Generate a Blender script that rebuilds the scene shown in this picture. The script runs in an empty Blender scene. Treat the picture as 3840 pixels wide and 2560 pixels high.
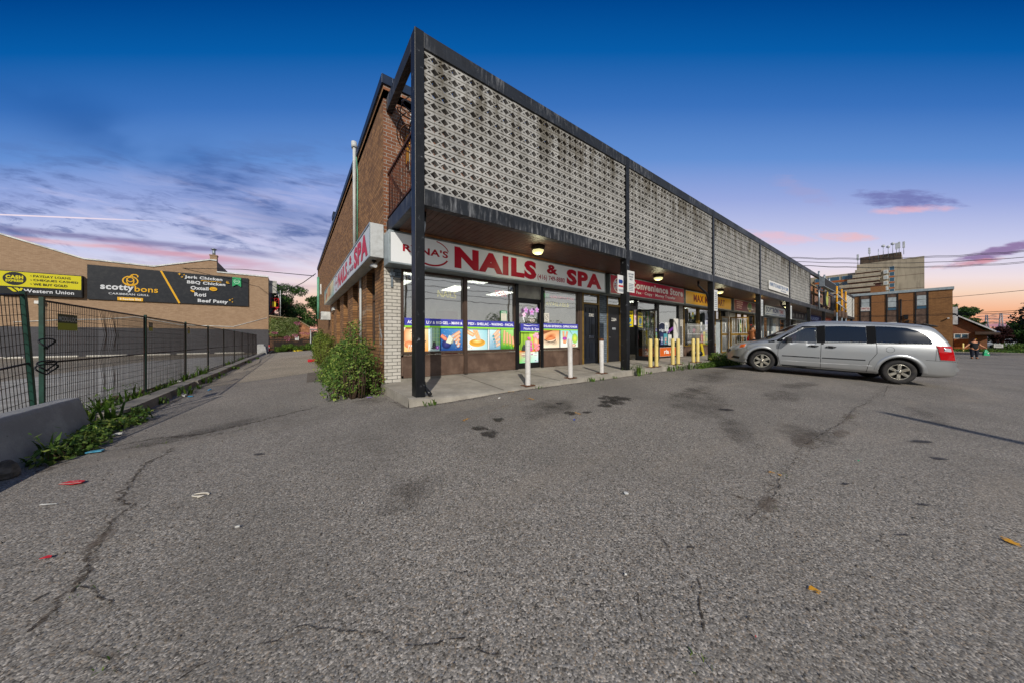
import bpy, bmesh, math, random
from mathutils import Vector, Matrix, Quaternion
from mathutils.bvhtree import BVHTree
R_ = math.radians
random.seed(7)
scn = bpy.context.scene
COL = scn.collection

# ------------------------------------------------------------------ camera
YAW = 36.2
cam_d = bpy.data.cameras.new("camera"); cam = bpy.data.objects.new("camera", cam_d); COL.objects.link(cam)
cam.location = (-1.639, -4.96, 1.10)
cam.rotation_mode = 'QUATERNION'
cam.rotation_quaternion = (Quaternion((0, 0, 1), R_(-YAW)) @ Quaternion((1, 0, 0), R_(90)) @ Quaternion((0, 0, 1), -0.003))
cam_d.sensor_width = 36; cam_d.lens = 36 * 1120 / 3840.
cam_d.shift_y = -10.2 / 3840.
cam_d.clip_start = 0.05; cam_d.clip_end = 5000
scn.camera = cam
scn.view_settings.view_transform = 'Standard'; scn.view_settings.look = 'None'
scn.view_settings.exposure = 0; scn.view_settings.gamma = 1
scn.cycles.use_denoising = True
scn.cycles.max_bounces = 6; scn.cycles.diffuse_bounces = 3; scn.cycles.glossy_bounces = 3
scn.cycles.transparent_max_bounces = 10; scn.cycles.transmission_bounces = 3
scn.cycles.caustics_reflective = False; scn.cycles.caustics_refractive = False
scn.cycles.sample_clamp_indirect = 4

# ------------------------------------------------------------------ node helpers
def lin(c):
    if isinstance(c, str):
        c = c.lstrip('#'); c = [int(c[i:i + 2], 16) / 255 for i in (0, 2, 4)]
        return tuple(x / 12.92 if x <= .04045 else ((x + .055) / 1.055) ** 2.4 for x in c) + (1,)
    if isinstance(c, (int, float)): return (c, c, c, 1)
    return tuple(c)[:3] + (1,)
class X:
    "tiny node expression wrapper"
    def __init__(s, nt, sock): s.nt = nt; s.s = sock
    def _m(s, op, *a, clamp=False):
        n = s.nt.nodes.new('ShaderNodeMath'); n.operation = op; n.use_clamp = clamp
        for i, v in enumerate((s,) + a):
            if isinstance(v, X): s.nt.links.new(v.s, n.inputs[i])
            else: n.inputs[i].default_value = v
        return X(s.nt, n.outputs[0])
    def __add__(s, o): return s._m('ADD', o)
    __radd__ = __add__
    def __mul__(s, o): return s._m('MULTIPLY', o)
    __rmul__ = __mul__
    def __sub__(s, o): return s._m('SUBTRACT', o)
    def __rsub__(s, o): return (s * -1) + o
    def __truediv__(s, o): return s._m('DIVIDE', o)
    def mx(s, o): return s._m('MAXIMUM', o)
    def mn(s, o): return s._m('MINIMUM', o)
    def abs(s): return s._m('ABSOLUTE')
    def pw(s, o): return s._m('POWER', o)
    def sat(s): return s._m('ADD', 0.0, clamp=True)
    def ss(s, a, b):
        n = s.nt.nodes.new('ShaderNodeMapRange'); n.interpolation_type = 'SMOOTHSTEP'
        s.nt.links.new(s.s, n.inputs[0])
        if a > b:
            n.inputs[1].default_value = b; n.inputs[2].default_value = a; n.inputs[3].default_value = 1; n.inputs[4].default_value = 0
        else:
            n.inputs[1].default_value = a; n.inputs[2].default_value = b
        return X(s.nt, n.outputs[0])
def mixc(nt, f, a, b, mode='MIX'):
    n = nt.nodes.new('ShaderNodeMix'); n.data_type = 'RGBA'; n.blend_type = mode
    for i, v in ((0, f), (6, a), (7, b)):
        if isinstance(v, X): nt.links.new(v.s, n.inputs[i])
        elif i == 0: n.inputs[0].default_value = v
        else: n.inputs[i].default_value = lin(v)
    return X(nt, n.outputs[2])
def ramp(nt, f, stops, interp='LINEAR'):
    n = nt.nodes.new('ShaderNodeValToRGB'); n.color_ramp.interpolation = interp
    e = n.color_ramp.elements
    while len(e) > 1: e.remove(e[-1])
    e[0].position = stops[0][0]; e[0].color = lin(stops[0][1])
    for p, c in stops[1:]:
        q = e.new(p); q.color = lin(c)
    nt.links.new(f.s, n.inputs[0]); return X(nt, n.outputs[0])
def noise(nt, vec, scale, detail=3, rough=.5, dist=0.):
    n = nt.nodes.new('ShaderNodeTexNoise'); n.inputs['Scale'].default_value = scale
    n.inputs['Detail'].default_value = detail; n.inputs['Roughness'].default_value = rough; n.inputs['Distortion'].default_value = dist
    if vec is not None: nt.links.new(vec.s, n.inputs['Vector'])
    return X(nt, n.outputs[0])
def voro(nt, vec, scale, feature='F1', out='Distance', rnd=1.0):
    n = nt.nodes.new('ShaderNodeTexVoronoi'); n.feature = feature; n.inputs['Scale'].default_value = scale
    n.inputs['Randomness'].default_value = rnd
    nt.links.new(vec.s, n.inputs['Vector']); return X(nt, n.outputs[out])
def comb(nt, x, y, z):
    n = nt.nodes.new('ShaderNodeCombineXYZ')
    for i, v in enumerate((x, y, z)):
        if isinstance(v, X): nt.links.new(v.s, n.inputs[i])
        else: n.inputs[i].default_value = v
    return X(nt, n.outputs[0])
def sep(nt, v):
    n = nt.nodes.new('ShaderNodeSeparateXYZ'); nt.links.new(v.s, n.inputs[0])
    return [X(nt, n.outputs[i]) for i in range(3)]
def bump(nt, h, strength=.3, dist=.01):
    n = nt.nodes.new('ShaderNodeBump'); n.inputs['Strength'].default_value = strength; n.inputs['Distance'].default_value = dist
    nt.links.new(h.s, n.inputs['Height']); return X(nt, n.outputs[0])

# ------------------------------------------------------------------ sky
wd = bpy.data.worlds.new("World"); scn.world = wd; wd.use_nodes = True
nt = wd.node_tree; nt.nodes.clear()
tc = nt.nodes.new('ShaderNodeTexCoord'); D = X(nt, tc.outputs['Generated'])
dx, dy, dz = sep(nt, D)
a = R_(YAW)
q = dx * math.sin(a) + dy * math.cos(a)          # towards the sunset's azimuth
rr = dx * math.cos(a) - dy * math.sin(a)
den = q.mx(.22)
t = dz.mx(0) / den; sx = rr / den
base = ramp(nt, (t / 1.6).sat(), [(0, '#b48aa0'), (.010, '#dd978f'), (.030, '#f2a585'), (.055, '#f7b891'), (.094, '#f7d6bf'), (.125, '#f1e0e2'),
     (.15, '#e4dcec'), (.206, '#c6caeb'), (.29, '#98a9df'), (.375, '#6490d3'), (.485, '#3a72bd'), (.60, '#075ca8'), (.71, '#00468f'), (1, '#00306c')])
lf = sx.ss(-.55, -1.3)                            # the left half of the sky is cooler and cloudier
base = mixc(nt, lf * t.ss(.16, .32) * t.ss(.62, .45) * .55, base, '#96a8dc')
base = mixc(nt, lf * t.ss(.50, .26) * .9, base, '#cdd1ee')
base = mixc(nt, lf * t.ss(.31, .15) * .92, base, '#f9e6de')
v1 = comb(nt, sx * 2.2 + t * 3.0, t * 9 + sx * 1.1, 0)
n1 = noise(nt, v1, 1.6, 6, .62, .25)
n1b = noise(nt, comb(nt, sx * 9, t * 34 + sx * 4, 3), 1.0, 4, .6, .3)
m1 = n1.ss(.46, .62) * (n1b.ss(.32, .6) * .75 + .25) * t.ss(.22, .34) * t.ss(.72, .5) * sx.ss(-.2, -.75)
base = mixc(nt, m1 * .75, base, '#4f659e')
n3 = noise(nt, comb(nt, sx * 1.6 + t * 1.5, t * 10 + sx * 1.5, 11), 1.8, 7, .66, .5)
m4 = n3.ss(.50, .64) * t.ss(.13, .2) * t.ss(.62, .40) * sx.ss(-.3, -.8)
base = mixc(nt, m4 * .35, base, '#d9d3f0')
n4 = noise(nt, comb(nt, sx * 9, t * 36 + sx * 7, 13), 1.1, 5, .65, .6)
m5 = n4.ss(.5, .66) * n3.ss(.55, .42) * t.ss(.24, .34) * t.ss(.56, .42) * sx.ss(-.3, -.7)
base = mixc(nt, m5 * .62, base, '#5f6fa6')
n2 = noise(nt, comb(nt, sx * 1.6 + t * 2, t * 14 + sx * 2.6, 7), 1.5, 5, .6, .2)
m2 = n2.ss(.50, .68) * t.ss(.06, .13) * t.ss(.33, .20) * sx.ss(-.35, -.8)
pc = ramp(nt, noise(nt, comb(nt, sx * 2, t * 20, 1), 1.2, 3), [(.35, '#8079aa'), (.5, '#c79ab6'), (.62, '#f2bcba')])
base = mixc(nt, m2 * .35, base, pc)
# a long dark broad veil, high on the left
ds = (t - (sx * -.42 + .12)).abs()
m3 = ds.ss(.17, .0) * sx.ss(-.35, -.8) * sx.ss(-2.0, -1.2) * noise(nt, comb(nt, sx * 1.5, t * 3, 2), 1.5, 3).ss(.3, .65)
base = mixc(nt, m3 * .6, base, '#12519b')
def streak(base, x0, t0, slope, x1, w, col, k, tex=0.5):
    d = (t - (sx * slope + (t0 - slope * x0))).abs()
    f = d.ss(w, w * .1) * sx.ss(x0 - .15, x0 + .1) * sx.ss(x1 + .12, x1 - .25)
    f = f * noise(nt, comb(nt, sx * 6, t * 60, t0 * 10), 1.0, 3).ss(tex - .3, tex + .1) if tex else f
    return mixc(nt, f * k, base, col)
base = streak(base, -1.72, .375, -.105, -.80, .018, '#6b6496', .7, .4)
base = streak(base, -1.72, .347, -.10, -.85, .014, '#efb9ba', .6)
base = streak(base, -1.35, .315, -.14, -.70, .03, '#c98fa6', .6)
base = streak(base, -1.2, .20, -.05, -.60, .014, '#9a7fa8', .55)
base = streak(base, -1.9, .428, -.045, -1.22, .0035, '#ffeaf0', .9, 0)
def blob(base, cx, ct, rx, rt, col, k, seed, tilt=0.):
    u = (sx - cx) / rx; w = (t - ct - (sx - cx) * tilt) / rt
    g = (u * u + w * w) * -1 + 1
    f = (g + (noise(nt, comb(nt, sx * 5, t * 22, seed), 1.6, 5, .65) - .5) * 2.4).ss(.25, 1.1)
    return mixc(nt, f * k * g.ss(-1.2, .4), base, col)
base = blob(base, 1.32, .462, .24, .042, '#757cb6', .95, 3.1, -.03)
base = blob(base, 1.36, .428, .20, .022, '#f2b7bd', .6, 4.2, .03)
base = blob(base, .88, .335, .17, .03, '#f7bcc0', .5, 5.5, -.1)
base = blob(base, .97, .49, .16, .05, '#a3a0cc', .4, 9.5, -.35)
base = blob(base, 1.12, .335, .14, .022, '#f6b9b4', .6, 6.4, -.05)
base = blob(base, 1.64, .285, .24, .03, '#8f76a4', .95, 7.7, .28)
base = blob(base, 1.52, .245, .22, .014, '#eb9c9a', .6, 8.3, .12)
base = blob(base, 1.6, .04, .45, .012, '#8b6f98', .8, 2.3)
backc = ramp(nt, dz.sat(), [(0, '#cfcdc6'), (.25, '#b9bdc3'), (.6, '#8395b4'), (1, '#26528e')])
qn = q / (1 - dz * dz).mx(.02).pw(.5)
base = mixc(nt, qn.ss(.47, .18), base, backc)
bg = nt.nodes.new('ShaderNodeBackground'); nt.links.new(base.s, bg.inputs[0]); bg.inputs[1].default_value = 1.0
wo = nt.nodes.new('ShaderNodeOutputWorld'); nt.links.new(bg.outputs[0], wo.inputs[0])

# ------------------------------------------------------------------ sun
EL = 32.5
sd = bpy.data.lights.new("sun", 'SUN'); sun = bpy.data.objects.new("sun", sd); COL.objects.link(sun)
sd.energy = 3.7; sd.angle = R_(.5); sd.color = (1.0, .93, .82)
sun.rotation_mode = 'QUATERNION'
c_, s_ = math.cos(R_(EL)), math.sin(R_(EL))
SUNV = Vector((.5 * c_, .866 * c_, -s_))
sun.rotation_quaternion = SUNV.to_track_quat('-Z', 'Y')

# ------------------------------------------------------------------ materials
MATS = {}
def new_mat(name):
    m = bpy.data.materials.new(name); m.use_nodes = True; nt = m.node_tree
    b = nt.nodes['Principled BSDF']; MATS[name] = m
    return m, nt, b
def pos(nt, obj=False):
    if obj:
        return X(nt, nt.nodes.new('ShaderNodeTexCoord').outputs['Object'])
    return X(nt, nt.nodes.new('ShaderNodeNewGeometry').outputs['Position'])
def setin(nt, b, k, v):
    if isinstance(v, X): nt.links.new(v.s, b.inputs[k])
    else: b.inputs[k].default_value = v
def mat(name, col, rough=.7, metal=0., var=.25, vs=3., dirt=None, dk=.4, ds=1.5, bmp=0., bs=60., emit=0., streak=False, spec=.4, thr=(.45, .7)):
    if name in MATS: return MATS[name]
    m, nt, b = new_mat(name)
    p = pos(nt); c = lin(col)
    n = noise(nt, p, vs, 5, .6)
    dark = tuple(x * (1 - var) for x in c[:3]); lt = tuple(min(1, x * (1 + var)) for x in c[:3])
    cc = mixc(nt, n.ss(.3, .7), dark, lt)
    if dirt is not None:
        if streak:
            x, y, z = sep(nt, p); pv = comb(nt, (x + y) * 9, z * .7, 0); d = noise(nt, pv, ds, 4, .65)
        else: d = noise(nt, p, ds, 6, .7, .3)
        cc = mixc(nt, d.ss(*thr) * dk, cc, dirt)
    setin(nt, b, 'Base Color', cc)
    setin(nt, b, 'Roughness', (n * .2 + (rough - .1)))
    b.inputs['Metallic'].default_value = metal; b.inputs['Specular IOR Level'].default_value = spec
    if bmp: setin(nt, b, 'Normal', bump(nt, noise(nt, p, bs, 3), bmp, .01))
    if emit:
        setin(nt, b, 'Emission Color', c); b.inputs['Emission Strength'].default_value = emit
    return m
def brick(name, c1, c2, mortar, axis='x', w=.215, h=.0755, mo=.012, var=.5, dirt='#2a211b', dk=.35, rough=.85, stain=None, bstr=.6, msize=None):
    m, nt, b = new_mat(name)
    x, y, z = sep(nt, pos(nt))
    p = comb(nt, x if axis == 'x' else y, z, 0)
    n = nt.nodes.new('ShaderNodeTexBrick'); nt.links.new(p.s, n.inputs['Vector'])
    n.offset = .5; n.inputs['Scale'].default_value = 1; n.inputs['Brick Width'].default_value = w; n.inputs['Row Height'].default_value = h
    n.inputs['Mortar Size'].default_value = mo / 2; n.inputs['Mortar Smooth'].default_value = .2; n.inputs['Bias'].default_value = 0
    n.inputs['Color1'].default_value = lin(c1); n.inputs['Color2'].default_value = lin(c2); n.inputs['Mortar'].default_value = lin(mortar)
    col = X(nt, n.outputs[0])
    big = noise(nt, pos(nt), 1.1, 6, .7)
    fine = noise(nt, comb(nt, (x + y) * 5, z * 14, 0), 2, 4, .6)
    col = mixc(nt, fine.ss(.35, .7) * var, col, lin(dirt)[:3], 'MIX')
    col = mixc(nt, big.ss(.45, .75) * dk, col, lin(dirt)[:3])
    if stain: col = mixc(nt, noise(nt, pos(nt), .8, 7, .75, .6).ss(.6, .72) * .7, col, stain)
    setin(nt, b, 'Base Color', col); b.inputs['Roughness'].default_value = rough
    fac = X(nt, n.outputs[1])
    setin(nt, b, 'Normal', bump(nt, fac * -1 + fine * .3, bstr, .008))
    return m
def glassm(name, tint=(.75, .8, .8), refl=.35, rough=.02, gcol=(1, 1, 1)):
    m = bpy.data.materials.new(name); m.use_nodes = True; nt = m.node_tree; nt.nodes.clear(); MATS[name] = m
    tr = nt.nodes.new('ShaderNodeBsdfTransparent'); tr.inputs[0].default_value = tuple(tint) + (1,)
    gl = nt.nodes.new('ShaderNodeBsdfGlossy'); gl.inputs['Roughness'].default_value = rough; gl.inputs['Color'].default_value = tuple(gcol) + (1,)
    lw = nt.nodes.new('ShaderNodeLayerWeight'); lw.inputs[0].default_value = .3
    f = (X(nt, lw.outputs['Facing']).pw(2) * (1 - refl) + refl).sat()
    p = pos(nt); gl_n = bump(nt, noise(nt, p, 1.3, 2), .04, .05); nt.links.new(gl_n.s, gl.inputs['Normal'])
    mx = nt.nodes.new('ShaderNodeMixShader'); nt.links.new(f.s, mx.inputs[0]); nt.links.new(tr.outputs[0], mx.inputs[1]); nt.links.new(gl.outputs[0], mx.inputs[2])
    o = nt.nodes.new('ShaderNodeOutputMaterial'); nt.links.new(mx.outputs[0], o.inputs[0]); return m
def printm(name, rough=.45, emit=0., spec=.3, fade=.08):
    m, nt, b = new_mat(name)
    at = nt.nodes.new('ShaderNodeAttribute'); at.attribute_name = 'Col'
    c = X(nt, at.outputs['Color']); c = mixc(nt, noise(nt, pos(nt), 4, 5, .7).ss(.4, .8) * fade, c, (.25, .24, .22))
    setin(nt, b, 'Base Color', c); b.inputs['Roughness'].default_value = rough; b.inputs['Specular IOR Level'].default_value = spec
    if emit: setin(nt, b, 'Emission Color', c); b.inputs['Emission Strength'].default_value = emit
    return m
def leafm(name, c1, c2, c3=None, tl=.25):
    m, nt, b = new_mat(name)
    g = nt.nodes.new('ShaderNodeNewGeometry'); r = X(nt, g.outputs['Random Per Island'])
    col = ramp(nt, r, [(0, c1), (.6, c2), (1, c3 or c2)])
    col = mixc(nt, noise(nt, pos(nt), 1.2, 3).ss(.35, .65) * .45, col, tuple(x * .45 for x in lin(c1)[:3]))
    setin(nt, b, 'Base Color', col); b.inputs['Roughness'].default_value = .55; b.inputs['Specular IOR Level'].default_value = .25
    tr = nt.nodes.new('ShaderNodeBsdfTranslucent'); nt.links.new(col.s, tr.inputs[0])
    mx = nt.nodes.new('ShaderNodeMixShader'); mx.inputs[0].default_value = tl
    o = nt.nodes['Material Output']; nt.links.new(b.outputs[0], mx.inputs[1]); nt.links.new(tr.outputs[0], mx.inputs[2]); nt.links.new(mx.outputs[0], o.inputs[0])
    return m

# asphalt: aggregate in two sizes, worn patches, tyre tracks, grime
def asphalt(name, base='#7d7872', speck=1., scale=1., dark=0.):
    m, nt, b = new_mat(name); p = pos(nt)
    vo = voro(nt, p, 128 * scale, 'F1', 'Color'); r, g_, b_ = sep(nt, vo)
    vo2 = voro(nt, p, 70 * scale, 'F1', 'Color'); r2, g2, b2 = sep(nt, vo2)
    big = noise(nt, p, .35, 6, .65); mid = noise(nt, p, 2.6, 5, .7)
    c0 = lin(base)[:3]
    st = [(0, tuple(x * .13 for x in c0)), (.14, tuple(x * .30 for x in c0)), (.28, tuple(x * .68 for x in c0)), (.6, c0), (.82, tuple(x * 1.4 for x in c0)), (1, tuple(min(1, x * 2.5) for x in c0))]
    col = ramp(nt, r, st)
    col = mixc(nt, .22, col, ramp(nt, r2, st))
    col = mixc(nt, g_.ss(.8, .95) * .5, col, tuple(x * y for x, y in zip(c0, (1.45, 1.2, .95))))
    col = mixc(nt, b_.ss(.85, .97) * .5, col, tuple(x * y for x, y in zip(c0, (.85, .98, 1.2))))
    col = mixc(nt, big.ss(.4, .7) * .45, col, tuple(x * .45 for x in c0))
    px, py, pz = sep(nt, p); lane = noise(nt, comb(nt, px * .25, py * 1.1, 0), 1.0, 5, .65, .4)
    col = mixc(nt, lane.ss(.52, .72) * .30, col, tuple(x * y * 1.35 for x, y in zip(c0, (1.08, 1.0, .9))))
    col = mixc(nt, noise(nt, comb(nt, px * 1.5, py * .5, 9), 1.0, 6, .75, .5).ss(.55, .75) * .32, col, tuple(x * .42 for x in c0))
    col = mixc(nt, mid.ss(.5, .8) * .35, col, tuple(x * y * .6 for x, y in zip(c0, (1.05, 1, .92))))
    col = mixc(nt, noise(nt, p, 1.3, 6, .75, .5).ss(.62, .8) * .35, col, tuple(x * 1.5 for x in c0))
    sp2 = voro(nt, p, 17); col = mixc(nt, sp2.ss(.16, .08) * noise(nt, p, 5, 2).ss(.52, .6) * .75, col, tuple(x * .12 for x in c0))
    sp = voro(nt, p, 5.5); sp = sp.ss(.10, .03) * noise(nt, p, 3, 2).ss(.5, .6)
    col = mixc(nt, sp * .8, col, (.012, .011, .010))
    setin(nt, b, 'Base Color', col); b.inputs['Roughness'].default_value = .9; b.inputs['Specular IOR Level'].default_value = .25
    h = r * .6 + voro(nt, p, 128 * scale) * -1.2 + mid * .8
    setin(nt, b, 'Normal', bump(nt, h, .4 * speck, .005))
    return m
asphalt('asphalt', '#827d76'); asphalt('asphalt_patch', '#6a635a', .6, 1.3); asphalt('asphalt_lot', '#7f786c', .8, 1.1)
def concrete(name, base='#a39d92', dk=.4):
    m, nt, b = new_mat(name); p = pos(nt); c0 = lin(base)[:3]
    n = noise(nt, p, 1.4, 7, .7); f = noise(nt, p, 60, 3, .6)
    col = mixc(nt, n.ss(.35, .7), tuple(x * .72 for x in c0), tuple(x * 1.12 for x in c0))
    col = mixc(nt, f.ss(.45, .7) * .35, col, tuple(x * .6 for x in c0))
    sp = voro(nt, p, 5); col = mixc(nt, sp.ss(.07, .03) * .85, col, (.02, .018, .016))
    col = mixc(nt, noise(nt, p, .7, 6, .75, .8).ss(.5, .75) * dk, col, (.10, .085, .07))
    setin(nt, b, 'Base Color', col); b.inputs['Roughness'].default_value = .88; b.inputs['Specular IOR Level'].default_value = .25
    setin(nt, b, 'Normal', bump(nt, f * .5 + n, .35, .008)); return m
concrete('sidewalk_concrete'); concrete('kerb_concrete', '#8f8a80', .6); concrete('barrier_concrete', '#a5a5a4', .25); concrete('lot_concrete', '#9c9a94', .3)
mat('black_paint', '#0f1115', .42, 0, .3, 4, '#8d9299', .55, 8, .15, 30, thr=(.6, .70))
m, nt, b = new_mat('beam_paint'); p = pos(nt); x, y, z = sep(nt, p)
_s = noise(nt, comb(nt, (x + y) * 8, z * .9, 0), 2.0, 5, .7).ss(.46, .72) * noise(nt, p, .8, 3).ss(.42, .6)
_b = noise(nt, comb(nt, (x + y) * 2.2, z * 3, 5), 2.2, 6, .8, .4).ss(.56, .72)
_c = mixc(nt, noise(nt, p, 3, 5, .6).ss(.3, .7), '#0e1116', '#181d25'); _c = mixc(nt, (_s * .8 + _b * .35).sat(), _c, '#84868a')
setin(nt, b, 'Base Color', _c); b.inputs['Roughness'].default_value = .5
mat('rust', '#5b3a24', .85, 0, .5, 20); mat('rust_bar', '#3c2019', .8, 0, .5, 12, '#7a3b20', .6, 6)
m, nt, b = new_mat('screen_block'); p = pos(nt); x, y, z = sep(nt, p)
_c = mixc(nt, noise(nt, p, 2, 4).ss(.3, .7), '#989896', '#b0afac')
_h = z.ss(4.3, 6.0); _st = noise(nt, comb(nt, x * 2.4, z * .5, 0), 1.2, 5, .7)
_c = mixc(nt, (_st.ss(.40, .62) * _h * .9).sat(), _c, '#453d2b')
_c = mixc(nt, noise(nt, comb(nt, x * 6, z * 2.2, 4), 1.4, 5, .7).ss(.52, .75) * .55, _c, '#5d5442')
_c = mixc(nt, noise(nt, p, 14, 3).ss(.55, .75) * .25, _c, '#77705f')
setin(nt, b, 'Base Color', _c); b.inputs['Roughness'].default_value = .88; setin(nt, b, 'Normal', bump(nt, noise(nt, p, 60, 3), .3, .01))
mat('mortar_dark', '#4d4a42', .9); mat('mortar_pale', '#8a867c', .9, 0, .3, 3)
mat('soffit', '#553a2e', .55, 0, .25, 6, '#6d5a50', .3, 3)
mat('brown_frame', '#4b3c33', .4, 0, .12, 3); mat('brown_panel', '#5a473c', .5, 0, .18, 2.5, '#8a7566', .35, 2.5)
mat('black_frame', '#121316', .35, 0, .2, 6); mat('gold_frame', '#80652a', .45, .2, .25, 6)
mat('white_metal', '#c3c7c9', .45, 0, .08, 2, '#6d675e', .4, 2); mat('white_paint', '#d9d8d3', .55, 0, .05, 4, '#8f8a80', .3, 4)
mat('grey_metal', '#8a949c', .4, .5, .15, 5); mat('sign_edge', '#9aa6ac', .4, .3, .15, 5)
mat('dark_navy_door', '#171c26', .4, 0, .3, 3, '#a8adb2', .5, 9, thr=(.7, .78)); mat('plain_black_door', '#1a1a1f', .5, 0, .2, 3)
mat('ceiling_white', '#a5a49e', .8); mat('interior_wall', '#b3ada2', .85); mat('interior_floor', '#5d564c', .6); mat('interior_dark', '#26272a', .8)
mat('lamp_glow', '#f4e9a8', .5, emit=.9); mat('lamp_amber', '#ffb02a', .5, emit=1.6); mat('troffer', '#f3f1e6', .5, emit=11)
mat('lamp_body', '#2b2017', .6)
mat('neon_red', '#ff4a52', .5, emit=4); mat('led_green', '#3fe07a', .5, emit=3); mat('led_red', '#ff4a6c', .5, emit=3); mat('led_yellow', '#f4e04a', .5, emit=3)
mat('roof_flash', '#1c2b42', .45, .3, .2, 3); mat('roof_gravel', '#6c675f', .9)
mat('green_post', '#103a30', .5, 0, .3, 8, '#0c2c26', .5, 5); mat('wire_black', '#15120f', .6, 0, .4, 20, '#4a2412', .4, 12)
mat('cable', '#14161b', .6); mat('cable_blue', '#1d2f52', .5); mat('pvc', '#b9bcbb', .5, 0, .1, 3); mat('drain_green', '#5f9a80', .6)
mat('tyre', '#1d1d1f', .75, 0, .2, 8, '#4d463f', .4, 6); mat('rim', '#a9a79e', .35, .6, .15, 8, '#8d7a5c', .55, 9); mat('rim_dark', '#141414', .6)
mat('trim_black', '#191c20', .5); mat('pillar_black', '#0d0f13', .85, 0, .1, 3, spec=.12); mat('chrome', '#c9ccd0', .15, 1.)
mat('skin', '#c48b69', .6, 0, .08, 6); mat('black_cloth', '#0f1116', .85); mat('denim', '#181d2c', .85); mat('hair', '#2a180d', .6); mat('green_bag', '#0f9a66', .45)
mat('tan_cloth', '#a5673c', .8); mat('red_bag', '#cf1a20', .35)
mat('yellow_plastic', '#c9b21c', .5); mat('blue_plastic', '#2f8fc0', .4); mat('red_plastic', '#b3202a', .5); mat('white_paper', '#c9c9c4', .7); mat('blue_paper', '#2b9cc4', .6)
mat('yellow_bollard', '#d9c479', .6, 0, .1, 4, '#8a5a1e', .5, 5, thr=(.55, .72)); mat('white_bollard', '#cfcdca', .55, 0, .06, 5, '#8d7c68', .3, 6)
mat('bark', '#4a3a2c', .9, 0, .35, 8, bmp=.5, bs=20); mat('wood_dark', '#2b2420', .9, 0, .4, 10); mat('wood_orange', '#9a6a48', .8, 0, .3, 5, '#5b3a26', .5, 2); mat('timber', '#8d7b60', .85, 0, .4, 6)
mat('scaffold_yellow', '#d89a18', .5, 0, .25, 6); mat('scaffold_steel', '#8d9aa3', .4, .5, .2, 6); mat('siding_white', '#c9c8c2', .6, 0, .1, 3)
mat('tower_concrete', '#a39885', .85, 0, .12, .3, '#6b6255', .5, .25, streak=True); mat('tower_dark', '#4a2a22', .8); mat('tower_orange', '#9a5426', .8); mat('penthouse', '#8d8068', .6, .2, .2, 2)
mat('roof_white', '#b9bcc0', .6); mat('antenna', '#b5bac0', .5); mat('ac_white', '#c5c8c6', .5); mat('yellow_paint', '#d09a1c', .8, 0, .3, 30)
m, nt, b = new_mat('bare'); p = pos(nt, True); _uv = nt.nodes.new('ShaderNodeAttribute'); _uv.attribute_name = 'Col'; setin(nt, b, 'Alpha', (X(nt, _uv.outputs['Fac']) * 1.2 + (noise(nt, p, 7, 6, .75) - .5) * 2.6).ss(.35, 1.3) * .5); b.inputs['Base Color'].default_value = lin('#6d6258'); b.inputs['Roughness'].default_value = .95
m, nt, b = new_mat('soft_dust'); p = pos(nt); setin(nt, b, 'Alpha', noise(nt, p, 14, 6, .8).ss(.45, .75) * .4); b.inputs['Base Color'].default_value = lin('#544737'); b.inputs['Roughness'].default_value = .95
mat('packet_blue', '#3f87a3', .5, 0, .3, 30, '#a9b9bd', .5, 20)
mat('rock_grey', '#5d5750', .9, 0, .5, 12)
mat('crack_dirt', '#352b21', .95, 0, .5, 30)
m, nt, b = new_mat('crack'); p = pos(nt); setin(nt, b, 'Alpha', noise(nt, p, 24, 5, .75).ss(.44, .56) * .85); b.inputs['Base Color'].default_value = lin('#2c241b'); b.inputs['Roughness'].default_value = .95
m, nt, b = new_mat('crack_dust'); p = pos(nt); setin(nt, b, 'Alpha', noise(nt, p, 26, 5, .75).ss(.42, .62) * .6); b.inputs['Base Color'].default_value = lin('#3f342a'); b.inputs['Roughness'].default_value = .95; mat('shade_dark', '#0c0d10', .8); mat('blind', '#9fa8ab', .7, 0, .15, 4)
mat('parking_stop', '#c7c3b9', .8, 0, .1, 3); mat('pipe_black', '#17181c', .35)
glassm('shop_glass', (.60, .62, .60), .46); glassm('dark_glass', (.35, .4, .42), .30); glassm('car_clear', (.45, .62, .62), .14)
m, nt, b = new_mat('car_glass'); b.inputs['Base Color'].default_value = lin('#0b1626'); b.inputs['Roughness'].default_value = .06; b.inputs['Specular IOR Level'].default_value = .6
m, nt, b = new_mat('win_blue'); b.inputs['Base Color'].default_value = lin('#2c536b'); b.inputs['Roughness'].default_value = .12
def carpaint(name, c, dirty='#8c7f6d'):
    m, nt, b = new_mat(name); p = pos(nt); x, y, z = sep(nt, p)
    n = noise(nt, p, 3, 5, .6); low = z.ss(.55, .0)
    cc = mixc(nt, (n.ss(.35, .8) * .15 + low * .3).sat(), lin(c)[:3], lin(dirty)[:3])
    setin(nt, b, 'Base Color', cc); b.inputs['Metallic'].default_value = .55; setin(nt, b, 'Roughness', n * .15 + .26)
    b.inputs['Coat Weight'].default_value = .6; b.inputs['Coat Roughness'].default_value = .08
carpaint('silver_paint', '#9da1a5', '#8c8376'); carpaint('red_paint', '#6d1620', '#4a2020')
m, nt, b = new_mat('tail_red'); b.inputs['Base Color'].default_value = lin('#b00d14'); b.inputs['Roughness'].default_value = .12; b.inputs['Coat Weight'].default_value = 1
m, nt, b = new_mat('lens_white'); b.inputs['Base Color'].default_value = lin('#c4c8cf'); b.inputs['Roughness'].default_value = .1; b.inputs['Metallic'].default_value = .4
m, nt, b = new_mat('lens_amber'); b.inputs['Base Color'].default_value = lin('#d0642a'); b.inputs['Roughness'].default_value = .12
brick('brick_side', '#a87b4e', '#775333', '#382a1e', 'y', .215, .0755, .014, .22, '#4d3322', .22, stain='#a3937f')
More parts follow.
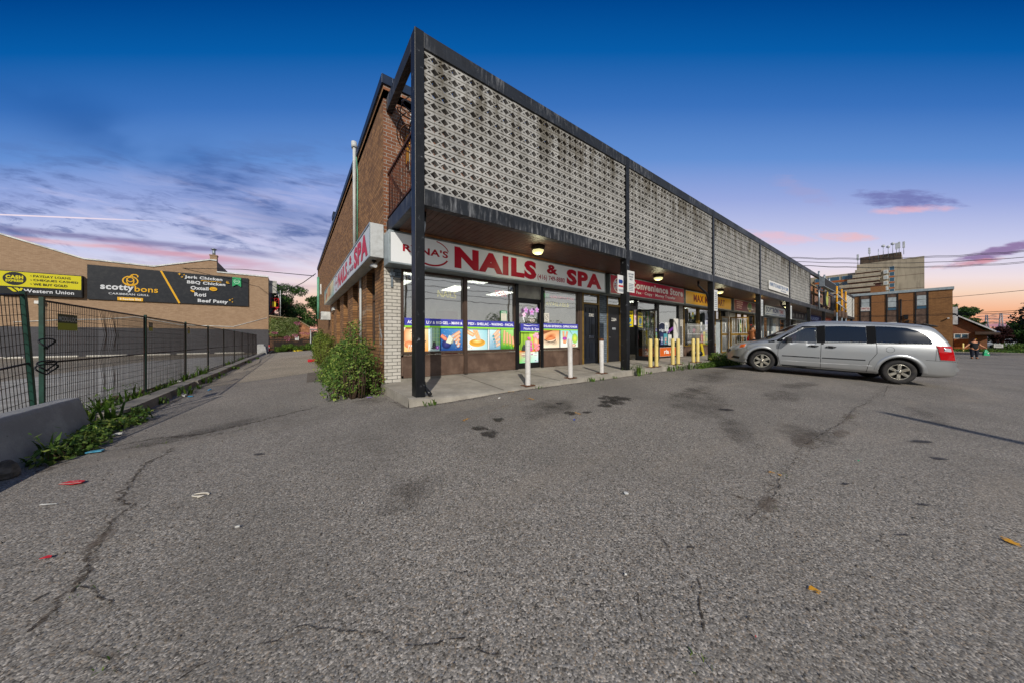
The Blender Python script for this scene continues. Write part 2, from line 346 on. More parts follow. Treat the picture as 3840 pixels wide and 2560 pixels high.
brick('brick_front_red', '#8f5c3e', '#70432a', '#98918a', 'x', .215, .0755, .016, .15, '#4a3222', .2, stain='#b3aa9c')
brick('brick_white', '#c9c5bd', '#bdb9b0', '#4c4a47', 'x', .215, .0755, .012, .12, '#7d766b', .2)
brick('brick_grey', '#6d7b88', '#5f6b78', '#22262b', 'x', .215, .0755, .012, .12, '#39424c', .2)
brick('brick_beige', '#a88d72', '#957a60', '#8b7862', 'x', .23, .08, .012, .3, '#7a6048', .22, bstr=.4)
brick('brick_charcoal', '#515156', '#48484d', '#3b3b3f', 'x', .23, .08, .012, .3, '#232327', .3, bstr=.3)
brick('brick_tan', '#93683c', '#7d552e', '#5b432b', 'y', .22, .08, .014, .3, '#55381f', .3)
brick('brick_tan2', '#8d6038', '#7f5530', '#6b4a2c', 'y', .22, .08, .008, .15, '#6b4526', .2)
brick('brick_house', '#8a5238', '#8f6540', '#5b4034', 'y', .22, .08, .012, .4, '#4d2622', .4)
printm('print', .5); printm('print_glossy', .22, 0, .6, .03); printm('print_window_glow', .5, .28); printm('print_sign_glow', .45, .13, .3, .02)  # sign faces and window prints glow by added emission, not by lamps
leafm('bush_leaf', '#3b561f', '#688a3a', '#adb95c'); leafm('bush_dry', '#5f6a26', '#7d8a35', '#4f6a26'); leafm('tree_leaf', '#22401c', '#3d6028', '#62803a')
leafm('dark_leaf', '#12201a', '#20331f', '#2f4426'); leafm('weed_leaf', '#39561a', '#58782a', '#7b8f3a'); leafm('ivy_leaf', '#4f6a26', '#8fa05a', '#b3b98a'); leafm('purple_leaf', '#2a1519', '#3d1f22', '#54322c')
leafm('grass_leaf', '#33501c', '#4f7028', '#77853a'); leafm('flower_pink', '#c9688a', '#e0a3b8', '#b03a5a')
m, nt, b = new_mat('stain'); p = pos(nt, True)
_n = noise(nt, p, 9, 6, .75); _x, _y, _z = sep(nt, p); 
_uv = nt.nodes.new('ShaderNodeAttribute'); _uv.attribute_name = 'Col'; _e = X(nt, _uv.outputs['Fac'])
setin(nt, b, 'Alpha', (_e * 1.1 + (_n - .5) * 4.2).ss(.3, .95) * .62)
b.inputs['Base Color'].default_value = lin('#1f1a15'); b.inputs['Roughness'].default_value = .6
m, nt, b = new_mat('soft_stain'); p = pos(nt, True)
_uv = nt.nodes.new('ShaderNodeAttribute'); _uv.attribute_name = 'Col'; _e = X(nt, _uv.outputs['Fac'])
setin(nt, b, 'Alpha', (_e * 1.0 + (noise(nt, p, 2.2, 7, .8, .6) - .5) * 3.0).ss(.25, 1.5) * .38)
b.inputs['Base Color'].default_value = lin('#3a332c'); b.inputs['Roughness'].default_value = .85
m, nt, b = new_mat('worn_paint'); p = pos(nt)
setin(nt, b, 'Alpha', noise(nt, p, 22, 4, .7).ss(.46, .54)); b.inputs['Base Color'].default_value = lin('#c9901c'); b.inputs['Roughness'].default_value = .8
m, nt, b = new_mat('faint_paint'); p = pos(nt)
setin(nt, b, 'Alpha', noise(nt, p, 26, 4, .75).ss(.55, .66) * .6); b.inputs['Base Color'].default_value = lin('#b98a3c'); b.inputs['Roughness'].default_value = .8

# ------------------------------------------------------------------ object helpers
def tag(o, label=None, cat=None, group=None, kind=None):
    if label: o['label'] = label
    if cat: o['category'] = cat
    if group: o['group'] = group
    if kind: o['kind'] = kind
    return o
def thing(name, label, cat, loc=(0, 0, 0), rz=0., group=None):
    o = bpy.data.objects.new(name, None); COL.objects.link(o); o.empty_display_size = .2
    o.location = loc; o.rotation_euler = (0, 0, rz); return tag(o, label, cat, group)
def copy_tree(o, parent=None):
    c = o.copy(); COL.objects.link(c); c.parent = parent
    for ch in list(o.children): copy_tree(ch, c)
    return c
class MB:
    def __init__(s): s.v = []; s.f = []; s.mi = []; s.mats = []; s.c = []; s.sm = []
    def mid(s, m):
        if m not in s.mats: s.mats.append(m)
        return s.mats.index(m)
    def add(s, vs, fs, m=None, cols=None, smooth=False):
        o = len(s.v); s.v += [tuple(v) for v in vs]; mi = s.mid(m) if m else 0
        for f in fs: s.f.append([i + o for i in f]); s.mi.append(mi); s.sm.append(smooth)
        s.c += (cols if cols else [(1, 1, 1, 1)] * len(vs)); return s
    def box(s, x0, x1, y0, y1, z0, z1, m=None):
        vs = [(x, y, z) for x in (x0, x1) for y in (y0, y1) for z in (z0, z1)]
        return s.add(vs, [(0, 1, 3, 2), (4, 6, 7, 5), (0, 4, 5, 1), (2, 3, 7, 6), (0, 2, 6, 4), (1, 5, 7, 3)], m)
    def hexa(s, b4, t4, m=None):
        return s.add(list(b4) + list(t4), [(3, 2, 1, 0), (4, 5, 6, 7), (0, 1, 5, 4), (1, 2, 6, 5), (2, 3, 7, 6), (3, 0, 4, 7)], m)
    def tube(s, pts, r, n=8, m=None, caps=True, r2=None, smooth=True):
        pts = [Vector(p) for p in pts]; vs = []; up = None
        for i, p in enumerate(pts):
            d = (pts[min(i + 1, len(pts) - 1)] - pts[max(i - 1, 0)]).normalized()
            if up is None: up = Vector((0, 0, 1)) if abs(d.z) < .9 else Vector((1, 0, 0))
            a = d.cross(up); a = a.normalized() if a.length > 1e-5 else Vector((1, 0, 0)); b = a.cross(d); up = b
            k = i / max(1, len(pts) - 1); rad = r if r2 is None else r + (r2 - r) * k
            if isinstance(r, (list, tuple)): rad = r[i]
            for j in range(n):
                t = 2 * math.pi * j / n; vs.append(p + a * (rad * math.cos(t)) + b * (rad * math.sin(t)))
        fs = [(i * n + j, i * n + (j + 1) % n, (i + 1) * n + (j + 1) % n, (i + 1) * n + j) for i in range(len(pts) - 1) for j in range(n)]
        s.add(vs, fs, m, smooth=smooth)
        if caps:
            o = len(s.v) - len(vs); mi = s.mid(m) if m else 0
            s.f.append([o + j for j in range(n)][::-1]); s.mi.append(mi); s.sm.append(False)
            s.f.append([o + (len(pts) - 1) * n + j for j in range(n)]); s.mi.append(mi); s.sm.append(False)
        return s
    def cyl(s, x, y, z0, z1, r, n=20, m=None, r2=None): return s.tube([(x, y, z0), (x, y, z1)], r, n, m, r2=r2)
    def lathe(s, prof, c=(0, 0, 0), n=24, m=None, axis='z', smooth=True):
        vs = []
        for r, z in prof:
            for j in range(n):
                t = 2 * math.pi * j / n; p = (r * math.cos(t), r * math.sin(t), z)
                if axis == 'y': p = (p[0], p[2], p[1])
                if axis == 'x': p = (p[2], p[0], p[1])
                vs.append((p[0] + c[0], p[1] + c[1], p[2] + c[2]))
        fs = [(i * n + j, i * n + (j + 1) % n, (i + 1) * n + (j + 1) % n, (i + 1) * n + j) for i in range(len(prof) - 1) for j in range(n)]
        return s.add(vs, fs, m, smooth=smooth)
    def build(s, name, m=None, parent=None, bevel=0, recalc=True, loc=None):
        me = bpy.data.meshes.new(name); me.from_pydata(s.v, [], s.f); me.update()
        names = s.mats if s.mats else [m]
        if m and None not in [m] and s.mats and m not in s.mats: pass
        for k in names: me.materials.append(MATS[k])
        if s.mats: me.polygons.foreach_set('material_index', s.mi)
        me.polygons.foreach_set('use_smooth', s.sm)
        at = me.color_attributes.new('Col', 'FLOAT_COLOR', 'POINT'); at.data.foreach_set('color', [x for c in s.c for x in c])
        if recalc:
            bm = bmesh.new(); bm.from_mesh(me); bmesh.ops.recalc_face_normals(bm, faces=bm.faces); bm.to_mesh(me); bm.free()
        o = bpy.data.objects.new(name, me); COL.objects.link(o)
        if parent is not None:
            o.parent = parent
        if bevel:
            b = o.modifiers.new('bevel', 'BEVEL'); b.width = bevel; b.segments = 2; b.limit_method = 'ANGLE'
        if loc: o.location = loc
        return o

# flat printed work on a plane: origin o, right r, up u, outward n
class Plane:
    def __init__(s, o, r=(1, 0, 0), u=(0, 0, 1)):
        s.o = Vector(o); s.r = Vector(r); s.u = Vector(u); s.n = s.r.cross(s.u)
    def P(s, a, b, k=0.): return s.o + s.r * a + s.u * b + s.n * k
_TX = {}
def text_mesh(t, bold=0.):
    if (t, bold) in _TX: return _TX[(t, bold)]
    c = bpy.data.curves.new('t', 'FONT'); c.body = t; c.size = 1; c.offset = bold * .75; c.space_character = 1 + bold * 1.6; c.resolution_u = 3; c.fill_mode = 'FRONT'
    o = bpy.data.objects.new('t', c); COL.objects.link(o)
    dg = bpy.context.evaluated_depsgraph_get(); dg.update(); me = bpy.data.meshes.new_from_object(o.evaluated_get(dg))
    vs = [tuple(v.co) for v in me.vertices]; fs = [tuple(p.vertices) for p in me.polygons]
    bpy.data.objects.remove(o); bpy.data.curves.remove(c); bpy.data.meshes.remove(me)
    if not vs: vs = [(0, 0, 0)]
    x0 = min(v[0] for v in vs); x1 = max(v[0] for v in vs); y0 = min(v[1] for v in vs); y1 = max(v[1] for v in vs)
    _TX[(t, bold)] = (vs, fs, x0, x1, y0, y1); return _TX[(t, bold)]
class Print:
    def __init__(s, pl, k0=0.002, dk=.0012): s.mb = MB(); s.pl = pl; s.k = k0; s.dk = dk
    def up(s): s.k += s.dk; return s
    def poly(s, pts, col, cols=None):
        s.up(); c = lin(col)
        s.mb.add([s.pl.P(a, b, s.k) for a, b in pts], [tuple(range(len(pts)))], None, [lin(x) for x in cols] if cols else [c] * len(pts)); return s
    def rect(s, a0, b0, a1, b1, col, cols=None): return s.poly([(a0, b0), (a1, b0), (a1, b1), (a0, b1)], col, cols)
    def ell(s, cx, cy, rx, ry, c_in, c_out=None, rot=0, n=28, a0=0, a1=360):
        s.up(); vs = [s.pl.P(cx, cy, s.k)]; c_out = c_out or c_in
        for i in range(n + 1):
            t = R_(a0 + (a1 - a0) * i / n); x = rx * math.cos(t); y = ry * math.sin(t)
            vs.append(s.pl.P(cx + x * math.cos(rot) - y * math.sin(rot), cy + x * math.sin(rot) + y * math.cos(rot), s.k))
        s.mb.add(vs, [(0, i + 1, i + 2) for i in range(n)], None, [lin(c_in)] + [lin(c_out)] * (n + 1)); return s
    def ring(s, cx, cy, rx, ry, w, col, a0=0, a1=360, n=40, rot=0):
        s.up(); vs = []
        for i in range(n + 1):
            t = R_(a0 + (a1 - a0) * i / n)
            for k in (-w / 2, w / 2):
                x = (rx + k) * math.cos(t); y = (ry + k) * math.sin(t)
                vs.append(s.pl.P(cx + x * math.cos(rot) - y * math.sin(rot), cy + x * math.sin(rot) + y * math.cos(rot), s.k))
        s.mb.add(vs, [(2 * i, 2 * i + 1, 2 * i + 3, 2 * i + 2) for i in range(n)], None, [lin(col)] * len(vs)); return s
    def line(s, pts, w, col, w2=None, cols=None):
        s.up(); vs = []; n = len(pts)
        for i, (x, y) in enumerate(pts):
            a = pts[max(0, i - 1)]; b = pts[min(n - 1, i + 1)]; dx, dy = b[0] - a[0], b[1] - a[1]; L = math.hypot(dx, dy) or 1
            ww = (w + ((w2 if w2 is not None else w) - w) * i / (n - 1)) / 2
            vs += [s.pl.P(x - dy / L * ww, y + dx / L * ww, s.k), s.pl.P(x + dy / L * ww, y - dx / L * ww, s.k)]
        s.mb.add(vs, [(2 * i, 2 * i + 1, 2 * i + 3, 2 * i + 2) for i in range(n - 1)], None, [lin(col)] * len(vs)); return s
    def cap(s, x0, y0, x1, y1, w, c_in, c_out):
        "a finger: soft capsule, light along its middle"
        s.up(); dx, dy = x1 - x0, y1 - y0; L = math.hypot(dx, dy); dx /= L; dy /= L; nx, ny = -dy, dx; out = []
        for i in range(9):
            t = -math.pi / 2 + math.pi * i / 8; out.append((x1 + (dx * math.cos(t) + nx * math.sin(t)) * w / 2, y1 + (dy * math.cos(t) + ny * math.sin(t)) * w / 2))
        out = [(x0 - nx * w / 2, y0 - ny * w / 2)] + out + [(x0 + nx * w / 2, y0 + ny * w / 2)]
        mid = [(x0, y0), (x1, y1)]; vs = [s.pl.P(a, b, s.k) for a, b in mid + out]; n = len(out)
        fs = [(0, 2, 3, 1)] + [(1, 2 + i, 3 + i) for i in range(1, n - 2)] + [(0, 1, n, n + 1)]
        s.mb.add(vs, fs, None, [lin(c_in)] * 2 + [lin(c_out)] * n); return s
    def text(s, t, a0, b0, a1, b1, col, bold=.02, shear=0, skew=0., col2=None, arch=0.):
        "text stretched to fill the box"
        s.up(); vs, fs, x0, x1, y0, y1 = text_mesh(t, bold); W = (x1 - x0) or 1; H = (y1 - y0) or 1; out = []; cs = []
        for v in vs:
            fx = (v[0] - x0) / W; fy = (v[1] - y0) / H
            out.append(s.pl.P(a0 + (a1 - a0) * fx + shear * fy, b0 + (b1 - b0) * fy + skew * fx + arch * (1 - (2 * fx - 1) ** 2), s.k))
            cs.append(lin(col) if not col2 else tuple(p + (q_ - p) * fy for p, q_ in zip(lin(col), lin(col2))))
        s.mb.add(out, fs, None, cs); return s
    def build(s, name='sign_face', m='print', parent=None): return s.mb.build(name, m, parent, recalc=False)
def lettering(pl, t, a0, b0, a1, b1, m, name='lettering', parent=None, bold=.02, k=.006):
    vs, fs, x0, x1, y0, y1 = text_mesh(t, bold)
    mb = MB(); mb.add([pl.P(a0 + (a1 - a0) * (v[0] - x0) / (x1 - x0), b0 + (b1 - b0) * (v[1] - y0) / (y1 - y0), k) for v in vs], fs)
    return mb.build(name, m, parent, recalc=False)

def sst(a, b, x):
    t = min(1, max(0, (x - a) / (b - a))); return t * t * (3 - 2 * t)
def gz(x, y):
    z = -.005 + .045 * sst(.3, 2, x) * (1 - sst(8, 13, x))
    if y < -1.5: z -= .062 * min(-y - 1.5, 5.5) + .004 * min(30, max(0, -y - 7))
    if x < 0: z -= .05 * min(-x, 4.6)
    if y > 0 and x < 1: z -= .0035 * min(y, 45)
    if x > 14: z -= .0088 * min(x - 14, 28) * sst(14, 20, x)
    return z

# ------------------------------------------------------------------ ground
def axis_coords(lo, a, b, hi, st):
    v = []; x = a
    while x <= b + 1e-6: v.append(round(x, 3)); x += st
    e = [3, 8, 16, 30, 60, 120, 260, 600, 1500]
    return [a - k for k in reversed(e) if a - k >= lo] + v + [b + k for k in e if b + k <= hi]
xs = axis_coords(-1600, -12, 20, 1700, .5); ys = axis_coords(-1600, -14, 8, 1700, .5)
ys = sorted(set(ys + [8 + i * 2.5 for i in range(1, 14)])); xs = sorted(set(xs + [20 + i * 3 for i in range(1, 15)]))
g = MB(); nx, ny = len(xs), len(ys)
g.add([(x, y, gz(x, y)) for x in xs for y in ys], [(i * ny + j, (i + 1) * ny + j, (i + 1) * ny + j + 1, i * ny + j + 1) for i in range(nx - 1) for j in range(ny - 1)], smooth=True)
tag(g.build('ground', 'asphalt', recalc=False), kind='structure')
def sheet(name, pts, m, dz=.004, step=.5, kind='structure', label=None):
    "a flat paving sheet that follows the ground, clipped to a convex outline"
    x0 = min(p[0] for p in pts); x1 = max(p[0] for p in pts); y0 = min(p[1] for p in pts); y1 = max(p[1] for p in pts)
    bm = bmesh.new(); nxx = max(1, int((x1 - x0) / step)); nyy = max(1, int((y1 - y0) / step))
    V = [[bm.verts.new((x0 + (x1 - x0) * i / nxx, y0 + (y1 - y0) * j / nyy, 0)) for j in range(nyy + 1)] for i in range(nxx + 1)]
    for i in range(nxx):
        for j in range(nyy): bm.faces.new((V[i][j], V[i + 1][j], V[i + 1][j + 1], V[i][j + 1]))
    n = len(pts)
    ar = sum(pts[i][0] * pts[(i + 1) % n][1] - pts[(i + 1) % n][0] * pts[i][1] for i in range(n))
    for i in range(n):
        a = Vector(pts[i]).to_3d(); b = Vector(pts[(i + 1) % n]).to_3d(); d = (b - a); nn = Vector((d.y, -d.x, 0)) * (1 if ar > 0 else -1)
        bmesh.ops.bisect_plane(bm, geom=bm.verts[:] + bm.edges[:] + bm.faces[:], plane_co=a, plane_no=nn, clear_outer=True)
    for v in bm.verts: v.co.z = gz(v.co.x, v.co.y) + dz
    me = bpy.data.meshes.new(name); bm.to_mesh(me); bm.free(); me.materials.append(MATS[m])
    o = bpy.data.objects.new(name, me); COL.objects.link(o); tag(o, kind=kind); return o
sheet('parking_lot', [(-60, -14), (-4.7, -14), (-4.7, 40), (-60, 40)], 'asphalt_lot', .006, 1.0)
sheet('path', [(-9.5, 3), (-4.75, 3), (-4.75, 34), (-9.5, 26)], 'lot_concrete', .011, .5)
asphalt('alley_top', '#968d7e', .5, 1.4)
sheet('asphalt_repair', [(-1.9, 8.1), (-.3, 8.0), (-.45, 1.6), (-1.5, 1.3), (-1.35, 5.1), (-1.9, 5.2)], 'asphalt_patch', .005)
sheet('alley_pavement', [(-3.7, 6.6), (-.2, 8.4), (-.2, 34), (-3.7, 34)], 'alley_top', .0035)

# ------------------------------------------------------------------ sidewalk
def pl_interp(tab, x):
    for (a, va), (b, vb) in zip(tab, tab[1:]):
        if x <= b: return va + (vb - va) * max(0, (x - a)) / (b - a)
    return tab[-1][1]
FZ = [(-.13, .145), (.35, .105), (1.2, .075), (2.4, .09), (3.8, .155), (5, .185), (6.5, .2), (60, .2)]
WZ = [(-.13, .15), (1.9, .205), (4, .225), (60, .23)]
def swz(u, v): return pl_interp(FZ, u) + (pl_interp(WZ, u) - pl_interp(FZ, u)) * min(1, max(0, v / 1.85))
g = MB(); us = [-.13, -.08, 0, .35, .8, 1.2, 1.8, 2.4, 3.1, 3.8, 4.4, 5, 5.8, 6.5] + list(range(8, 59, 2)); vv = [-.06, .0, .6, 1.2, 1.84]
g.add([(u, v, swz(u, v) - (.02 if v < -.01 else 0)) for u in us for v in vv], [(i * 5 + j, (i + 1) * 5 + j, (i + 1) * 5 + j + 1, i * 5 + j + 1) for i in range(len(us) - 1) for j in range(4)])
n = len(us)
g.add([(u, -.06, swz(u, -.06) - .02) for u in us] + [(u, -.085, gz(u, -.1) - .1) for u in us], [(i, i + 1, n + i + 1, n + i) for i in range(n - 1)])
g.add([(-.13, v, swz(-.13, v) - (.02 if v < -.01 else 0)) for v in vv] + [(-.15, v, gz(-.2, v) - .1) for v in vv], [(i, i + 1, 5 + i + 1, 5 + i) for i in range(4)])
tag(g.build('sidewalk', 'sidewalk_concrete'), kind='structure')
g = MB()                                             # slab joints, slightly sunken dark lines
for u in (1.75, 3.35, 4.9, 6.4, 8.2, 10, 11.9, 13.7, 15.5, 17.3, 19.1):
    g.add([(u + s, v + (0 if s < 0 else 0), swz(u, v) + .003) for v in (-.04, .6, 1.2, 1.8) for s in (-.008, .008)], [(2 * i, 2 * i + 1, 2 * i + 3, 2 * i + 2) for i in range(3)])
tag(g.build('sidewalk_joint', 'crack_dirt', recalc=False), kind='structure')

# ------------------------------------------------------------------ the plaza
plaza = thing('shopping_plaza', 'long two storey brick shopping plaza with breeze block screens on black steel posts', 'building', (0, 0, 0))
V0 = 1.88; TOP = 6.30; BAY = 6.05
def opening_wall(g, axis, c, th, a0, a1, z0, z1, ops, m, reveal=None):
    "a wall of thickness th at coordinate c (outer face), with rectangular openings"
    A = sorted(set([a0, a1] + [o[0] for o in ops] + [o[1] for o in ops])); Z = sorted(set([z0, z1] + [o[2] for o in ops] + [o[3] for o in ops]))
    def P(a, k, z): return (a, k, z) if axis == 'x' else (k, a, z)
    s = 1
    for i in range(len(A) - 1):
        for j in range(len(Z) - 1):
            am, zm = (A[i] + A[i + 1]) / 2, (Z[j] + Z[j + 1]) / 2
            if any(o[0] < am < o[1] and o[2] < zm < o[3] for o in ops): continue
            g.add([P(A[i], c, Z[j]), P(A[i + 1], c, Z[j]), P(A[i + 1], c, Z[j + 1]), P(A[i], c, Z[j + 1])], [(0, 1, 2, 3)], m)
    for o in ops:
        r = [P(o[0], c, o[2]), P(o[1], c, o[2]), P(o[1], c, o[3]), P(o[0], c, o[3])]; r2 = [P(o[0], c + th, o[2]), P(o[1], c + th, o[2]), P(o[1], c + th, o[3]), P(o[0], c + th, o[3])]
        g.add(r + r2, [(0, 1, 5, 4), (1, 2, 6, 5), (2, 3, 7, 6), (3, 0, 4, 7)], reveal or m)
# side wall facing the alley, with its five tall windows
side_ops = [(2.75, 3.75, .95, 2.86), (5.05, 6.05, .95, 2.86), (7.2, 8.3, .95, 2.86), (9.4, 10.6, .95, 2.86), (11.9, 12.7, .2, 2.4)]
g = MB()
opening_wall(g, 'y', -.06, .25, V0, 23.5, -.5, 6.62, side_ops, 'brick_side')
g.add([(-.06, 23.5, -.5), (57, 23.5, -.5), (57, 23.5, 6.62), (-.06, 23.5, 6.62)], [(0, 1, 2, 3)], 'brick_front_red')
g.add([(57, V0, -.8), (57, 23.5, -.8), (57, 23.5, 6.62), (57, V0, 6.62)], [(0, 1, 2, 3)], 'brick_side')
g.add([(-.06, V0, 3.3), (57, V0, 3.3), (57, V0, 6.62), (-.06, V0, 6.62)], [(0, 1, 2, 3)], 'brick_front_red')
g.build('wall', parent=plaza)
for i, (a0, a1, z0, z1) in enumerate(side_ops):
    f = MB()
    xf = .08
    for y0, y1, zz0, zz1 in ((a0, a0 + .06, z0, z1), (a1 - .06, a1, z0, z1), (a0 + .06, a1 - .06, z1 - .06, z1), (a0 + .06, a1 - .06, z0, z0 + .06), (a0 + .06, a1 - .06, (z0 + z1) / 2 + .2, (z0 + z1) / 2 + .26)):
        f.box(xf, xf + .06, y0, y1, zz0, zz1)
    fo = f.build('window_frame' if i < 4 else 'door', 'brown_frame' if i < 4 else 'dark_navy_door', plaza)
    MB().box(xf + .025, xf + .035, a0 + .06, a1 - .06, z0 + .06, z1 - .06).build('pane', 'dark_glass', fo)
    MB().add([(xf + .12, a0, z0), (xf + .12, a1, z0), (xf + .12, a1, z1), (xf + .12, a0, z1)], [(0, 1, 2, 3)]).build('blind', 'blind' if i < 4 else 'plain_black_door', fo)
    if i < 4: MB().box(-.09, .0, a0 - .05, a1 + .05, z0 - .07, z0).build('sill', 'brick_side', fo)
# print of a hand holding a polish bottle in the nearest side window
pr = Print(Plane((.115, 3.69, 1.0), (0, -1, 0)))
pr.rect(0, 0, .88, 1.5, '#9aa3a5').rect(0, 1.1, .88, 1.45, '#1c8f4a').ell(.4, 1.28, .25, .09, '#5fc48a', '#1c8f4a').ell(.5, .8, .2, .32, '#1f2740', '#0d1322').poly([(.1, 0), (.75, 0), (.7, .45), (.3, .5)], '#c49a86')
pr.build('window_graphic', 'print', plaza)
# roof, parapet flashing, and the small raised caps on the alley side
g = MB().box(-.06, 57, V0, 23.5, 6.3, 6.5, 'roof_gravel'); g.build('roof', parent=plaza)
g = MB().box(-.10, .12, V0 - .04, 23.56, 6.60, 6.80, 'roof_flash').box(.12, 57.05, V0 - .04, V0 + .2, 6.60, 6.80, 'roof_flash').box(.12, 57, 23.3, 23.55, 6.6, 6.8, 'roof_flash')
g.box(-.13, .25, 11.2, 11.8, 6.8, 7.05, 'roof_flash'); g.build('parapet', parent=plaza, bevel=.006)
# concrete frame of the gallery: top beam, bottom beam, side beams, posts
def beam(u0, u1, v0, v1, z0, z1): return MB().box(u0, u1, v0, v1, z0, z1)
for k in range(8):
    u0 = .16 + k * BAY if k else .16; u1 = min((k + 1) * BAY, 56.7)
    beam(k * BAY + .16, u1, .0, .14, 6.03, TOP).build('top_beam', 'beam_paint', plaza, bevel=.006)
    beam(k * BAY + .16, u1, .0, .14, 3.37, 3.65).build('fascia_beam', 'beam_paint', plaza, bevel=.006)
beam(8 * BAY + .16, 56.7, 0, .14, 6.03, TOP).build('top_beam', 'beam_paint', plaza, bevel=.006)
beam(8 * BAY + .16, 56.7, 0, .14, 3.37, 3.65).build('fascia_beam', 'beam_paint', plaza, bevel=.006)
beam(.0, .13, .2, V0, 6.03, TOP).build('side_beam', 'beam_paint', plaza, bevel=.006)
beam(.0, .13, .2, V0, 3.37, 3.65).build('side_beam', 'beam_paint', plaza, bevel=.006)
for k in range(10):
    u = k * BAY; u = min(u, 56.55)
    MB().box(u, u + .16, -.006, .2, swz(u, .1) - .02, TOP + .005 if k < 6 or k > 7 else 3.65).build('steel_post', 'black_paint', plaza, bevel=.008)
# the gallery floor, its soffit boards with shadow gaps
MB().box(.13, 56.7, .14, V0, 3.42, 3.60).build('gallery_floor', 'interior_dark', plaza)
g = MB(); x = .14
while x < 56.6:
    w = .118; g.box(x, x + w, .15, V0, 3.385, 3.418); x += .125
g.build('soffit', 'soffit', plaza)
g = MB().box(.16, 7.0, V0 - .47, V0 - .435, 3.345, 3.384); g.build('batten', 'wood_orange', plaza)
# breeze block screens
def screen(u0, u1, z0, z1, rows=12, broken=()):
    g = MB(); W = u1 - u0; nc = round(W / .19); cw = W / nc; ch = (z1 - z0) / rows; T = .10; Y = .03
    dw, dh = .405, .33; rnd = random.Random(u0)
    for i in range(nc):
        for j in range(rows):
            if (i, j) in broken: continue
            x, z = u0 + i * cw, z0 + j * ch; big = 1.08 if (i + j) % 2 else .93; yj = Y + rnd.uniform(-.004, .004)
            a, b_ = dw * big, dh * big
            def V(px, pz, k): return (x + px * cw, yj + k * T, z + .006 + pz * (ch - .012) if 0 < pz < 1 else z + pz * ch)
            pts = [(0, .016), (1, .016), (1, .5 - b_), (1 - a, .5), (1, .5 + b_), (1, .984), (0, .984), (0, .5 + b_), (a, .5), (0, .5 - b_),
                   (.29, .22), (.71, .22), (.5, .415), (.29, .78), (.71, .78), (.5, .585)]
            F = [V(p[0], p[1], 0) for p in pts]; B = [V(p[0], p[1], 1) for p in pts]
            # front, split into pieces round the two triangular holes
            fr = [(0, 1, 11, 10), (0, 10, 12, 8, 9), (1, 2, 3, 12, 11), (8, 12, 3, 15), (7, 8, 15, 13, 6), (3, 4, 5, 14, 15), (6, 13, 14, 5)]
            fr = [f[::-1] if False else f for f in fr]
            sd = [(2, 3), (3, 4), (7, 8), (8, 9), (10, 11), (11, 12), (12, 10), (13, 14), (14, 15), (15, 13), (0, 1), (5, 6)]
            g.add(F + B, fr + [(p, q_, q_ + 16, p + 16) for p, q_ in sd], 'screen_block')
    for j in range(rows + 1):                        # recessed mortar beds
        z = z0 + j * ch; hh = ch * .016
        g.box(u0, u1, Y + (.008 if j in (3, 8) else .0015), Y + .075, z - hh + (hh if j == 0 else 0), z + hh - (hh if j == rows else 0), 'mortar_dark' if j in (3, 8) else 'mortar_pale')
    return g.build('breeze_block_screen', parent=plaza, recalc=False)
for k in range(5):
    screen(k * BAY + .165, (k + 1) * BAY - .005, 3.65, 6.03, 12, ())
for k in range(1, 6): MB().box(k * BAY + .01, k * BAY + .15, .02, .12, 3.65, 6.03).build('screen_stile', 'black_frame', plaza)
# open ruined bays further on: exposed timbers, then ribbed white siding
g = MB(); rnd = random.Random(3)
for u in (31.2, 33, 35.2, 37.6, 40, 42): g.box(u, u + .09, .5, .62, 3.6, 6.0)
for u0, u1, z in ((30.9, 33, 4.5), (31, 36, 5.6), (33, 38, 4.9), (36, 42, 4.2), (36, 42.4, 5.2)): g.hexa([(u0, .42, z), (u1, .42, z - .1), (u1, .5, z - .1), (u0, .5, z)], [(u0, .42, z + .12), (u1, .42, z + .02), (u1, .5, z + .02), (u0, .5, z + .12)])
g.build('timber_frame', 'timber', plaza)
g = MB()
for u in (30.6, 32.4, 34.4, 36.2): g.box(u, u + .1, 1.2, 1.3, 3.6, 6.0)
g.box(30.4, 43, 1.0, 1.2, 3.6, 4.1); g.box(30.4, 43, 1.3, 1.4, 5.4, 6.1); g.build('burnt_stud', 'wood_orange', plaza)
MB().box(43, 46.6, .4, .5, 3.65, 5.3).build('gallery_panel', 'dark_navy_door', plaza)
MB().box(46.8, 49.6, .05, .14, 3.65, 6.03).build('brick_pier', 'brick_front_red', plaza)
g = MB(); z = 3.66
while z < 6.0:
    g.add([(49.8, .02, z), (56.6, .02, z), (56.6, .06, z + .15), (49.8, .06, z + .15), (49.8, .02, z + .17), (56.6, .02, z + .17)], [(0, 1, 2, 3), (3, 2, 5, 4)]); z += .17
g.box(49.8, 56.6, .07, .13, 3.65, 6.03); g.build('ribbed_siding', 'siding_white', plaza)
# railing closing the gallery's open end
g = MB(); rz = .0
g.box(.02, .07, .2, V0, 4.66, 4.71).box(.02, .07, .2, V0, 3.72, 3.76)
for i in range(17): y = .26 + i * .098; g.box(.035, .05, y, y + .012, 3.75, 4.67)
g.build('railing', 'rust_bar', plaza)
g = MB()
for i in range(24): u = 43.2 + i * .14; g.box(u, u + .03, .18, .21, 3.7, 4.75)
g.box(43.1, 46.6, .17, .22, 4.72, 4.78); g.build('railing', 'black_frame', plaza)
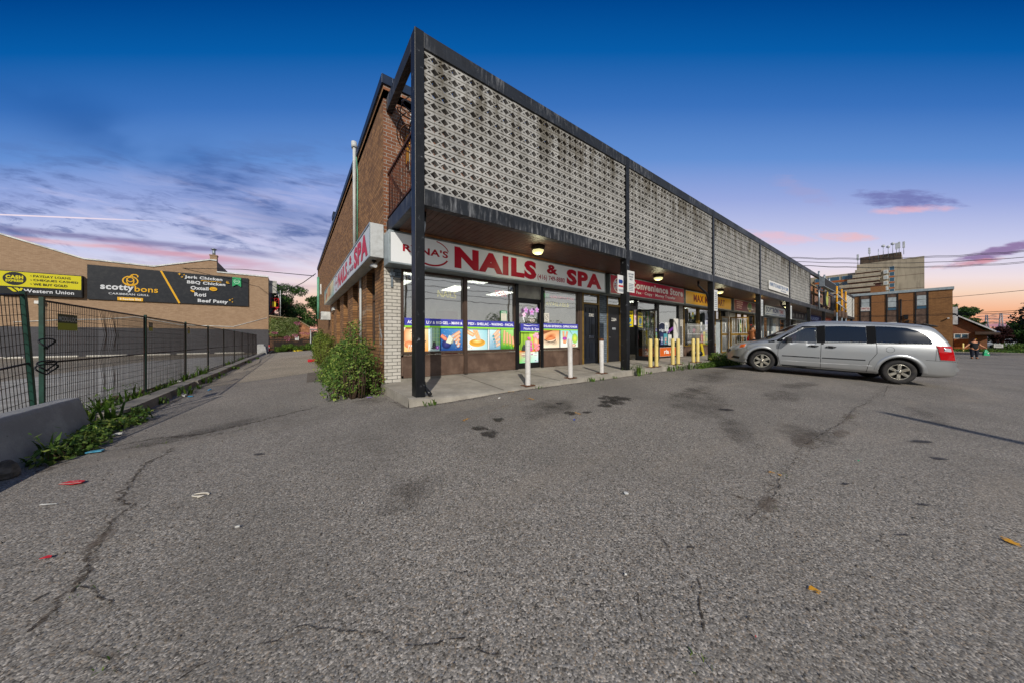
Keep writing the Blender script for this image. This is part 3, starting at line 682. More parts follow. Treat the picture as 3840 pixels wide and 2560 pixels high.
# storefronts ------------------------------------------------------
def glazing(u0, u1, z0, z1, fm, name='window', gm='shop_glass', bars=()):
    t = .05; f = MB(); y0, y1 = V0 - .04, V0 + .06
    f.box(u0, u0 + t, y0, y1, z0, z1).box(u1 - t, u1, y0, y1, z0, z1).box(u0 + t, u1 - t, y0, y1, z1 - t, z1).box(u0 + t, u1 - t, y0 - .01, y1, z0, z0 + t)
    o = f.build(name, fm, plaza, bevel=.004)
    MB().box(u0 + t, u1 - t, V0 + .02, V0 + .028, z0 + t, z1 - t).build('pane', gm, o); return o
def panel(u0, u1, z0, z1, m='brown_panel'):
    f = MB().box(u0, u1, V0 - .02, V0 + .05, z0, z1)
    for a in ((u0, u0 + .04, z0, z1), (u1 - .04, u1, z0, z1), (u0, u1, z1 - .04, z1), (u0, u1, z0, z0 + .05)): f.box(a[0], a[1], V0 - .035, V0 - .02, a[2], a[3])
    return f.build('base_panel', m, plaza)
def pier(u0, u1, m, z1=2.75): MB().box(u0, u1, V0 - .005, V0 + .2, .1, z1).build('brick_pier', m, plaza)
pier(-.055, .29, 'brick_white', 3.38)
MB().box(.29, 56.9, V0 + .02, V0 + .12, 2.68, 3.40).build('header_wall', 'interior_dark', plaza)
MB().box(.29, 56.9, V0 - .02, V0 + .10, .05, .235).build('threshold', 'kerb_concrete', plaza)
for u0, u1 in ((.30, 1.86), (1.86, 3.50), (4.46, 6.16)):
    panel(u0, u1, .235, .74); glazing(u0, u1, .76, 2.66, 'brown_frame')
for u in (1.83, 3.46, 4.42): MB().box(u, u + .09, V0 - .07, V0 - .036, .235, 2.68).build('mullion', 'brown_frame' if u < 3 else 'black_frame', plaza)
def door(u0, u1, z1, fm, glass=True, name='door', m=None, hand=None, ang=0):
    f = MB(); t = .07; H = z1 - .24; w = u1 - u0
    if glass: f.box(0, t, 0, .045, 0, H).box(w - t, w, 0, .045, 0, H).box(t, w - t, 0, .045, H - t, H).box(t, w - t, 0, .045, 0, .16)
    else:
        f.box(0, w, 0, .045, 0, H)
    o = f.build(name, m or fm, plaza, bevel=.003); o.location = (u0, V0 + .0, .24); o.rotation_euler = (0, 0, ang)
    if glass: MB().box(t, w - t, .018, .026, .16, H - t).build('pane', 'shop_glass', o)
    return o
d1 = door(3.56, 4.42, 2.20, 'black_frame'); MB().tube([(.05, -.03, .7), (.05, -.06, .75), (.05, -.06, 1.25), (.05, -.03, 1.3)], .012).build('handle', 'black_frame', d1)
MB().box(3.55, 4.43, V0 - .03, V0 + .05, 2.18, 2.27).build('door_frame', 'black_frame', plaza)
MB().box(3.55, 4.43, V0, V0 + .03, 2.27, 2.66).build('transom_panel', 'ceiling_white', plaza)
def sixpanel(o, w, H):
    f = MB(); 
    for (a, b) in ((.16, .44), (.56, .84)):
        for (c, d) in ((.08, .36), (.46, .80), (.86, .95)):
            x0, x1, z0, z1 = a * w, b * w, c * H, d * H; t = .018
            for q in ((x0, x1, z0, z0 + t), (x0, x1, z1 - t, z1), (x0, x0 + t, z0 + t, z1 - t), (x1 - t, x1, z0 + t, z1 - t)): f.box(q[0], q[1], -.012, 0, q[2], q[3])
    f.build('door_moulding', 'dark_navy_door', o)
d2 = door(6.40, 7.22, 2.28, 'dark_navy_door', False); sixpanel(d2, .82, 2.04)
MB().box(.30, .56, -.014, 0, .87, .97).build('letter_slot', 'chrome', d2); MB().tube([(.77, -.0, .9), (.77, -.06, .9), (.68, -.06, .9)], .012).build('handle', 'chrome', d2)
lettering(Plane((6.4, V0 - .012, .24)), '2282', .28, 1.62, .54, 1.72, 'white_paint', 'house_number', None).parent = plaza
f = MB().box(6.30, 6.38, V0 - .05, V0 + .05, .2, 2.68).box(7.20, 7.25, V0 - .03, V0 + .05, .2, 2.68).box(6.38, 7.20, V0 - .04, V0 + .05, 2.28, 2.34).box(6.38, 7.2, V0 - .04, V0 + .05, 2.62, 2.68)
f.build('door_frame', 'gold_frame', plaza); MB().box(6.38, 7.2, V0 + .01, V0 + .018, 2.34, 2.62).build('transom_pane', 'shop_glass', plaza)
MB().box(6.16, 6.30, V0 - .05, V0 + .05, .2, 2.68).build('mullion', 'brown_frame', plaza)
pier(7.25, 7.70, 'brick_grey')
d3 = door(7.74, 8.50, 2.28, 'plain_black_door', False); MB().box(.28, .50, -.014, 0, 1.18, 1.26).build('letter_slot', 'chrome', d3); MB().tube([(.06, 0, .9), (.06, -.06, .9), (.14, -.06, .9)], .012).build('handle', 'chrome', d3)
lettering(Plane((7.74, V0 - .005, .24)), '2284', .24, 1.50, .54, 1.62, 'white_paint', 'house_number', None).parent = plaza
MB().box(7.70, 7.74, V0 - .04, V0 + .05, .2, 2.68).box(8.50, 8.56, V0 - .04, V0 + .05, .2, 2.68).box(7.74, 8.5, V0 - .04, V0 + .05, 2.28, 2.36).build('door_frame', 'gold_frame', plaza)
MB().box(7.74, 8.5, V0 + .01, V0 + .018, 2.36, 2.64).build('transom_pane', 'shop_glass', plaza)
# convenience store: open door, wide windows
MB().box(8.56, 8.66, V0 - .05, V0 + .05, .2, 2.68).build('mullion', 'black_frame', plaza)
d4 = door(9.62, 10.5, 2.22, 'black_frame', True, ang=R_(-82)); d4.location = (9.55, V0 - .05, .24)
MB().box(8.66, 9.62, V0 - .03, V0 + .05, 2.24, 2.33).build('door_frame', 'black_frame', plaza); glazing(8.66, 9.62, 2.33, 2.68, 'black_frame')
for u0, u1 in ((9.66, 11.25), (11.35, 13.25)):
    glazing(u0, u1, .76, 2.66, 'black_frame'); panel(u0, u1, .235, .74, 'black_frame')
pier(13.30, 13.72, 'brick_white', 2.72)
# mini mart: gold frames, white security bars
for u0, u1 in ((13.77, 15.38), (15.46, 17.6)):
    glazing(u0, u1, .70, 2.66, 'gold_frame'); panel(u0, u1, .235, .68, 'brown_panel')
g = MB()
for i in range(26): u = 13.95 + i * .135; g.tube([(u, V0 - .12, .8), (u, V0 - .12, 1.82)], .011, 5)
for z in (.9, 1.3, 1.72): g.tube([(13.9, V0 - .12, z), (17.4, V0 - .12, z)], .012, 5)
g.build('security_bars', 'white_metal', plaza)
MB().box(17.6, 18.3, V0, V0 + .06, .235, 2.1).build('door', 'blind', plaza); glazing(17.6, 18.3, 2.12, 2.66, 'gold_frame')
def gate(u, ang, w=1.05):
    f = MB(); H = 2.1
    for a in ((0, .06, 0, H), (w - .06, w, 0, H), (.06, w - .06, 0, .07), (.06, w - .06, H - .07, H), (.06, w - .06, 1.0, 1.12)): f.box(a[0], a[1], 0, .05, a[2], a[3])
    o = f.build('security_gate', 'gold_frame', plaza); h = MB()
    for i in range(7): x = .13 + i * (w - .26) / 6; h.tube([(x, .02, .07), (x, .02, H - .07)], .013, 6)
    for z in (.12, .95, 1.16, H - .12): h.tube([(.06, .015, z), (w - .06, .015, z)], .014, 6)
    h.build('gate_bars', 'white_metal', o); o.location = (u, V0 - .06, .25); o.rotation_euler = (0, 0, ang)
gate(18.38, 0, 1.1); gate(19.75, R_(-35), 1.1)
pier(19.50, 19.72, 'brick_white')
for u0, u1 in ((20.9, 22.0), (22.05, 23.1), (23.15, 24.3)): glazing(u0, u1, .32, 2.66, 'gold_frame')
pier(24.3, 24.9, 'brick_white')
for u0, u1 in ((25.0, 26.3), (26.35, 27.6), (27.65, 28.6)): glazing(u0, u1, .32, 2.66, 'grey_metal')
MB().box(28.7, 29.6, V0, V0 + .06, .235, 2.2).build('door', 'blind', plaza); pier(29.7, 30.4, 'brick_white')
for k in range(4):
    u = 30.6 + k * 6.4
    for a, b in ((0, 1.8), (1.85, 3.6)): glazing(u + a, u + b, .6, 2.66, 'grey_metal'); panel(u + a, u + b, .235, .58, 'brown_panel')
    MB().box(u + 3.8, u + 4.7, V0, V0 + .06, .235, 2.2).build('door', 'dark_navy_door', plaza); pier(u + 5.6, u + 6.2, 'brick_white')
# shop interiors
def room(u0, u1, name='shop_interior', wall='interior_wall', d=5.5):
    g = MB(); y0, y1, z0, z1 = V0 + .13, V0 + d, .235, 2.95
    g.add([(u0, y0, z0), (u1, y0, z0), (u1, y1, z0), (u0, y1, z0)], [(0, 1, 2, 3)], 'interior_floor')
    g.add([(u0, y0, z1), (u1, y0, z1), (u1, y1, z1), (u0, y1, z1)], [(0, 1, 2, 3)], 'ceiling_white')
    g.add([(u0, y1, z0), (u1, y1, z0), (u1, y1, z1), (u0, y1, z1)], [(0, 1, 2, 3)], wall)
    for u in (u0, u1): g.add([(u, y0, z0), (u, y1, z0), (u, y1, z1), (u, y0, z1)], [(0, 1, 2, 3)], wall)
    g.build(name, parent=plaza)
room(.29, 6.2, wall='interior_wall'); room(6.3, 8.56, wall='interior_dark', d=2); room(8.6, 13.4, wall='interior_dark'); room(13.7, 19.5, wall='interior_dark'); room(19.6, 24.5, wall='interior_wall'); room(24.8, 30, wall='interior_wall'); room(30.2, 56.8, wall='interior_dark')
for i, (u, v) in enumerate(((1.1, 3.1), (3.2, 3.1), (5.2, 3.1), (1.1, 5.2), (3.2, 5.2), (5.2, 5.2))):
    o = tag(MB().box(-.3, .3, -.6, .6, 0, .015).build('troffer_light', 'troffer', loc=(u, v, 2.925)), 'white square panel light in the nail salon ceiling', 'ceiling light', 'panel lights in the salon ceiling')
for u in (9.6, 12.2, 15.2, 17.8, 21, 23.3, 26, 28.4): tag(MB().box(-.3, .3, -.6, .6, 0, .015).build('troffer_light', 'troffer', loc=(u, 3.9, 2.925)), 'white panel light added to brighten a shop interior along the plaza', 'ceiling light', 'panel lights added to brighten the other shops')  # added panels that brighten and warm the other shop interiors
# wall panels/cabinet and counters inside the salon
tag(MB().box(2.6, 3.3, 5.2, 5.6, .24, 2.1).build('display_cabinet', 'red_paint'), 'dark red display cabinet standing inside the nail salon', 'cabinet')
for i, u in enumerate((1.0, 2.2, 4.9)):
    o = thing('manicure_table', 'pale manicure table inside the nail salon window', 'table', (u, 3.4, .24), 0, 'manicure tables in the salon')
    MB().box(-.45, .45, -.2, .2, .70, .74).build('table_top', 'white_metal', o); MB().box(-.43, -.38, -.18, .18, 0, .7).box(.38, .43, -.18, .18, 0, .7).build('table_base', 'white_metal', o)

# ------------------------------------------------------------------ window graphics of the salon
W1 = Plane((0, V0 - .002, 0))
P_, G_, SK, SK2, OR = '#3d3f9e', '#8fd42a', '#e8a878', '#b5653a', '#e9893c'
def hand(p, cx, cy, s, nails, ang=0., base=('#f2c4a0', '#c47f58'), n=4):
    for i in range(n):
        a = ang + (i - (n - 1) / 2) * .16; L = s * (1 - .10 * abs(i - 1.2)); ox = cx + (i - (n - 1) / 2) * s * .27 * math.cos(ang); oy = cy + (i - (n - 1) / 2) * s * .27 * math.sin(ang)
        x1, y1 = ox - math.sin(a) * L, oy + math.cos(a) * L
        p.cap(ox, oy, x1, y1, s * .24, *base); p.ell(x1, y1, s * .075, s * .14, nails, '#7f93a0', a)
pr = Print(W1, .004, .0006)
pr.rect(.36, .82, .92, 1.36, '#f5b46a', ['#f3c77e', '#f0a04c', '#f7d9a8', '#f2e9d0'])
pr.ell(.50, 1.16, .15, .25, '#ffd9ae', '#e8935a').ell(.60, 1.26, .12, .10, '#fff0d6', '#f6cfa0').ell(.56, 1.21, .035, .016, '#2a1a14', '#6d4a38').ell(.56, 1.215, .014, .014, '#0d0d0d').line([(.49, 1.255), (.56, 1.275), (.62, 1.255)], .008, '#5b3420', .004)
pr.ell(.58, 1.06, .04, .014, '#c4503c', '#a03b2c').ell(.47, .98, .10, .08, '#f4b07c', '#d9784a')
for i in range(4): pr.cap(.44 + i * .045, .84, .47 + i * .05, .95, .035, '#ffe0bf', '#d98b5c'); pr.ell(.473 + i * .05, .955, .012, .02, '#f3f3f3')
pr.rect(.92, .82, 1.20, 1.36, '#8ec5cf', ['#dfe9dc', '#7fb0b8', '#a9dbe6', '#cfeef2'])
for i in range(6): x = 1.02 + i * .033; pr.rect(x, .95, x + .02, 1.36, '#6f9a1e' if i % 2 else '#4f7a14'); 
for z in (1.02, 1.12, 1.22, 1.3): pr.rect(1.02, z, 1.205, z + .004, '#d5e08a')
for i, (rx, z) in enumerate(((.07, .89), (.055, .935), (.045, .975), (.03, 1.01))): pr.ell(1.06, z, rx, .026, '#5b5a60', '#26242a')
pr.ell(1.14, .90, .045, .045, '#d37ae0', '#8a2fa8').ell(1.14, .9, .015, .015, '#f5d0ff')
for i in range(5): pr.ell(.95 + i * .05, .84, .02, .013, '#d9e6e6', '#8f9a9a')
pr.rect(1.22, .82, 1.80, 1.36, '#2f66b0', ['#123a80', '#1c4f96', '#5f9fd0', '#2f7ac0'])
for i in range(40): r = random.Random(i); pr.ell(1.24 + r.random() * .54, .84 + r.random() * .5, .006, .006, '#cfe6ff')
pr.ell(1.36, .98, .12, .10, '#3a3f86', '#15205c').poly([(1.34, 1.02), (1.46, .98), (1.55, 1.14), (1.43, 1.19)], '#d9dcc8').poly([(1.46, .98), (1.52, 1.0), (1.58, 1.12), (1.55, 1.14)], '#a3a58f')
pr.cap(1.22, 1.18, 1.33, 1.10, .09, '#f2a07c', '#c45c48')
for i in range(4): pr.cap(1.72 - i * .01, 1.27 - i * .085, 1.53 + i * .045, 1.16 - i * .075, .085, '#f7c6a4', '#c98560'); pr.ell(1.53 + i * .045, 1.16 - i * .075, .045, .024, '#e9eef2', '#8a98a8', .6)
def band(pr, a0, a1, t_, b0, b1):
    pr.rect(a0, 1.36, a1, 1.42, G_).rect(a0, 1.40, a1, 1.57, P_).text(t_, b0, 1.445, b1, 1.515, '#f4f4fa', .03); pr.build('window_graphic', 'print_window_glow', plaza)
band(pr, .36, 1.80, 'ACRYLIC - U.V & BIO GEL - MANI &', .42, 1.78)
pr = Print(W1, .004, .0006)
pr.rect(1.93, .82, 2.55, 1.36, '#bfe3ea', ['#eef6f2', '#a9d3da', '#8ecbd9', '#d3f0f2'])
pr.ell(2.24, 1.0, .24, .10, '#c98a1c', '#e9b040').ell(2.24, 1.03, .20, .07, '#f4cf6a', '#c9881c').ell(2.24, 1.04, .12, .03, '#fff0b0', '#eebf50')
for i in range(3): pr.cap(2.12 + i * .05, 1.32, 2.25 + i * .035, 1.07, .045, '#ffd3a4', '#d58a50')
pr.cap(1.93, 1.29, 2.10, 1.20, .10, '#ffd9ae', '#d98b50').ell(2.06, .87, .06, .045, '#ffffff', '#d9dfe3').ell(2.06, .87, .015, .015, '#f0c030').ell(1.98, .92, .05, .03, '#eef4f6', '#b5c9d3')
pr.rect(2.56, .82, 2.60, 1.36, '#e3e7e8')
pr.rect(2.61, .82, 2.96, 1.36, '#9fc9d6', ['#7fa9c4', '#6fa5ba', '#bfe3ec', '#d3edf0'])
for i in range(4): pr.cap(2.94, 1.36 - i * .13, 2.74 + i * .02, 1.17 - i * .085, .08, '#fbd3b4', '#cf9068'); pr.ell(2.735 + i * .02, 1.165 - i * .085, .036, .03, '#4fc4d6', '#1f7a98', .8)
for i in range(18): r = random.Random(i + 99); pr.ell(2.68 + r.random() * .14, .86 + r.random() * .2, .014, .014, '#e3f6fb', '#2f86b0')
pr.rect(2.97, .82, 3.40, 1.36, '#7fc45a', ['#4f9a2a', '#5fa83a', '#a9e08a', '#8fd470'])
for i in range(4): x = 3.06 + i * .09; pr.cap(x + .03, 1.32 - i * .05, x + .01 + i * .015, .98 - i * .02, .075, '#f4c49c', '#b9784c'); pr.ell(x + .01 + i * .015, .965 - i * .02, .028, .045, '#c9e04a' if i < 3 else '#f4d030', '#6f9a1c')
for i in range(30): r = random.Random(i + 7); x = 2.98 + r.random() * .4; pr.line([(x, .82), (x + r.uniform(-.03, .03), .87 + r.random() * .08)], .012, '#2f7a1c', .002)
band(pr, 1.93, 3.40, 'PEDI - SHELLAC - WAXING - FACIAL', 1.95, 3.38)
pr = Print(W1, .004, .0006)
pr.rect(4.52, .82, 5.24, 1.36, '#ecd2ae', ['#f6ecd6', '#eee0c4', '#d99a62', '#d58a50'])
pr.ell(4.86, 1.16, .26, .11, '#b5481c', '#efb27c', .25).poly([(4.53, 1.22), (5.0, 1.36), (4.53, 1.32)], '#8a5232').ell(4.86, 1.10, .22, .05, '#e9a06c', '#c9683a', .1)
for i in range(22):
    t = i / 21; x = 4.60 + t * .46; y = 1.045 - .05 * math.sin(math.pi * t); pr.line([(x, y), (x + (t - .45) * .16, y - .10 - .03 * math.sin(t * 9))], .009, '#2a120a', .002)
pr.line([(4.57, 1.08), (4.7, 1.02), (4.86, .99), (5.0, 1.02), (5.08, 1.08)], .016, '#1f0d08')
pr.rect(5.25, .82, 5.27, 1.36, '#6d8590').rect(5.28, .82, 6.10, 1.36, '#a9dbe3', ['#f3f1e8', '#dfe8d3', '#7fc9d9', '#9fd6c0'])
for s in (-1, 1): pr.cap(5.50 + s * .09, 1.33, 5.47 + s * .03, .98, .085, '#f0b48a', '#c47a50')
pr.ell(5.47, 1.10, .10, .05, '#c94fc0', '#8a2f98').ell(5.95, 1.1, .14, .16, '#e6e04a', '#7fc45a').ell(5.9, .88, .1, .05, '#f7e3d3', '#b5764c').line([(5.7, 1.36), (5.85, 1.2), (5.95, 1.28)], .02, '#3f8a3a', .004)
band(pr, 4.52, 6.10, 'EYELASH EXTENSION - DIPPING POWDER', 4.56, 6.06)
# door graphic
D0 = Plane((3.56 + .075, V0 + .012, 0)); pr = Print(D0, .004, .0006); W = .715
pr.rect(0, .40, W, 1.28, '#7fb83a', ['#3f8a1e', '#8fc0a0', '#c9e86a', '#b9dc4a'])
for i in range(7): x = .04 + i * .05; pr.rect(x, .78, x + .022, 1.28, '#5f8a14' if i % 2 else '#2f6a14')
pr.rect(0, .40, W, .74, '#9fd6cf', ['#6fc46a', '#bfe6ec', '#e9f6f2', '#d9a070']); pr.rect(0, .72, W, .77, '#d9803c')
for i in range(26): r = random.Random(i); x = r.random() * .6; z = .42 + r.random() * .28; pr.rect(x, z, x + .06 + r.random() * .08, z + .008, r.choice(['#2f6a3a', '#d64fae', '#ffffff', '#2a3a30']))
for i in range(26): r = random.Random(i + 40); x = .30 + r.random() * .14; z = .76 + r.random() * .38; pr.ell(x, z, .04, .03, '#ff8ad0', '#d6309a', r.random() * 3)
for rx, z in ((.10, .78), (.08, .83), (.06, .87), (.035, .91)): pr.ell(.14, z, rx, .025, '#4a4a50', '#1a1a1e')
pr.ell(.60, 1.0, .11, .24, '#ffd3a8', '#e08a50')
for i in range(16): r = random.Random(i + 70); pr.ell(.5 + r.random() * .2, 1.10 + r.random() * .16, .04, .03, '#ffd9e6', '#e58aa8', r.random() * 3); pr.ell(.52 + r.random() * .19, .76 + r.random() * .2, .035, .028, '#ffc0cf', '#e86a7a', r.random() * 3)
pr.rect(0, 1.28, W, 1.32, G_).rect(0, 1.31, W, 1.53, P_).text('Nails & Spa', .12, 1.33, .70, 1.42, '#f2f2fa', .01)
pr.line([(.12, 1.49), (.3, 1.465), (.45, 1.49), (.66, 1.47)], .02, '#ffffff', .004)
for cx, cz, s in ((.20, 1.92, .09), (.42, 1.88, .10), (.62, 1.95, .08), (.12, 1.78, .07)):
    for k in range(5): pr.ell(cx + math.cos(k * 1.257 + .3) * s * .55, cz + math.sin(k * 1.257 + .3) * s * .6, s * .5, s * .32, '#e9a6dc', '#a98ac9' if cz > 1.8 else '#f3e3ef', k * 1.257 + .3)
    pr.ell(cx, cz, s * .25, s * .25, '#c9389a')
pr.text('Welcome To', .27, 1.70, .57, 1.735, '#f0f0f0', .01).ring(.42, 1.63, .09, .05, .008, '#f0e3dc').text("RYNA'S", .34, 1.61, .50, 1.65, '#f0e3dc', .03)
pr.line([(.08, 1.72), (.11, 1.62), (.15, 1.57)], .03, '#f0f0f4', .01)
pr.build('door_graphic', 'print_window_glow', plaza)
# neon and led words, notices
def neon(t, u0, z0, u1, z1, m, label, y=V0 + .12):
    o = lettering(Plane((0, y, 0)), t, u0, z0, u1, z1, m, 'neon_sign', None, -.004, .0); tag(o, label, 'sign'); return o
neon('OPEN', 2.88, 2.28, 3.25, 2.44, 'neon_red', 'red neon OPEN sign in the upper right of the second salon window')
def led_words(rows, u0, z1, m_list, label):
    root = thing('led_sign', label, 'sign', (u0, V0 + .15, z1))
    for k, (t, x0, z0, x1, zz1, m) in enumerate(rows):
        vs, fs, a0, a1, b0, b1 = text_mesh(t, .01); g = MB(); y = z0
        lettering(Plane((0, -.004, 0)), t, x0, z0, x1, zz1, m, 'led_text', root, -.012, .0)
    return root
led_words([('NAILS', 0, 0, .5, .17, 'led_yellow')], 1.22, 2.12, None, 'coloured led letters glowing high in the first salon window')
led_words([('GIFT', 0, .24, .34, .36, 'led_green'), ('CERTIFICATES', .42, .25, 1.5, .33, 'led_red'), ('AVAILABLE', .2, 0, 1.25, .12, 'led_yellow')], 4.6, 2.14, None, 'green red and yellow led letters reading gift certificates available')
def notice(name, label, u0, z0, u1, z1, fn, y=V0 - .006, m='print', cat='notice', group=None):
    pr = Print(Plane((0, y, 0)), .001, .0007); fn(pr, u0, z0, u1, z1); o = pr.build(name, m); tag(o, label, cat, group); return o
def n_pass(p, a, b, c, d):
    p.rect(a, b, c, d, '#3f9a6a').rect(a + .012, b + .012, c - .012, d - .075, '#e6e3d3').text('PASS', a + .03, d - .062, c - .03, d - .02, '#f4f4f4', .03)
    for i in range(5): p.rect(a + .03, b + .04 + i * .035, c - .04, b + .045 + i * .035, '#8a8a80')
notice('inspection_notice', 'green bordered PASS inspection notice taped in the second salon window', 2.98, 1.58, 3.19, 1.87, n_pass)
def n_cart(p, a, b, c, d):
    p.rect(a, b, c, d, '#dedbd0').ring((a + c) / 2, (b + d) / 2, .06, .065, .012, '#3a3a3a').line([(a + .05, b + .09), (c - .05, d - .09)], .012, '#3a3a3a')
    p.text('No Strollers', a + .02, d - .05, c - .02, d - .03, '#333333').rect(a + .03, b + .02, c - .03, b + .035, '#555555')
notice('no_entry_notice', 'white notice with a crossed circle in the window right of the salon door', 4.60, 1.60, 4.80, 1.88, n_cart)

# ------------------------------------------------------------------ fascia signs
def box_sign(label, u0, u1, z0, z1, fn, y=1.45, edge='sign_edge', face='#b9bec0', name='shop_sign', m='print_sign_glow', depth=None):
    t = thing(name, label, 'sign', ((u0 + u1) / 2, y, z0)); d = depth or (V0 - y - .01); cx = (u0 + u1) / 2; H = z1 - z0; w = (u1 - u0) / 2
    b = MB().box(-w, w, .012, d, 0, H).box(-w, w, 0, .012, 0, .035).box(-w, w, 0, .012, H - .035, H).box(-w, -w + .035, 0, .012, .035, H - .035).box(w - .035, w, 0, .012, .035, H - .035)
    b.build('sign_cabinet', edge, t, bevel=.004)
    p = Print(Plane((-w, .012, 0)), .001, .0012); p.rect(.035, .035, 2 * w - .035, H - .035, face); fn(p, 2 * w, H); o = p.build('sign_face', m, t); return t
RED = '#9c0c26'; RED2 = '#8e0f30'
def s_nails(p, W, H):
    o = .07
    p.ring(.92, .36, .40, .27, .022, RED, 15, 75).ring(.92, .34, .40, .27, .04, RED, 225, 335)
    p.text("RYNA'S", .28, .28, 1.30, .44, RED, .04)
    p.text('NAILS', 1.46, .09, 3.98, .60, RED, .075, col2='#b00f2c').text('&', 4.38, .33, 4.82, .60, RED, .06)
    p.text('(416) 749-8880', 4.02, .09, 5.12, .27, RED2, .02).text('SPA', 5.20, .09, 6.90, .58, RED, .075, col2='#b00f2c')
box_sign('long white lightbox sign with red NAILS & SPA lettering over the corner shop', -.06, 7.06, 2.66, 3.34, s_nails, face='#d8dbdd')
def s_conv(p, W, H):
    p.ell(.55, .335, .36, .27, '#a3183a', '#8d1230').ring(.55, .335, .33, .26, .035, '#e6e0dc').ring(.55, .335, .15, .26, .022, '#e6e0dc').rect(.22, .33, .88, .35, '#e6e0dc').rect(.54, .08, .56, .6, '#e6e0dc').rect(.27, .20, .83, .215, '#e6e0dc').rect(.27, .46, .83, .475, '#e6e0dc')
    p.text('Arthur', .24, .36, .86, .49, '#2f6fc0', .05).text('Variety', .26, .18, .9, .30, '#2f6fc0', .05).text('Arthur', .24, .365, .86, .485, '#dfeaf6', .01).text('Variety', .26, .185, .9, .295, '#dfeaf6', .01)
    p.text('Convenience Store', 1.25, .31, 5.42, .60, '#dcd6d2', .05).text('Fax · Copy · Money Transfer', 1.62, .10, 4.72, .25, '#dcd6d2', .035)
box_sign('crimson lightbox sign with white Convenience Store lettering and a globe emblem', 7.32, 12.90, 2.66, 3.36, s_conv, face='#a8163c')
def s_max(p, W, H):
    p.text('MAX MINI MART', .85, .17, 4.75, .52, '#7a1f14', .06)
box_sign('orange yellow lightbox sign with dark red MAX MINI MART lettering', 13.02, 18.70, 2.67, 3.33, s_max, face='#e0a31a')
def s_fish(p, W, H):
    for i, t_ in enumerate(('HALIBUT FISH', 'FRESH CUT FRIES', 'BURGERS', 'HOT SAUCE')): p.text(t_, .45, .52 - i * .12, 1.5 if i < 2 else 1.3, .59 - i * .12, '#d0c4c4', .03)
    p.ell(2.75, .36, .42, .28, '#c9bd7a').ell(2.75, .37, .38, .25, '#3f7a3a', '#2b4f2a').text("Fish 'n Chips", 2.3, .16, 3.4, .30, '#e9dfcf', .04).ell(2.75, .10, .22, .06, '#d9b43a')
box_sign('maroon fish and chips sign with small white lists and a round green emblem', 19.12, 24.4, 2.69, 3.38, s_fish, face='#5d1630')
def s_tax(p, W, H):
    p.text('SOFTRON', .35, .24, 3.4, .60, '#1f2f66', .05).text('TAX', 3.7, .26, 4.9, .55, '#a8182a', .05).text('www.softron.ca', .35, .08, 2.9, .19, '#1f4a86', .02).text('416-740-1000', 3.7, .08, 5.4, .19, '#1f4a86', .02)
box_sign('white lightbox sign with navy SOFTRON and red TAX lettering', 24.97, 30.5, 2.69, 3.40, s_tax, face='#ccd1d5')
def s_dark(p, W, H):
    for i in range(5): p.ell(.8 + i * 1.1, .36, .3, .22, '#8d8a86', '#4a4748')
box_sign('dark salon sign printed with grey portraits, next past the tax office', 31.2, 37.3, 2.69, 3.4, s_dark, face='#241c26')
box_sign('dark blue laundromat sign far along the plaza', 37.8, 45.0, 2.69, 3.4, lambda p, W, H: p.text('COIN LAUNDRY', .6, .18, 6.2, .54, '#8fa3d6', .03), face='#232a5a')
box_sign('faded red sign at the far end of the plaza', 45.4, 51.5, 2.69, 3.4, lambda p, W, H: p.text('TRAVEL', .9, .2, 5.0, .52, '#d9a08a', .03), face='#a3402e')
# banner hung on the screens
t = thing('banner', 'white banner with blue home style fish lettering tied to the block screen', 'banner', (19.6, -.01, 3.80)); 
MB().box(0, 4.25, -.012, 0, 0, .50).build('banner_sheet', 'white_paint', t)
p = Print(Plane((0, -.012, 0)), .001, .001); p.text("HOME STYLE HALIBUT FISH 'N' CHIPS", .15, .20, 4.1, .42, '#2c5a8c', .05).text('FREE PARKING', 2.4, .07, 3.6, .14, '#2c5a8c', .03); p.build('lettering', 'print', t)
# parking / camera signs on posts
def post_sign(u, z0, w, h, label, fn, group=None, dy=-.02, ox=0):
    t = thing('parking_sign', label, 'sign', (u + ox, dy, z0), 0, group); MB().box(0, w, 0, .004, 0, h).build('sign_plate', 'white_paint', t)
    p = Print(Plane((0, 0, 0)), .001, .0008); fn(p, w, h); p.build('sign_print', 'print', t); return t
def s_park(p, w, h):
    p.rect(.012, .012, w - .012, h - .012, '#cfd1cf')
    for i, t_ in enumerate(('CUSTOMER', 'PARKING', 'ONLY')): p.text(t_, .04 + .03 * i, h - .12 - i * .075, w - .04 - .03 * i, h - .07 - i * .075, '#23324f', .04)
    for i in range(5): p.rect(.06, .05 + i * .045, w - .06, .066 + i * .045, '#6f7986')
post_sign(6.07, 2.42, .36, .62, 'white CUSTOMER PARKING ONLY plate on the second steel post', s_park)
def s_cam(p, w, h):
    p.rect(.01, .01, w - .01, h - .01, '#d4d6d8').rect(.05, h - .24, w - .1, h - .13, '#1f3f8c').ell(w - .1, h - .18, .05, .05, '#1f3f8c').rect(.04, h - .34, w - .04, h - .29, '#c02a35').rect(.04, .05, w - .04, h - .4, '#9aa0a8')
post_sign(5.78, 2.38, .30, .52, 'white and blue security camera warning plate on the second steel post, behind the parking plate', s_cam, dy=.10)
for k, (z, lab) in enumerate(((2.2, 'tall white notice plate on the third steel post'), (2.25, 'tall white notice plate on the fourth steel post'), (2.3, 'tall white notice plate on the fifth steel post'))):
    def s_txt(p, w, h):
        p.rect(.01, .01, w - .01, h - .01, '#cdd0d0')
        for i in range(9): p.rect(.05, .08 + i * .08, w - .05, .105 + i * .08, '#5f6a78')
    post_sign(12.16 + k * 6.05, z, .36, .86, lab, s_txt)
for k in range(3): MB  # (no more plates)
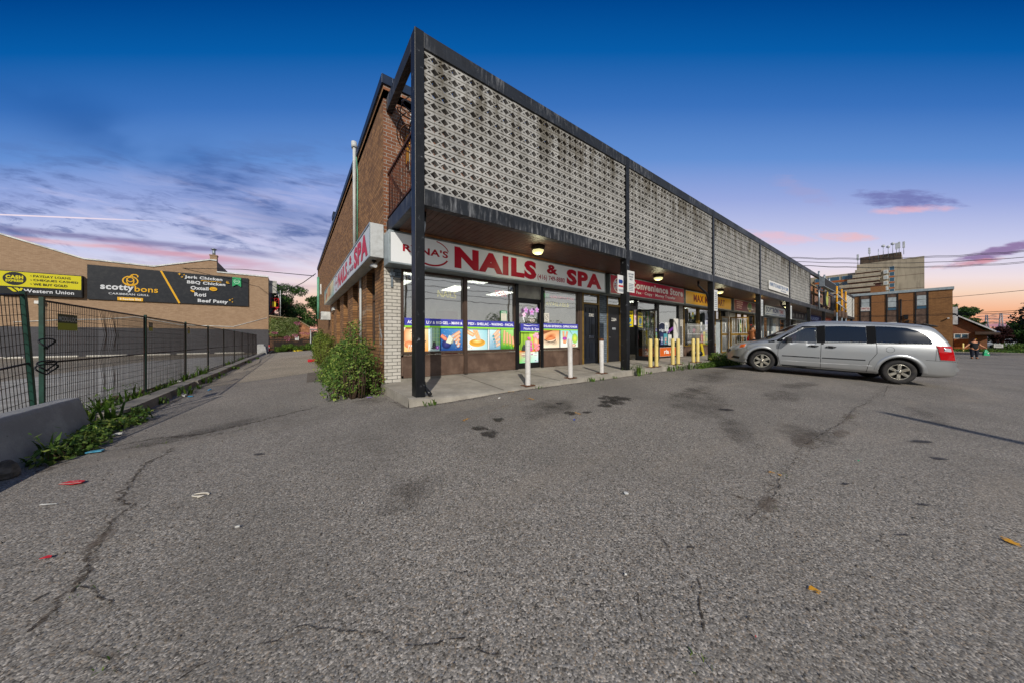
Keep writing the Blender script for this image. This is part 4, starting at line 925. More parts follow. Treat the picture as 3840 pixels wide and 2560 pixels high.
# wall sign on the alley side
t = thing('wall_sign', 'long white lightbox on the alley wall with red NAILS & SPA lettering and a photo panel', 'sign', (-.33, 1.85, 2.83))
MB().box(0, .265, 0, 11.2, 0, .72).build('sign_cabinet', 'white_metal', t, bevel=.01)
g = MB()
for a in ((0, 11.2, 0, .03), (0, 11.2, .69, .72), (0, .03, .03, .69), (11.17, 11.2, .03, .69), (6.9, 6.96, .03, .69)): g.box(-.018, .0, a[0], a[1], a[2], a[3])
g.build('sign_trim', 'sign_edge', t)
p = Print(Plane((0, 6.9, 0), (0, -1, 0)), .003, .0012)
p.rect(.05, .04, 6.85, .68, '#c3cbd4').text("RYNA'S", .25, .30, 1.25, .44, RED, .04).ring(.75, .36, .42, .26, .03, RED, 200, 340).ring(.75, .36, .42, .26, .03, RED, 20, 160)
p.text('NAILS', 1.35, .10, 3.55, .62, '#c2183a', .06).text('&', 4.0, .36, 4.45, .62, '#c2183a', .05).text('(416) 749-8880', 3.6, .10, 4.75, .27, '#8e1a44', .02).text('SPA', 4.85, .09, 6.65, .63, '#c2183a', .07)
p.build('sign_face', 'print', t)
p = Print(Plane((0, 11.2, 0), (0, -1, 0)), .003, .0012); p.rect(.03, .03, 4.22, .69, '#5d97a3', ['#c9b48a', '#7fb0b8', '#d9c9a0', '#4f8a98'])
for i in range(5): p.cap(1.6 + i * .25, .62, 1.75 + i * .26, .25, .16, '#f0c09a', '#c4885a'); p.ell(.8 + .1 * i, .2 + .05 * i, .12, .06, '#c9303a')
p.build('photo_panel', 'print', t)
# camera under that sign, bracket light on white bricks
t = thing('security_camera', 'white bullet security camera under the near end of the alley wall sign', 'camera', (-.2, 2.15, 2.83))
MB().cyl(0, 0, -.03, 0, .05, 16).tube([(0, 0, -.03), (0, 0, -.10)], .015).build('mount', 'trim_black', t)
MB().tube([(-.02, .12, -.10), (0, -.12, -.14)], .045, 14).build('camera_body', 'white_metal', t)
t = thing('wall_bracket', 'small grey metal bracket on the white bricks left of the shop window', 'bracket', (.10, V0 - .01, 2.35)); MB().box(-.02, .02, -.03, 0, -.12, .28).box(-.05, .05, -.07, -.02, .12, .2).build('arm', 'grey_metal', t); MB().box(.05, .22, -.02, .0, .1, .28).build('plate', 'brick_grey', t)
# ceiling lights
def ceiling_light(u, v, label, glow):
    t = thing('ceiling_light', label, 'ceiling light', (u, v, 3.385), 0, 'round lamps under the plaza soffit' )
    MB().lathe([(0, 0), (.17, 0), (.175, -.04), (.16, -.10), (.155, -.11)], n=6).build('lamp_housing', 'lamp_body', t)
    MB().lathe([(.15, -.105), (.145, -.15), (.11, -.19), (0, -.20)], n=6).build('lamp_diffuser', glow, t)
    l = bpy.data.lights.new('lamp', 'POINT'); l.energy = 10; l.color = (1, .93, .6) if glow == 'lamp_glow' else (1, .6, .15); l.shadow_soft_size = .12
    lo = bpy.data.objects.new('lamp', l); COL.objects.link(lo); lo.parent = t; lo.location = (0, 0, -.27)
for k, (u, v, g_, nm) in enumerate(((3.25, .62, 'lamp_glow', 'first round lamp, lit warm white over the nail salon'), (9.0, .62, 'lamp_glow', 'second round lamp, lit warm white over the convenience store'), (14.6, .62, 'lamp_glow', 'third round lamp, lit warm white over the mini mart'),
                         (20.2, .62, 'lamp_amber', 'amber round lamp over the fish shop'), (26.3, .62, 'lamp_glow', 'far round lamp, lit warm white over the tax office'))):
    ceiling_light(u, v, nm, g_)
# bollards
def bollard(label, u, h, m, group, cap=None, tilt=0, rust_base=True, cat='bollard'):
    t = thing('bollard', label, cat, (u, .05, swz(u, .05)), 0, group); t.rotation_euler = (0, tilt, 0)
    MB().lathe([(.057, 0), (.057, h - .02), (.05, h), (0, h + .012)], n=24).build('post', m, t)
    if cap == 'ring': MB().lathe([(.062, h - .10), (.062, h - .085), (.0575, h - .08)], n=24).build('collar', m, t)
    if cap == 'rust': MB().lathe([(.06, h - .05), (.061, h - .0), (.03, h + .02), (0, h + .02)], n=20).build('cap', 'rust', t)
    MB().box(-.13, .13, -.10, .10, -.01, .012).build('base_plate', 'rust', t, bevel=.004)
    return t
GW = 'white bollards in front of the nail salon'; GY = 'pairs of yellow bollards along the kerb'
bollard('nearest white bollard, in front of the salon door', 2.45, .95, 'white_bollard', GW, 'ring')
bollard('middle white bollard, in front of the right salon window', 3.78, .93, 'white_bollard', GW, 'ring', R_(-1))
bollard('white bollard with a rusty top, in front of the grey brick pier', 4.98, .90, 'white_bollard', GW, 'rust')
for u, nm in ((7.42, 'left yellow bollard of the nearest pair'), (7.78, 'right yellow bollard of the nearest pair, rusty at its foot'), (8.86, 'left yellow bollard of the middle pair'), (9.24, 'right yellow bollard of the middle pair'), (10.42, 'left yellow bollard of the farthest pair'), (10.80, 'right yellow bollard of the farthest pair')):
    bollard(nm, u, .88, 'yellow_bollard', GY)
# downspout at the corner post, and the one at the third post
t = thing('downspout', 'black downpipe strapped beside the corner post with an elbow at its foot', 'pipe')
MB().tube([(.185, .14, .32), (.185, .14, 2.95)], .027, 12, 'pipe_black').tube([(.185, .14, 2.95), (.24, .24, 3.12), (.26, .3, 3.2)], .03, 12, 'white_metal').tube([(.26, .3, 3.18), (.28, .34, 3.38)], .04, 12, 'pipe_black').build('pipe', parent=t)
MB().tube([(.185, .14, .36), (.19, .12, .27), (.22, .0, .20), (.235, -.05, .16)], .036, 14, 'pipe_black').build('elbow', parent=t)
MB().box(.15, .22, .10, .18, 1.05, 1.07).box(.15, .22, .1, .18, 2.3, 2.32).build('strap', 'grey_metal', t)
for i, u in enumerate((12.0, 24.1)):
    t = thing('drain_elbow', 'dark drain elbow from the soffit to the %s steel post' % ('third', 'fifth')[i], 'pipe')
    MB().tube([(u - .5, .3, 3.37), (u - .5, .3, 3.2), (u - .1, .15, 2.9), (u - .02, .12, 2.6)], .04, 10, 'pipe_black').build('pipe', parent=t)
# wire tangle at the top of the open end
t = thing('wire_bundle', 'tangled black white and orange wires behind the corner post top', 'cable')
rnd = random.Random(5)
for i in range(14):
    c = Vector((.25 + rnd.random() * .5, .7 + rnd.random() * .8, 5.3 + rnd.random() * .5)); pts = []
    r0 = .12 + rnd.random() * .22; ph = rnd.random() * 6
    for k in range(16): a = ph + k * .42; pts.append(c + Vector((r0 * math.cos(a) * .7, r0 * math.sin(a), -k * .02 + r0 * math.sin(a * .7))))
    MB().tube(pts, .009 + rnd.random() * .006, 5, ['cable', 'cable', 'pvc', 'rust', 'cable_blue'][i % 5]).build('wire', parent=t)
MB().tube([(.5, 1.75, 6.1), (.45, 1.7, 4.8)], .03, 8, 'pvc').box(.4, .6, 1.7, 1.85, 5.0, 5.6, 'scaffold_yellow').build('conduit', parent=t)
# alley side fittings
t = thing('conduit_mast', 'tall grey service mast with an angled head on the alley wall', 'pipe')
MB().tube([(-.13, 5.2, 3.56), (-.13, 5.2, 6.95)], .045, 12).tube([(-.13, 5.2, 6.9), (-.13, 5.25, 7.1)], .08, 12).build('mast', 'pvc', t); MB().tube([(-.13, 5.2, 6.92), (.02, 5.2, 6.92)], .03).build('bracket', 'pvc', t)
t = thing('green_conduit', 'thin pale green conduit beside the service mast', 'pipe'); MB().tube([(-.09, 5.0, 3.56), (-.09, 4.9, 6.0), (-.09, 5.1, 6.6)], .018, 8, 'drain_green').build('pipe', parent=t)
t = thing('drain_pipe', 'green vertical drain pipe near the far end of the alley wall', 'pipe'); MB().tube([(-.13, 21.5, 2.6), (-.13, 21.5, 5.7)], .09, 10, 'drain_green').build('pipe', parent=t)
t = thing('white_conduits', 'three thin white conduits between the side windows', 'pipe')
for i in range(3): MB().tube([(-.1, 4.35 + i * .07, .9), (-.1, 4.35 + i * .07, 2.8)], .018, 6, 'pvc').build('conduit', parent=t)
t = thing('air_conditioner', 'white window air conditioner sticking out of the alley wall', 'air conditioner', (-.06, 13.6, 2.1))
MB().box(-.42, 0, -.3, .3, 0, .42).build('case', 'ac_white', t, bevel=.012)
g = MB()
for i in range(8): g.box(-.428, -.42, -.24, .24, .06 + i * .04, .075 + i * .04)
g.build('grille', 'trim_black', t)
tag(MB().box(-.14, -.06, 11.2, 11.9, 2.45, 2.6).build('wall_light', 'ac_white'), 'small white lamp under the rear end of the alley wall sign', 'lamp')
tag(MB().box(-.13, -.06, 19.6, 19.9, 4.2, 4.9).build('vent_cover', 'ac_white'), 'small pale vent cover high on the far alley wall', 'vent')
p = Print(Plane((-.065, 2.3, 0), (0, -1, 0)), .002, .001); rnd = random.Random(12)
for k in range(3):
    pts = [(.02 + .12 * k + rnd.uniform(-.03, .05), 1.65 - k * .2 - i * .06 + rnd.uniform(-.02, .02)) for i in range(6)]; p.line(pts, .018, '#cfd3d4')
p.ring(.17, 1.15, .09, .16, .018, '#cfd3d4', 0, 320).line([(.05, 1.35), (.3, 1.1)], .018, '#cfd3d4')
tag(p.build('graffiti', 'print'), 'white scrawled graffiti on the brick near the corner above the bush', 'graffiti')
# posters and clutter in the shop windows
rnd = random.Random(21)
def poster(u0, z0, w, h, cols, label, txt=None, group='posters on the shop windows', y=V0 - .055):
    p = Print(Plane((0, y, 0)), .001, .0008); p.rect(u0, z0, u0 + w, z0 + h, cols[0])
    if txt: p.text(txt, u0 + .1 * w, z0 + h * .72, u0 + .9 * w, z0 + h * .9, cols[1], .03)
    p.ell(u0 + w * .5, z0 + h * .42, w * .3, h * .2, cols[1], cols[2]); p.rect(u0 + w * .15, z0 + h * .08, u0 + w * .85, z0 + h * .16, cols[2]); p.rect(u0 + .2 * w, z0 + .62 * h, u0 + .8 * w, z0 + .66 * h, cols[1])
    return tag(p.build('poster', 'print'), label, 'poster', group)
poster(8.62, 1.55, .72, .62, ('#d8c400', '#1c2a3a', '#2f86b8'), 'yellow $449,808 jackpot poster at the convenience store entrance', '$449,808', None)
poster(9.40, 1.62, .22, .62, ('#d9c6cf', '#b3304f', '#eee6ea'), 'pink and white strip poster beside the jackpot poster', group=None)
poster(9.95, 1.95, .26, .36, ('#dfe2e0', '#c9ccc9', '#b9bdbb'), 'blank white paper high in the left convenience store window', group=None)
poster(10.25, 1.55, .36, .75, ('#2f8f52', '#b3342a', '#e3e3d9'), 'green and red drinks poster in the left convenience store window', group=None)
poster(10.65, 1.55, .36, .62, ('#22231f', '#d0c42a', '#b9c9a3'), 'black and yellow poster right of the green drinks poster', group=None)
poster(10.0, .80, .42, .62, ('#c9bd1a', '#20201c', '#e0dcc0'), 'yellow poster low in the left convenience store window', group=None)
poster(10.48, .80, .40, .60, ('#e0e3e0', '#3f9a4f', '#2a2c2a'), 'white and green poster low in the left convenience store window', group=None)
poster(11.45, .80, .28, .52, ('#23305c', '#e6e6e6', '#7f8fb9'), 'small navy poster at the left edge of the right convenience store window', group=None)
poster(11.85, 1.40, .34, .40, ('#d9dcdd', '#8fa3b0', '#c3ccd2'), 'white and pale blue notice in the right convenience store window', group=None)
poster(11.75, .82, .34, .48, ('#4f9fae', '#d9d9d3', '#a8402c'), 'teal poster low in the right convenience store window', group=None)
poster(12.15, .80, .32, .46, ('#dcdedb', '#b3b9b6', '#9aa19e'), 'white sheet low in the right convenience store window', group=None)
p = Print(Plane((0, V0 - .05, 0)), .001, .001); p.ell(11.62, 1.38, .42, .42, '#1a2748', '#101a36').ring(11.62, 1.38, .41, .41, .03, '#c9cfd9').text('vigo', 11.34, 1.36, 11.92, 1.52, '#d7dde6', .02)
tag(p.build('window_sticker', 'print'), 'large round navy sticker in the right convenience store window', 'sticker')
p = Print(Plane((0, V0 - .052, 0)), .001, .001); p.poly([(12.1, 1.28), (12.62, 1.5), (12.68, 1.66), (12.14, 1.44)], '#6a2a8c')
tag(p.build('window_sticker', 'print'), 'small slanted purple sticker in the right convenience store window', 'sticker')
tag(MB().box(12.62, 13.2, V0 - .10, V0 - .06, .95, 2.0, 'white_paint').build('whiteboard'), 'blank white board leaning in the right convenience store window', 'board')
def s_ria(p, w, h): p.rect(.01, .01, w - .01, h - .01, '#d9651c').text('ria', .25 * w, .28 * h, .55 * w, .75 * h, '#f3ede6', .06).rect(.62 * w, .55 * h, .85 * w, .62 * h, '#f3d9c3').rect(.62 * w, .38 * h, .85 * w, .45 * h, '#f3d9c3')
for u0, lab in ((9.72, 'orange ria banner under the left convenience store window'), (11.4, 'orange ria banner under the right convenience store window')):
    t = thing('money_transfer_banner', lab, 'banner', (u0, V0 - .06, .30)); MB().box(0, 1.45, 0, .006, 0, .40).build('banner_sheet', 'white_paint', t); p = Print(Plane((0, 0, 0)), .001, .001); s_ria(p, 1.45, .40); p.build('banner_print', 'print', t)
cols = [('#c9352a', '#e6dfd0', '#7a1a14'), ('#d6c62a', '#2f3a2a', '#e9e2b0'), ('#3f8a4a', '#e3e6da', '#c9b22a'), ('#d9dcd6', '#4f6a9a', '#a3a9ad'), ('#d6c02a', '#3f8fb0', '#2f4a2a'), ('#b9c3d9', '#2a3a7a', '#e3e6ee')]
names = ['red soft drink', 'yellow', 'green', 'white', 'yellow and blue', 'pale lilac']
for i in range(6): poster(15.55 + i * .31, .78, .27, .55 + .1 * (i % 2), cols[i], '%s poster in the lower row of the mini mart window' % names[i], group=None, y=V0 - .055)
poster(16.1, 1.52, .5, .9, cols[5], 'tall pale purple poster high in the right mini mart window', None, None)
poster(15.55, 1.5, .22, .42, cols[3], 'small white notice near the gold mullion of the mini mart', None, None)
poster(14.55, 2.05, .22, .34, ('#d9c81a', '#3aa3b3', '#3aa3b3'), 'small yellow triangular poster high in the left mini mart window', None, None)
poster(14.6, 1.35, .36, .36, ('#15151c', '#3f3f9a', '#b33a3a'), 'dark square sign behind the mini mart security bars', None, None)
t = thing('floor_sign', 'yellow wet floor sign standing behind the far bollards', 'sign', (15.15, 1.62, .225)); MB().hexa([(-.14, -.1, 0), (.14, -.1, 0), (.14, -.08, 0), (-.14, -.08, 0)], [(-.1, .0, .62), (.1, .0, .62), (.1, .02, .62), (-.1, .02, .62)]).hexa([(-.14, .12, 0), (.14, .12, 0), (.14, .14, 0), (-.14, .14, 0)], [(-.1, .02, .62), (.1, .02, .62), (.1, .04, .62), (-.1, .04, .62)]).build('board', 'yellow_plastic', t)
for u, m, lab, r in ((14.1, 'shade_dark', 'black full garbage bag slumped against the mini mart window', .2), (14.55, 'shade_dark', 'second black garbage bag, right of the first by the mini mart', .17)):
    g = MB(); rnd2 = random.Random(u); prof = [(.02, 0), (r, .02), (r * 1.25, r * .6), (r, r * 1.3), (r * .35, r * 1.7), (r * .2, r * 2)]; g.lathe(prof, n=14)
    g.v = [(x + rnd2.uniform(-.02, .02), y + rnd2.uniform(-.02, .02), z) for x, y, z in g.v]; tag(g.build('garbage_bag', 'black_frame', loc=(u, 1.55, .225)), lab, 'garbage bag')
for i, (u, z) in enumerate(((21.3, 1.5), (22.4, 1.5), (23.4, 1.2))): poster(u, z, .36, .8, cols[(i * 2 + 2) % 6], '%s poster in the fish shop window' % ('green', 'white and green', 'small red')[i], None, None)
for i, u in enumerate((25.5, 27.2, 28.2)): poster(u, 1.1, .3, .5, cols[3], '%s white notice in the tax office window' % ('left', 'middle', 'right')[i], None, None)
poster(18.75, 1.45, .2, .5, cols[3], 'white paper tied to the closed security gate', None, None, y=V0 - .09)
# the door-step stock inside the open doorway
for i, (c, lab) in enumerate((('white_metal', 'white jug on the convenience store floor'), ('blue_plastic', 'blue jug on the convenience store floor'), ('yellow_plastic', 'yellow jug on the convenience store floor'))):
    tag(MB().lathe([(0, 0), (.08, 0), (.085, .2), (.03, .27), (.03, .31), (0, .31)], n=14).build('water_jug', c, loc=(8.85 + i * .2, V0 + .35, .24)), lab, 'jug')
t = thing('store_shelf', 'stocked shelf just inside the convenience store door', 'shelf', (9.1, V0 + .9, .24))
MB().box(-.4, .4, -.15, .15, .02, .05).box(-.4, .4, -.15, .15, .55, .58).box(-.4, .4, -.15, .15, 1.05, 1.08).box(-.4, .4, -.15, .15, 1.5, 1.53).box(-.42, -.4, -.15, .15, 0, 1.55).box(.4, .42, -.15, .15, 0, 1.55).build('rack', 'grey_metal', t)
g = MB(); rnd = random.Random(8)
for z in (.05, .58, 1.08):
    x = -.38
    while x < .32: w = .06 + rnd.random() * .07; g.box(x, x + w, -.14, .1, z, z + .2 + rnd.random() * .15, rnd.choice(['yellow_plastic', 'red_plastic', 'white_paint', 'green_bag', 'blue_plastic', 'wood_orange'])); x += w + .01
g.build('stock', parent=t)
# led board, costume-like figure stand-in, scaffold poles at the ruined bays
t = thing('led_board', 'blank grey led board on poles in front of the ruined bays', 'board'); MB().box(32.6, 38.2, -.45, -.15, 5.2, 5.92).build('cabinet', 'grey_metal', t, bevel=.01); MB().box(32.7, 38.1, -.462, -.452, 5.26, 5.86).build('screen', 'interior_dark', t)
for u, a_, b_ in ((32.9, 5.9, 6.5), (35.3, 5.9, 6.5), (37.6, 5.9, 6.5), (32.9, 3.4, 5.2)): MB().tube([(u, -.1, a_), (u, -.1, b_)], .06, 8).build('pole', 'grey_metal', t)
t = thing('chicken_sign', 'yellow and black cut-out sign on the balcony edge below the led board', 'sign', (35.4, -.2, 3.8))
p = Print(Plane((-1, 0, 0)), .0, .01); p.ell(1.1, .65, .75, .62, '#1c1c1e').ell(1.25, .55, .55, .5, '#b9bd5a', '#8f9a4a').ell(1.3, 1.05, .35, .22, '#d9c22a', '#b39a1c', .5).poly([(1.15, 1.1), (1.35, 1.1), (1.32, 1.75), (1.2, 1.75)], '#d9c22a')
p.build('sign_face', 'print', t); MB().box(-.7, .8, .02, .12, 0, 1.2).build('backing', 'shade_dark', t, bevel=.1)
t = thing('scaffold', 'scaffold of yellow and steel poles under the ruined bays', 'scaffold')
for u in (40.4, 43.4, 46.2): MB().tube([(u, -.25, 3.5), (u, -.25, 6.0)], .07, 8, 'scaffold_yellow').tube([(u, -.25, gz(u, -.2)), (u, -.25, 3.5)], .06, 8, 'scaffold_steel').build('pole', parent=t)
for z in (4.2, 5.0): MB().tube([(40.2, -.3, z + .2), (46.4, -.3, z - .2)], .05, 8, 'white_metal').build('cross_brace', parent=t)
for u in (40.9, 43.0, 45.4): MB().box(u, u + 1.1, -.35, .0, 3.15, 3.75).build('plank', 'brown_panel', t)

# ------------------------------------------------------------------ the beige building across the lot
bb = thing('commercial_building', 'beige brick commercial building with a charcoal base and stepped roofline', 'building', (-16, 40, 0))
prof = [(-32, 10.8), (-21.2, 9.83), (-17, 8.42), (-12.84, 8.30), (-8.85, 9.57), (-8.31, 9.57), (-8.31, 8.33), (-3.98, 8.31)]
g = MB(); ox, oy = 16, -40
low = [(p[0] + ox, 0, 2.25) for p in prof]; top = [(p[0] + ox, 0, p[1]) for p in prof]; n = len(prof)
g.add(low + top, [(i, i + 1, n + i + 1, n + i) for i in range(n - 1) if prof[i][0] != prof[i + 1][0]], 'brick_beige')
g.add(top + [(x, 14, z) for x, y, z in top], [(i, i + 1, n + i + 1, n + i) for i in range(n - 1)], 'roof_gravel')
g.add([(-16, -.01, -.7), (12.02, -.01, -.7), (12.02, -.01, 2.25), (-16, -.01, 2.25)], [(0, 1, 2, 3)], 'brick_charcoal')
g.add([(12.02, 0, -.7), (12.02, 14, -.7), (12.02, 14, 8.31), (12.02, 0, 8.31)], [(0, 1, 2, 3)], 'interior_dark')
g.add([(-9.6, -.015, 1.85), (-5.4, -.015, 1.85), (-5.4, -.015, 2.5), (-9.6, -.015, 2.5)], [(0, 1, 2, 3)], 'white_paint')
g.build('wall', parent=bb)
g = MB()
for (x0, z0), (x1, z1) in zip(prof, prof[1:]):
    if x0 != x1: g.hexa([(x0 + ox, -.08, z0), (x1 + ox, -.08, z1), (x1 + ox, .25, z1), (x0 + ox, .25, z0)], [(x0 + ox, -.08, z0 + .12), (x1 + ox, -.08, z1 + .12), (x1 + ox, .25, z1 + .12), (x0 + ox, .25, z0 + .12)])
g.build('coping', 'ac_white', bb)
c = MB().box(7.15, 7.69, 0, .6, 9.5, 10.1).box(7.1, 7.74, -.05, .65, 10.1, 10.2).build('chimney', 'brick_beige', bb)
MB().cyl(7.42, .3, 10.2, 10.75, .13, 12).lathe([(.2, 10.8), (.28, 10.85), (0, 10.98)], (7.42, .3, 0)).build('flue', 'grey_metal', c)
g = MB(); g.tube([(-4.6, -.03, 2.6), (-2, -.03, 2.9), (0, -.03, 3.0), (2, -.03, 3.3), (5, -.03, 2.6), (9, -.03, 2.5), (11.9, -.03, 3.6)], .03, 5); g.build('surface_cable', 'ac_white', bb)
MB().box(11.2 - 11.9 + 12.4, 12.75, .6, 1.2, 6.6, 8.05).build('rear_chimney', 'ceiling_white', bb)
tag(MB().box(-19.5, -19.1, 39.7, 39.98, 4.2, 4.45).build('wall_lamp', 'white_paint'), 'small white flood lamp on the beige wall below the yellow sign', 'lamp')
BW = Plane((0, 39.86, 0))
t = thing('billboard', 'large black restaurant billboard with yellow fruit logo and white menu words', 'sign', (0, 0, 0)); MB().box(-16.79, -5.74, 39.87, 39.99, 4.81, 7.96).build('board', 'beam_paint' if False else 'black_frame', t)
p = Print(BW, .002, .004); BK = '#131922'; YE = '#d9a414'; WH = '#c9ccd0'
p.rect(-16.79, 4.81, -5.74, 7.96, BK); p.line([(-12.31, 7.96), (-11.05, 4.81)], .14, YE)
for rx, ry, w in ((.46, .44, .09), (.22, .36, .07)): p.ring(-14.27, 6.72, rx, ry, w, YE)
p.ring(-14.27, 6.95, .22, .30, .07, YE, 180, 360).ring(-13.98, 7.22, .18, .15, .08, YE, -40, 200).line([(-14.65, 6.5), (-14.27, 6.32), (-13.9, 6.5)], .07, YE).line([(-14.3, 7.0), (-14.2, 7.3), (-14.05, 7.38)], .08, YE)
p.text('scotty', -16.05, 5.62, -14.05, 6.30, WH, .05).text('bons', -14.0, 5.72, -12.5, 6.28, YE, .02).text('CARIBBEAN GRILL', -15.56, 5.34, -13.07, 5.52, WH, .02)
p.rect(-15.05, 4.82, -13.47, 5.13, YE).text('8 Rexdale Blvd', -14.9, 4.87, -13.6, 5.06, '#e9e3cf', .03)
p.text('Jerk Chicken', -10.68, 7.33, -7.85, 7.72, WH, .05).text('BBQ Chicken', -10.5, 6.83, -7.62, 7.2, WH, .05).text('Oxtail', -10.25, 6.28, -8.92, 6.66, WH, .05).text('Roti', -9.97, 5.6, -9.1, 6.0, WH, .05).text('Beef Patty', -9.73, 4.9, -7.41, 5.36, WH, .05)
p.line([(-9.5 + i * .12, 7.26 + .04 * (i % 2)) for i in range(14)], .05, YE).ell(-8.55, 6.48, .30, .21, YE).text('Yum!', -8.75, 6.4, -8.35, 6.56, '#8a4a10', .02).ell(-10.1, 6.12, .17, .09, YE, YE, -.5)
for x, z, s in ((-11.03, 7.78, .13), (-10.85, 7.5, .1), (-10.7, 7.75, .08), (-7.25, 5.4, .12), (-7.05, 5.55, .07), (-7.05, 5.2, .08)): p.poly([(x, z + s), (x + s * .3, z + s * .3), (x + s, z), (x + s * .3, z - s * .3), (x, z - s), (x - s * .3, z - s * .3), (x - s, z), (x - s * .3, z + s * .3)], YE)
for a in (0, .7, 1.4): p.line([(-7.55 + .05 * math.cos(a), 7.2 + .05 * math.sin(a)), (-7.5 + .22 * math.cos(a), 7.22 + .22 * math.sin(a))], .05, YE)
p.poly([(-7.05, 7.93), (-6.33, 7.93), (-6.33, 6.9), (-6.69, 7.15), (-7.05, 6.9)], '#2f9a63').ring(-6.69, 7.48, .22, .22, .03, '#cfe6d9').line([(-6.82, 7.42), (-6.75, 7.55), (-6.69, 7.45), (-6.6, 7.56), (-6.55, 7.44)], .03, '#cfe6d9')
p.build('billboard_print', 'print', t)
t = thing('cash_sign', 'yellow and black lightbox sign for payday loans on the beige wall', 'sign'); MB().box(-21.2, -17.0, 39.7, 39.98, 4.88, 6.87).build('sign_cabinet', 'black_frame', t, bevel=.02)
p = Print(Plane((0, 39.69, 0)), .002, .004); Y2 = '#c9c00a'
p.rect(-21.11, 4.95, -17.06, 6.80, '#14161a').rect(-21.11, 5.57, -17.06, 6.80, Y2).ell(-20.41, 6.22, .56, .55, '#15171c')
p.text('CASH', -20.83, 6.20, -20.0, 6.5, Y2, .09).text('EXPRESS', -20.83, 5.94, -20.0, 6.15, Y2, .08)
for i, (s, w) in enumerate((('PAYDAY LOANS', 1.9), ('CHEQUES CASHED', 2.3), ('WE BUY GOLD', 1.72))): z = 6.43 - i * .345; p.text(s, -19.52, z, -19.52 + w, z + .2, '#101216', .015); p.ell(-19.63, z + .1, .03, .03, '#101216')
p.text('Western Union', -19.98, 5.10, -17.43, 5.40, '#c9ccd0', .04)
for k in (0, .3): p.poly([(-20.74 + k, 5.46), (-20.55 + k, 5.46), (-20.28 + k * 1.02, 5.14), (-20.4 + k, 5.12), (-20.48 + k, 5.14)], Y2)
p.poly([(-20.12, 5.46), (-20.02, 5.46), (-20.0, 5.4), (-20.12, 5.15), (-20.22, 5.2)], Y2)
p.build('sign_print', 'print_glossy', t)

# ------------------------------------------------------------------ kerb, barrier, fence
g = MB(); y = 2.7; rnd = random.Random(2); kb = []
while y < 34:
    L = 2.4; b = []; o = rnd.uniform(-.03, .03); dz = rnd.uniform(-.015, .015)
    for yy in (y, y + L - .03):
        z = gz(-4.1, yy); b.append([(-4.22 + o, yy, z - .1), (-3.86 + o, yy, z - .1), (-3.92 + o, yy, z + .15 + dz), (-4.18 + o, yy, z + .16 + dz)])
    g.add(b[0] + b[1], [(0, 1, 2, 3), (4, 7, 6, 5), (0, 4, 5, 1), (1, 5, 6, 2), (2, 6, 7, 3), (3, 7, 4, 0)]); y += L
tag(g.build('kerb', 'kerb_concrete'), kind='structure')
def barrier(name, label, x, y0, y1, h, wb=.46, wt=.16, tilt=0, loc=None):
    z0 = gz(x, y0) - .05; g = MB(); rows = []
    for i in range(9):
        yy = y0 + (y1 - y0) * i / 8; z = gz(x, yy) - .04; cut = 0
        rows.append([(x - wb / 2, yy, z), (x + wb / 2, yy, z), (x + wb / 2 - .02, yy, z + .10), (x + wt / 2 + .02, yy, z + h - .05), (x + wt / 2, yy, z + h), (x - wt / 2, yy, z + h), (x - wt / 2 - .02, yy, z + h - .05), (x - wb / 2 + .02, yy, z + .10)])
    g.add([p for r in rows for p in r], [(i * 8 + j, i * 8 + (j + 1) % 8, (i + 1) * 8 + (j + 1) % 8, (i + 1) * 8 + j) for i in range(8) for j in range(8)] + [tuple(range(8))[::-1], tuple(range(64, 72))])
    return tag(g.build(name, 'barrier_concrete', bevel=.015), label, 'barrier')
barrier('concrete_barrier', 'grey concrete barrier in the left foreground with weeds along its foot', -4.12, -3.2, 1.93, .57)
barrier('concrete_barrier', 'concrete barrier at the far end of the kerb', -4.0, 33.6, 36.3, .8)
tag(MB().box(-4.6, -4.05, 34.6, 35.8, -.45, .62).build('concrete_block', 'barrier_concrete', bevel=.06), 'square concrete block behind the far barrier', 'block')
def crackline(name, pl, w, m='crack_dirt'):
    return pl
p = Print(Plane((-3.86, 0, -.1)), 0, 0)
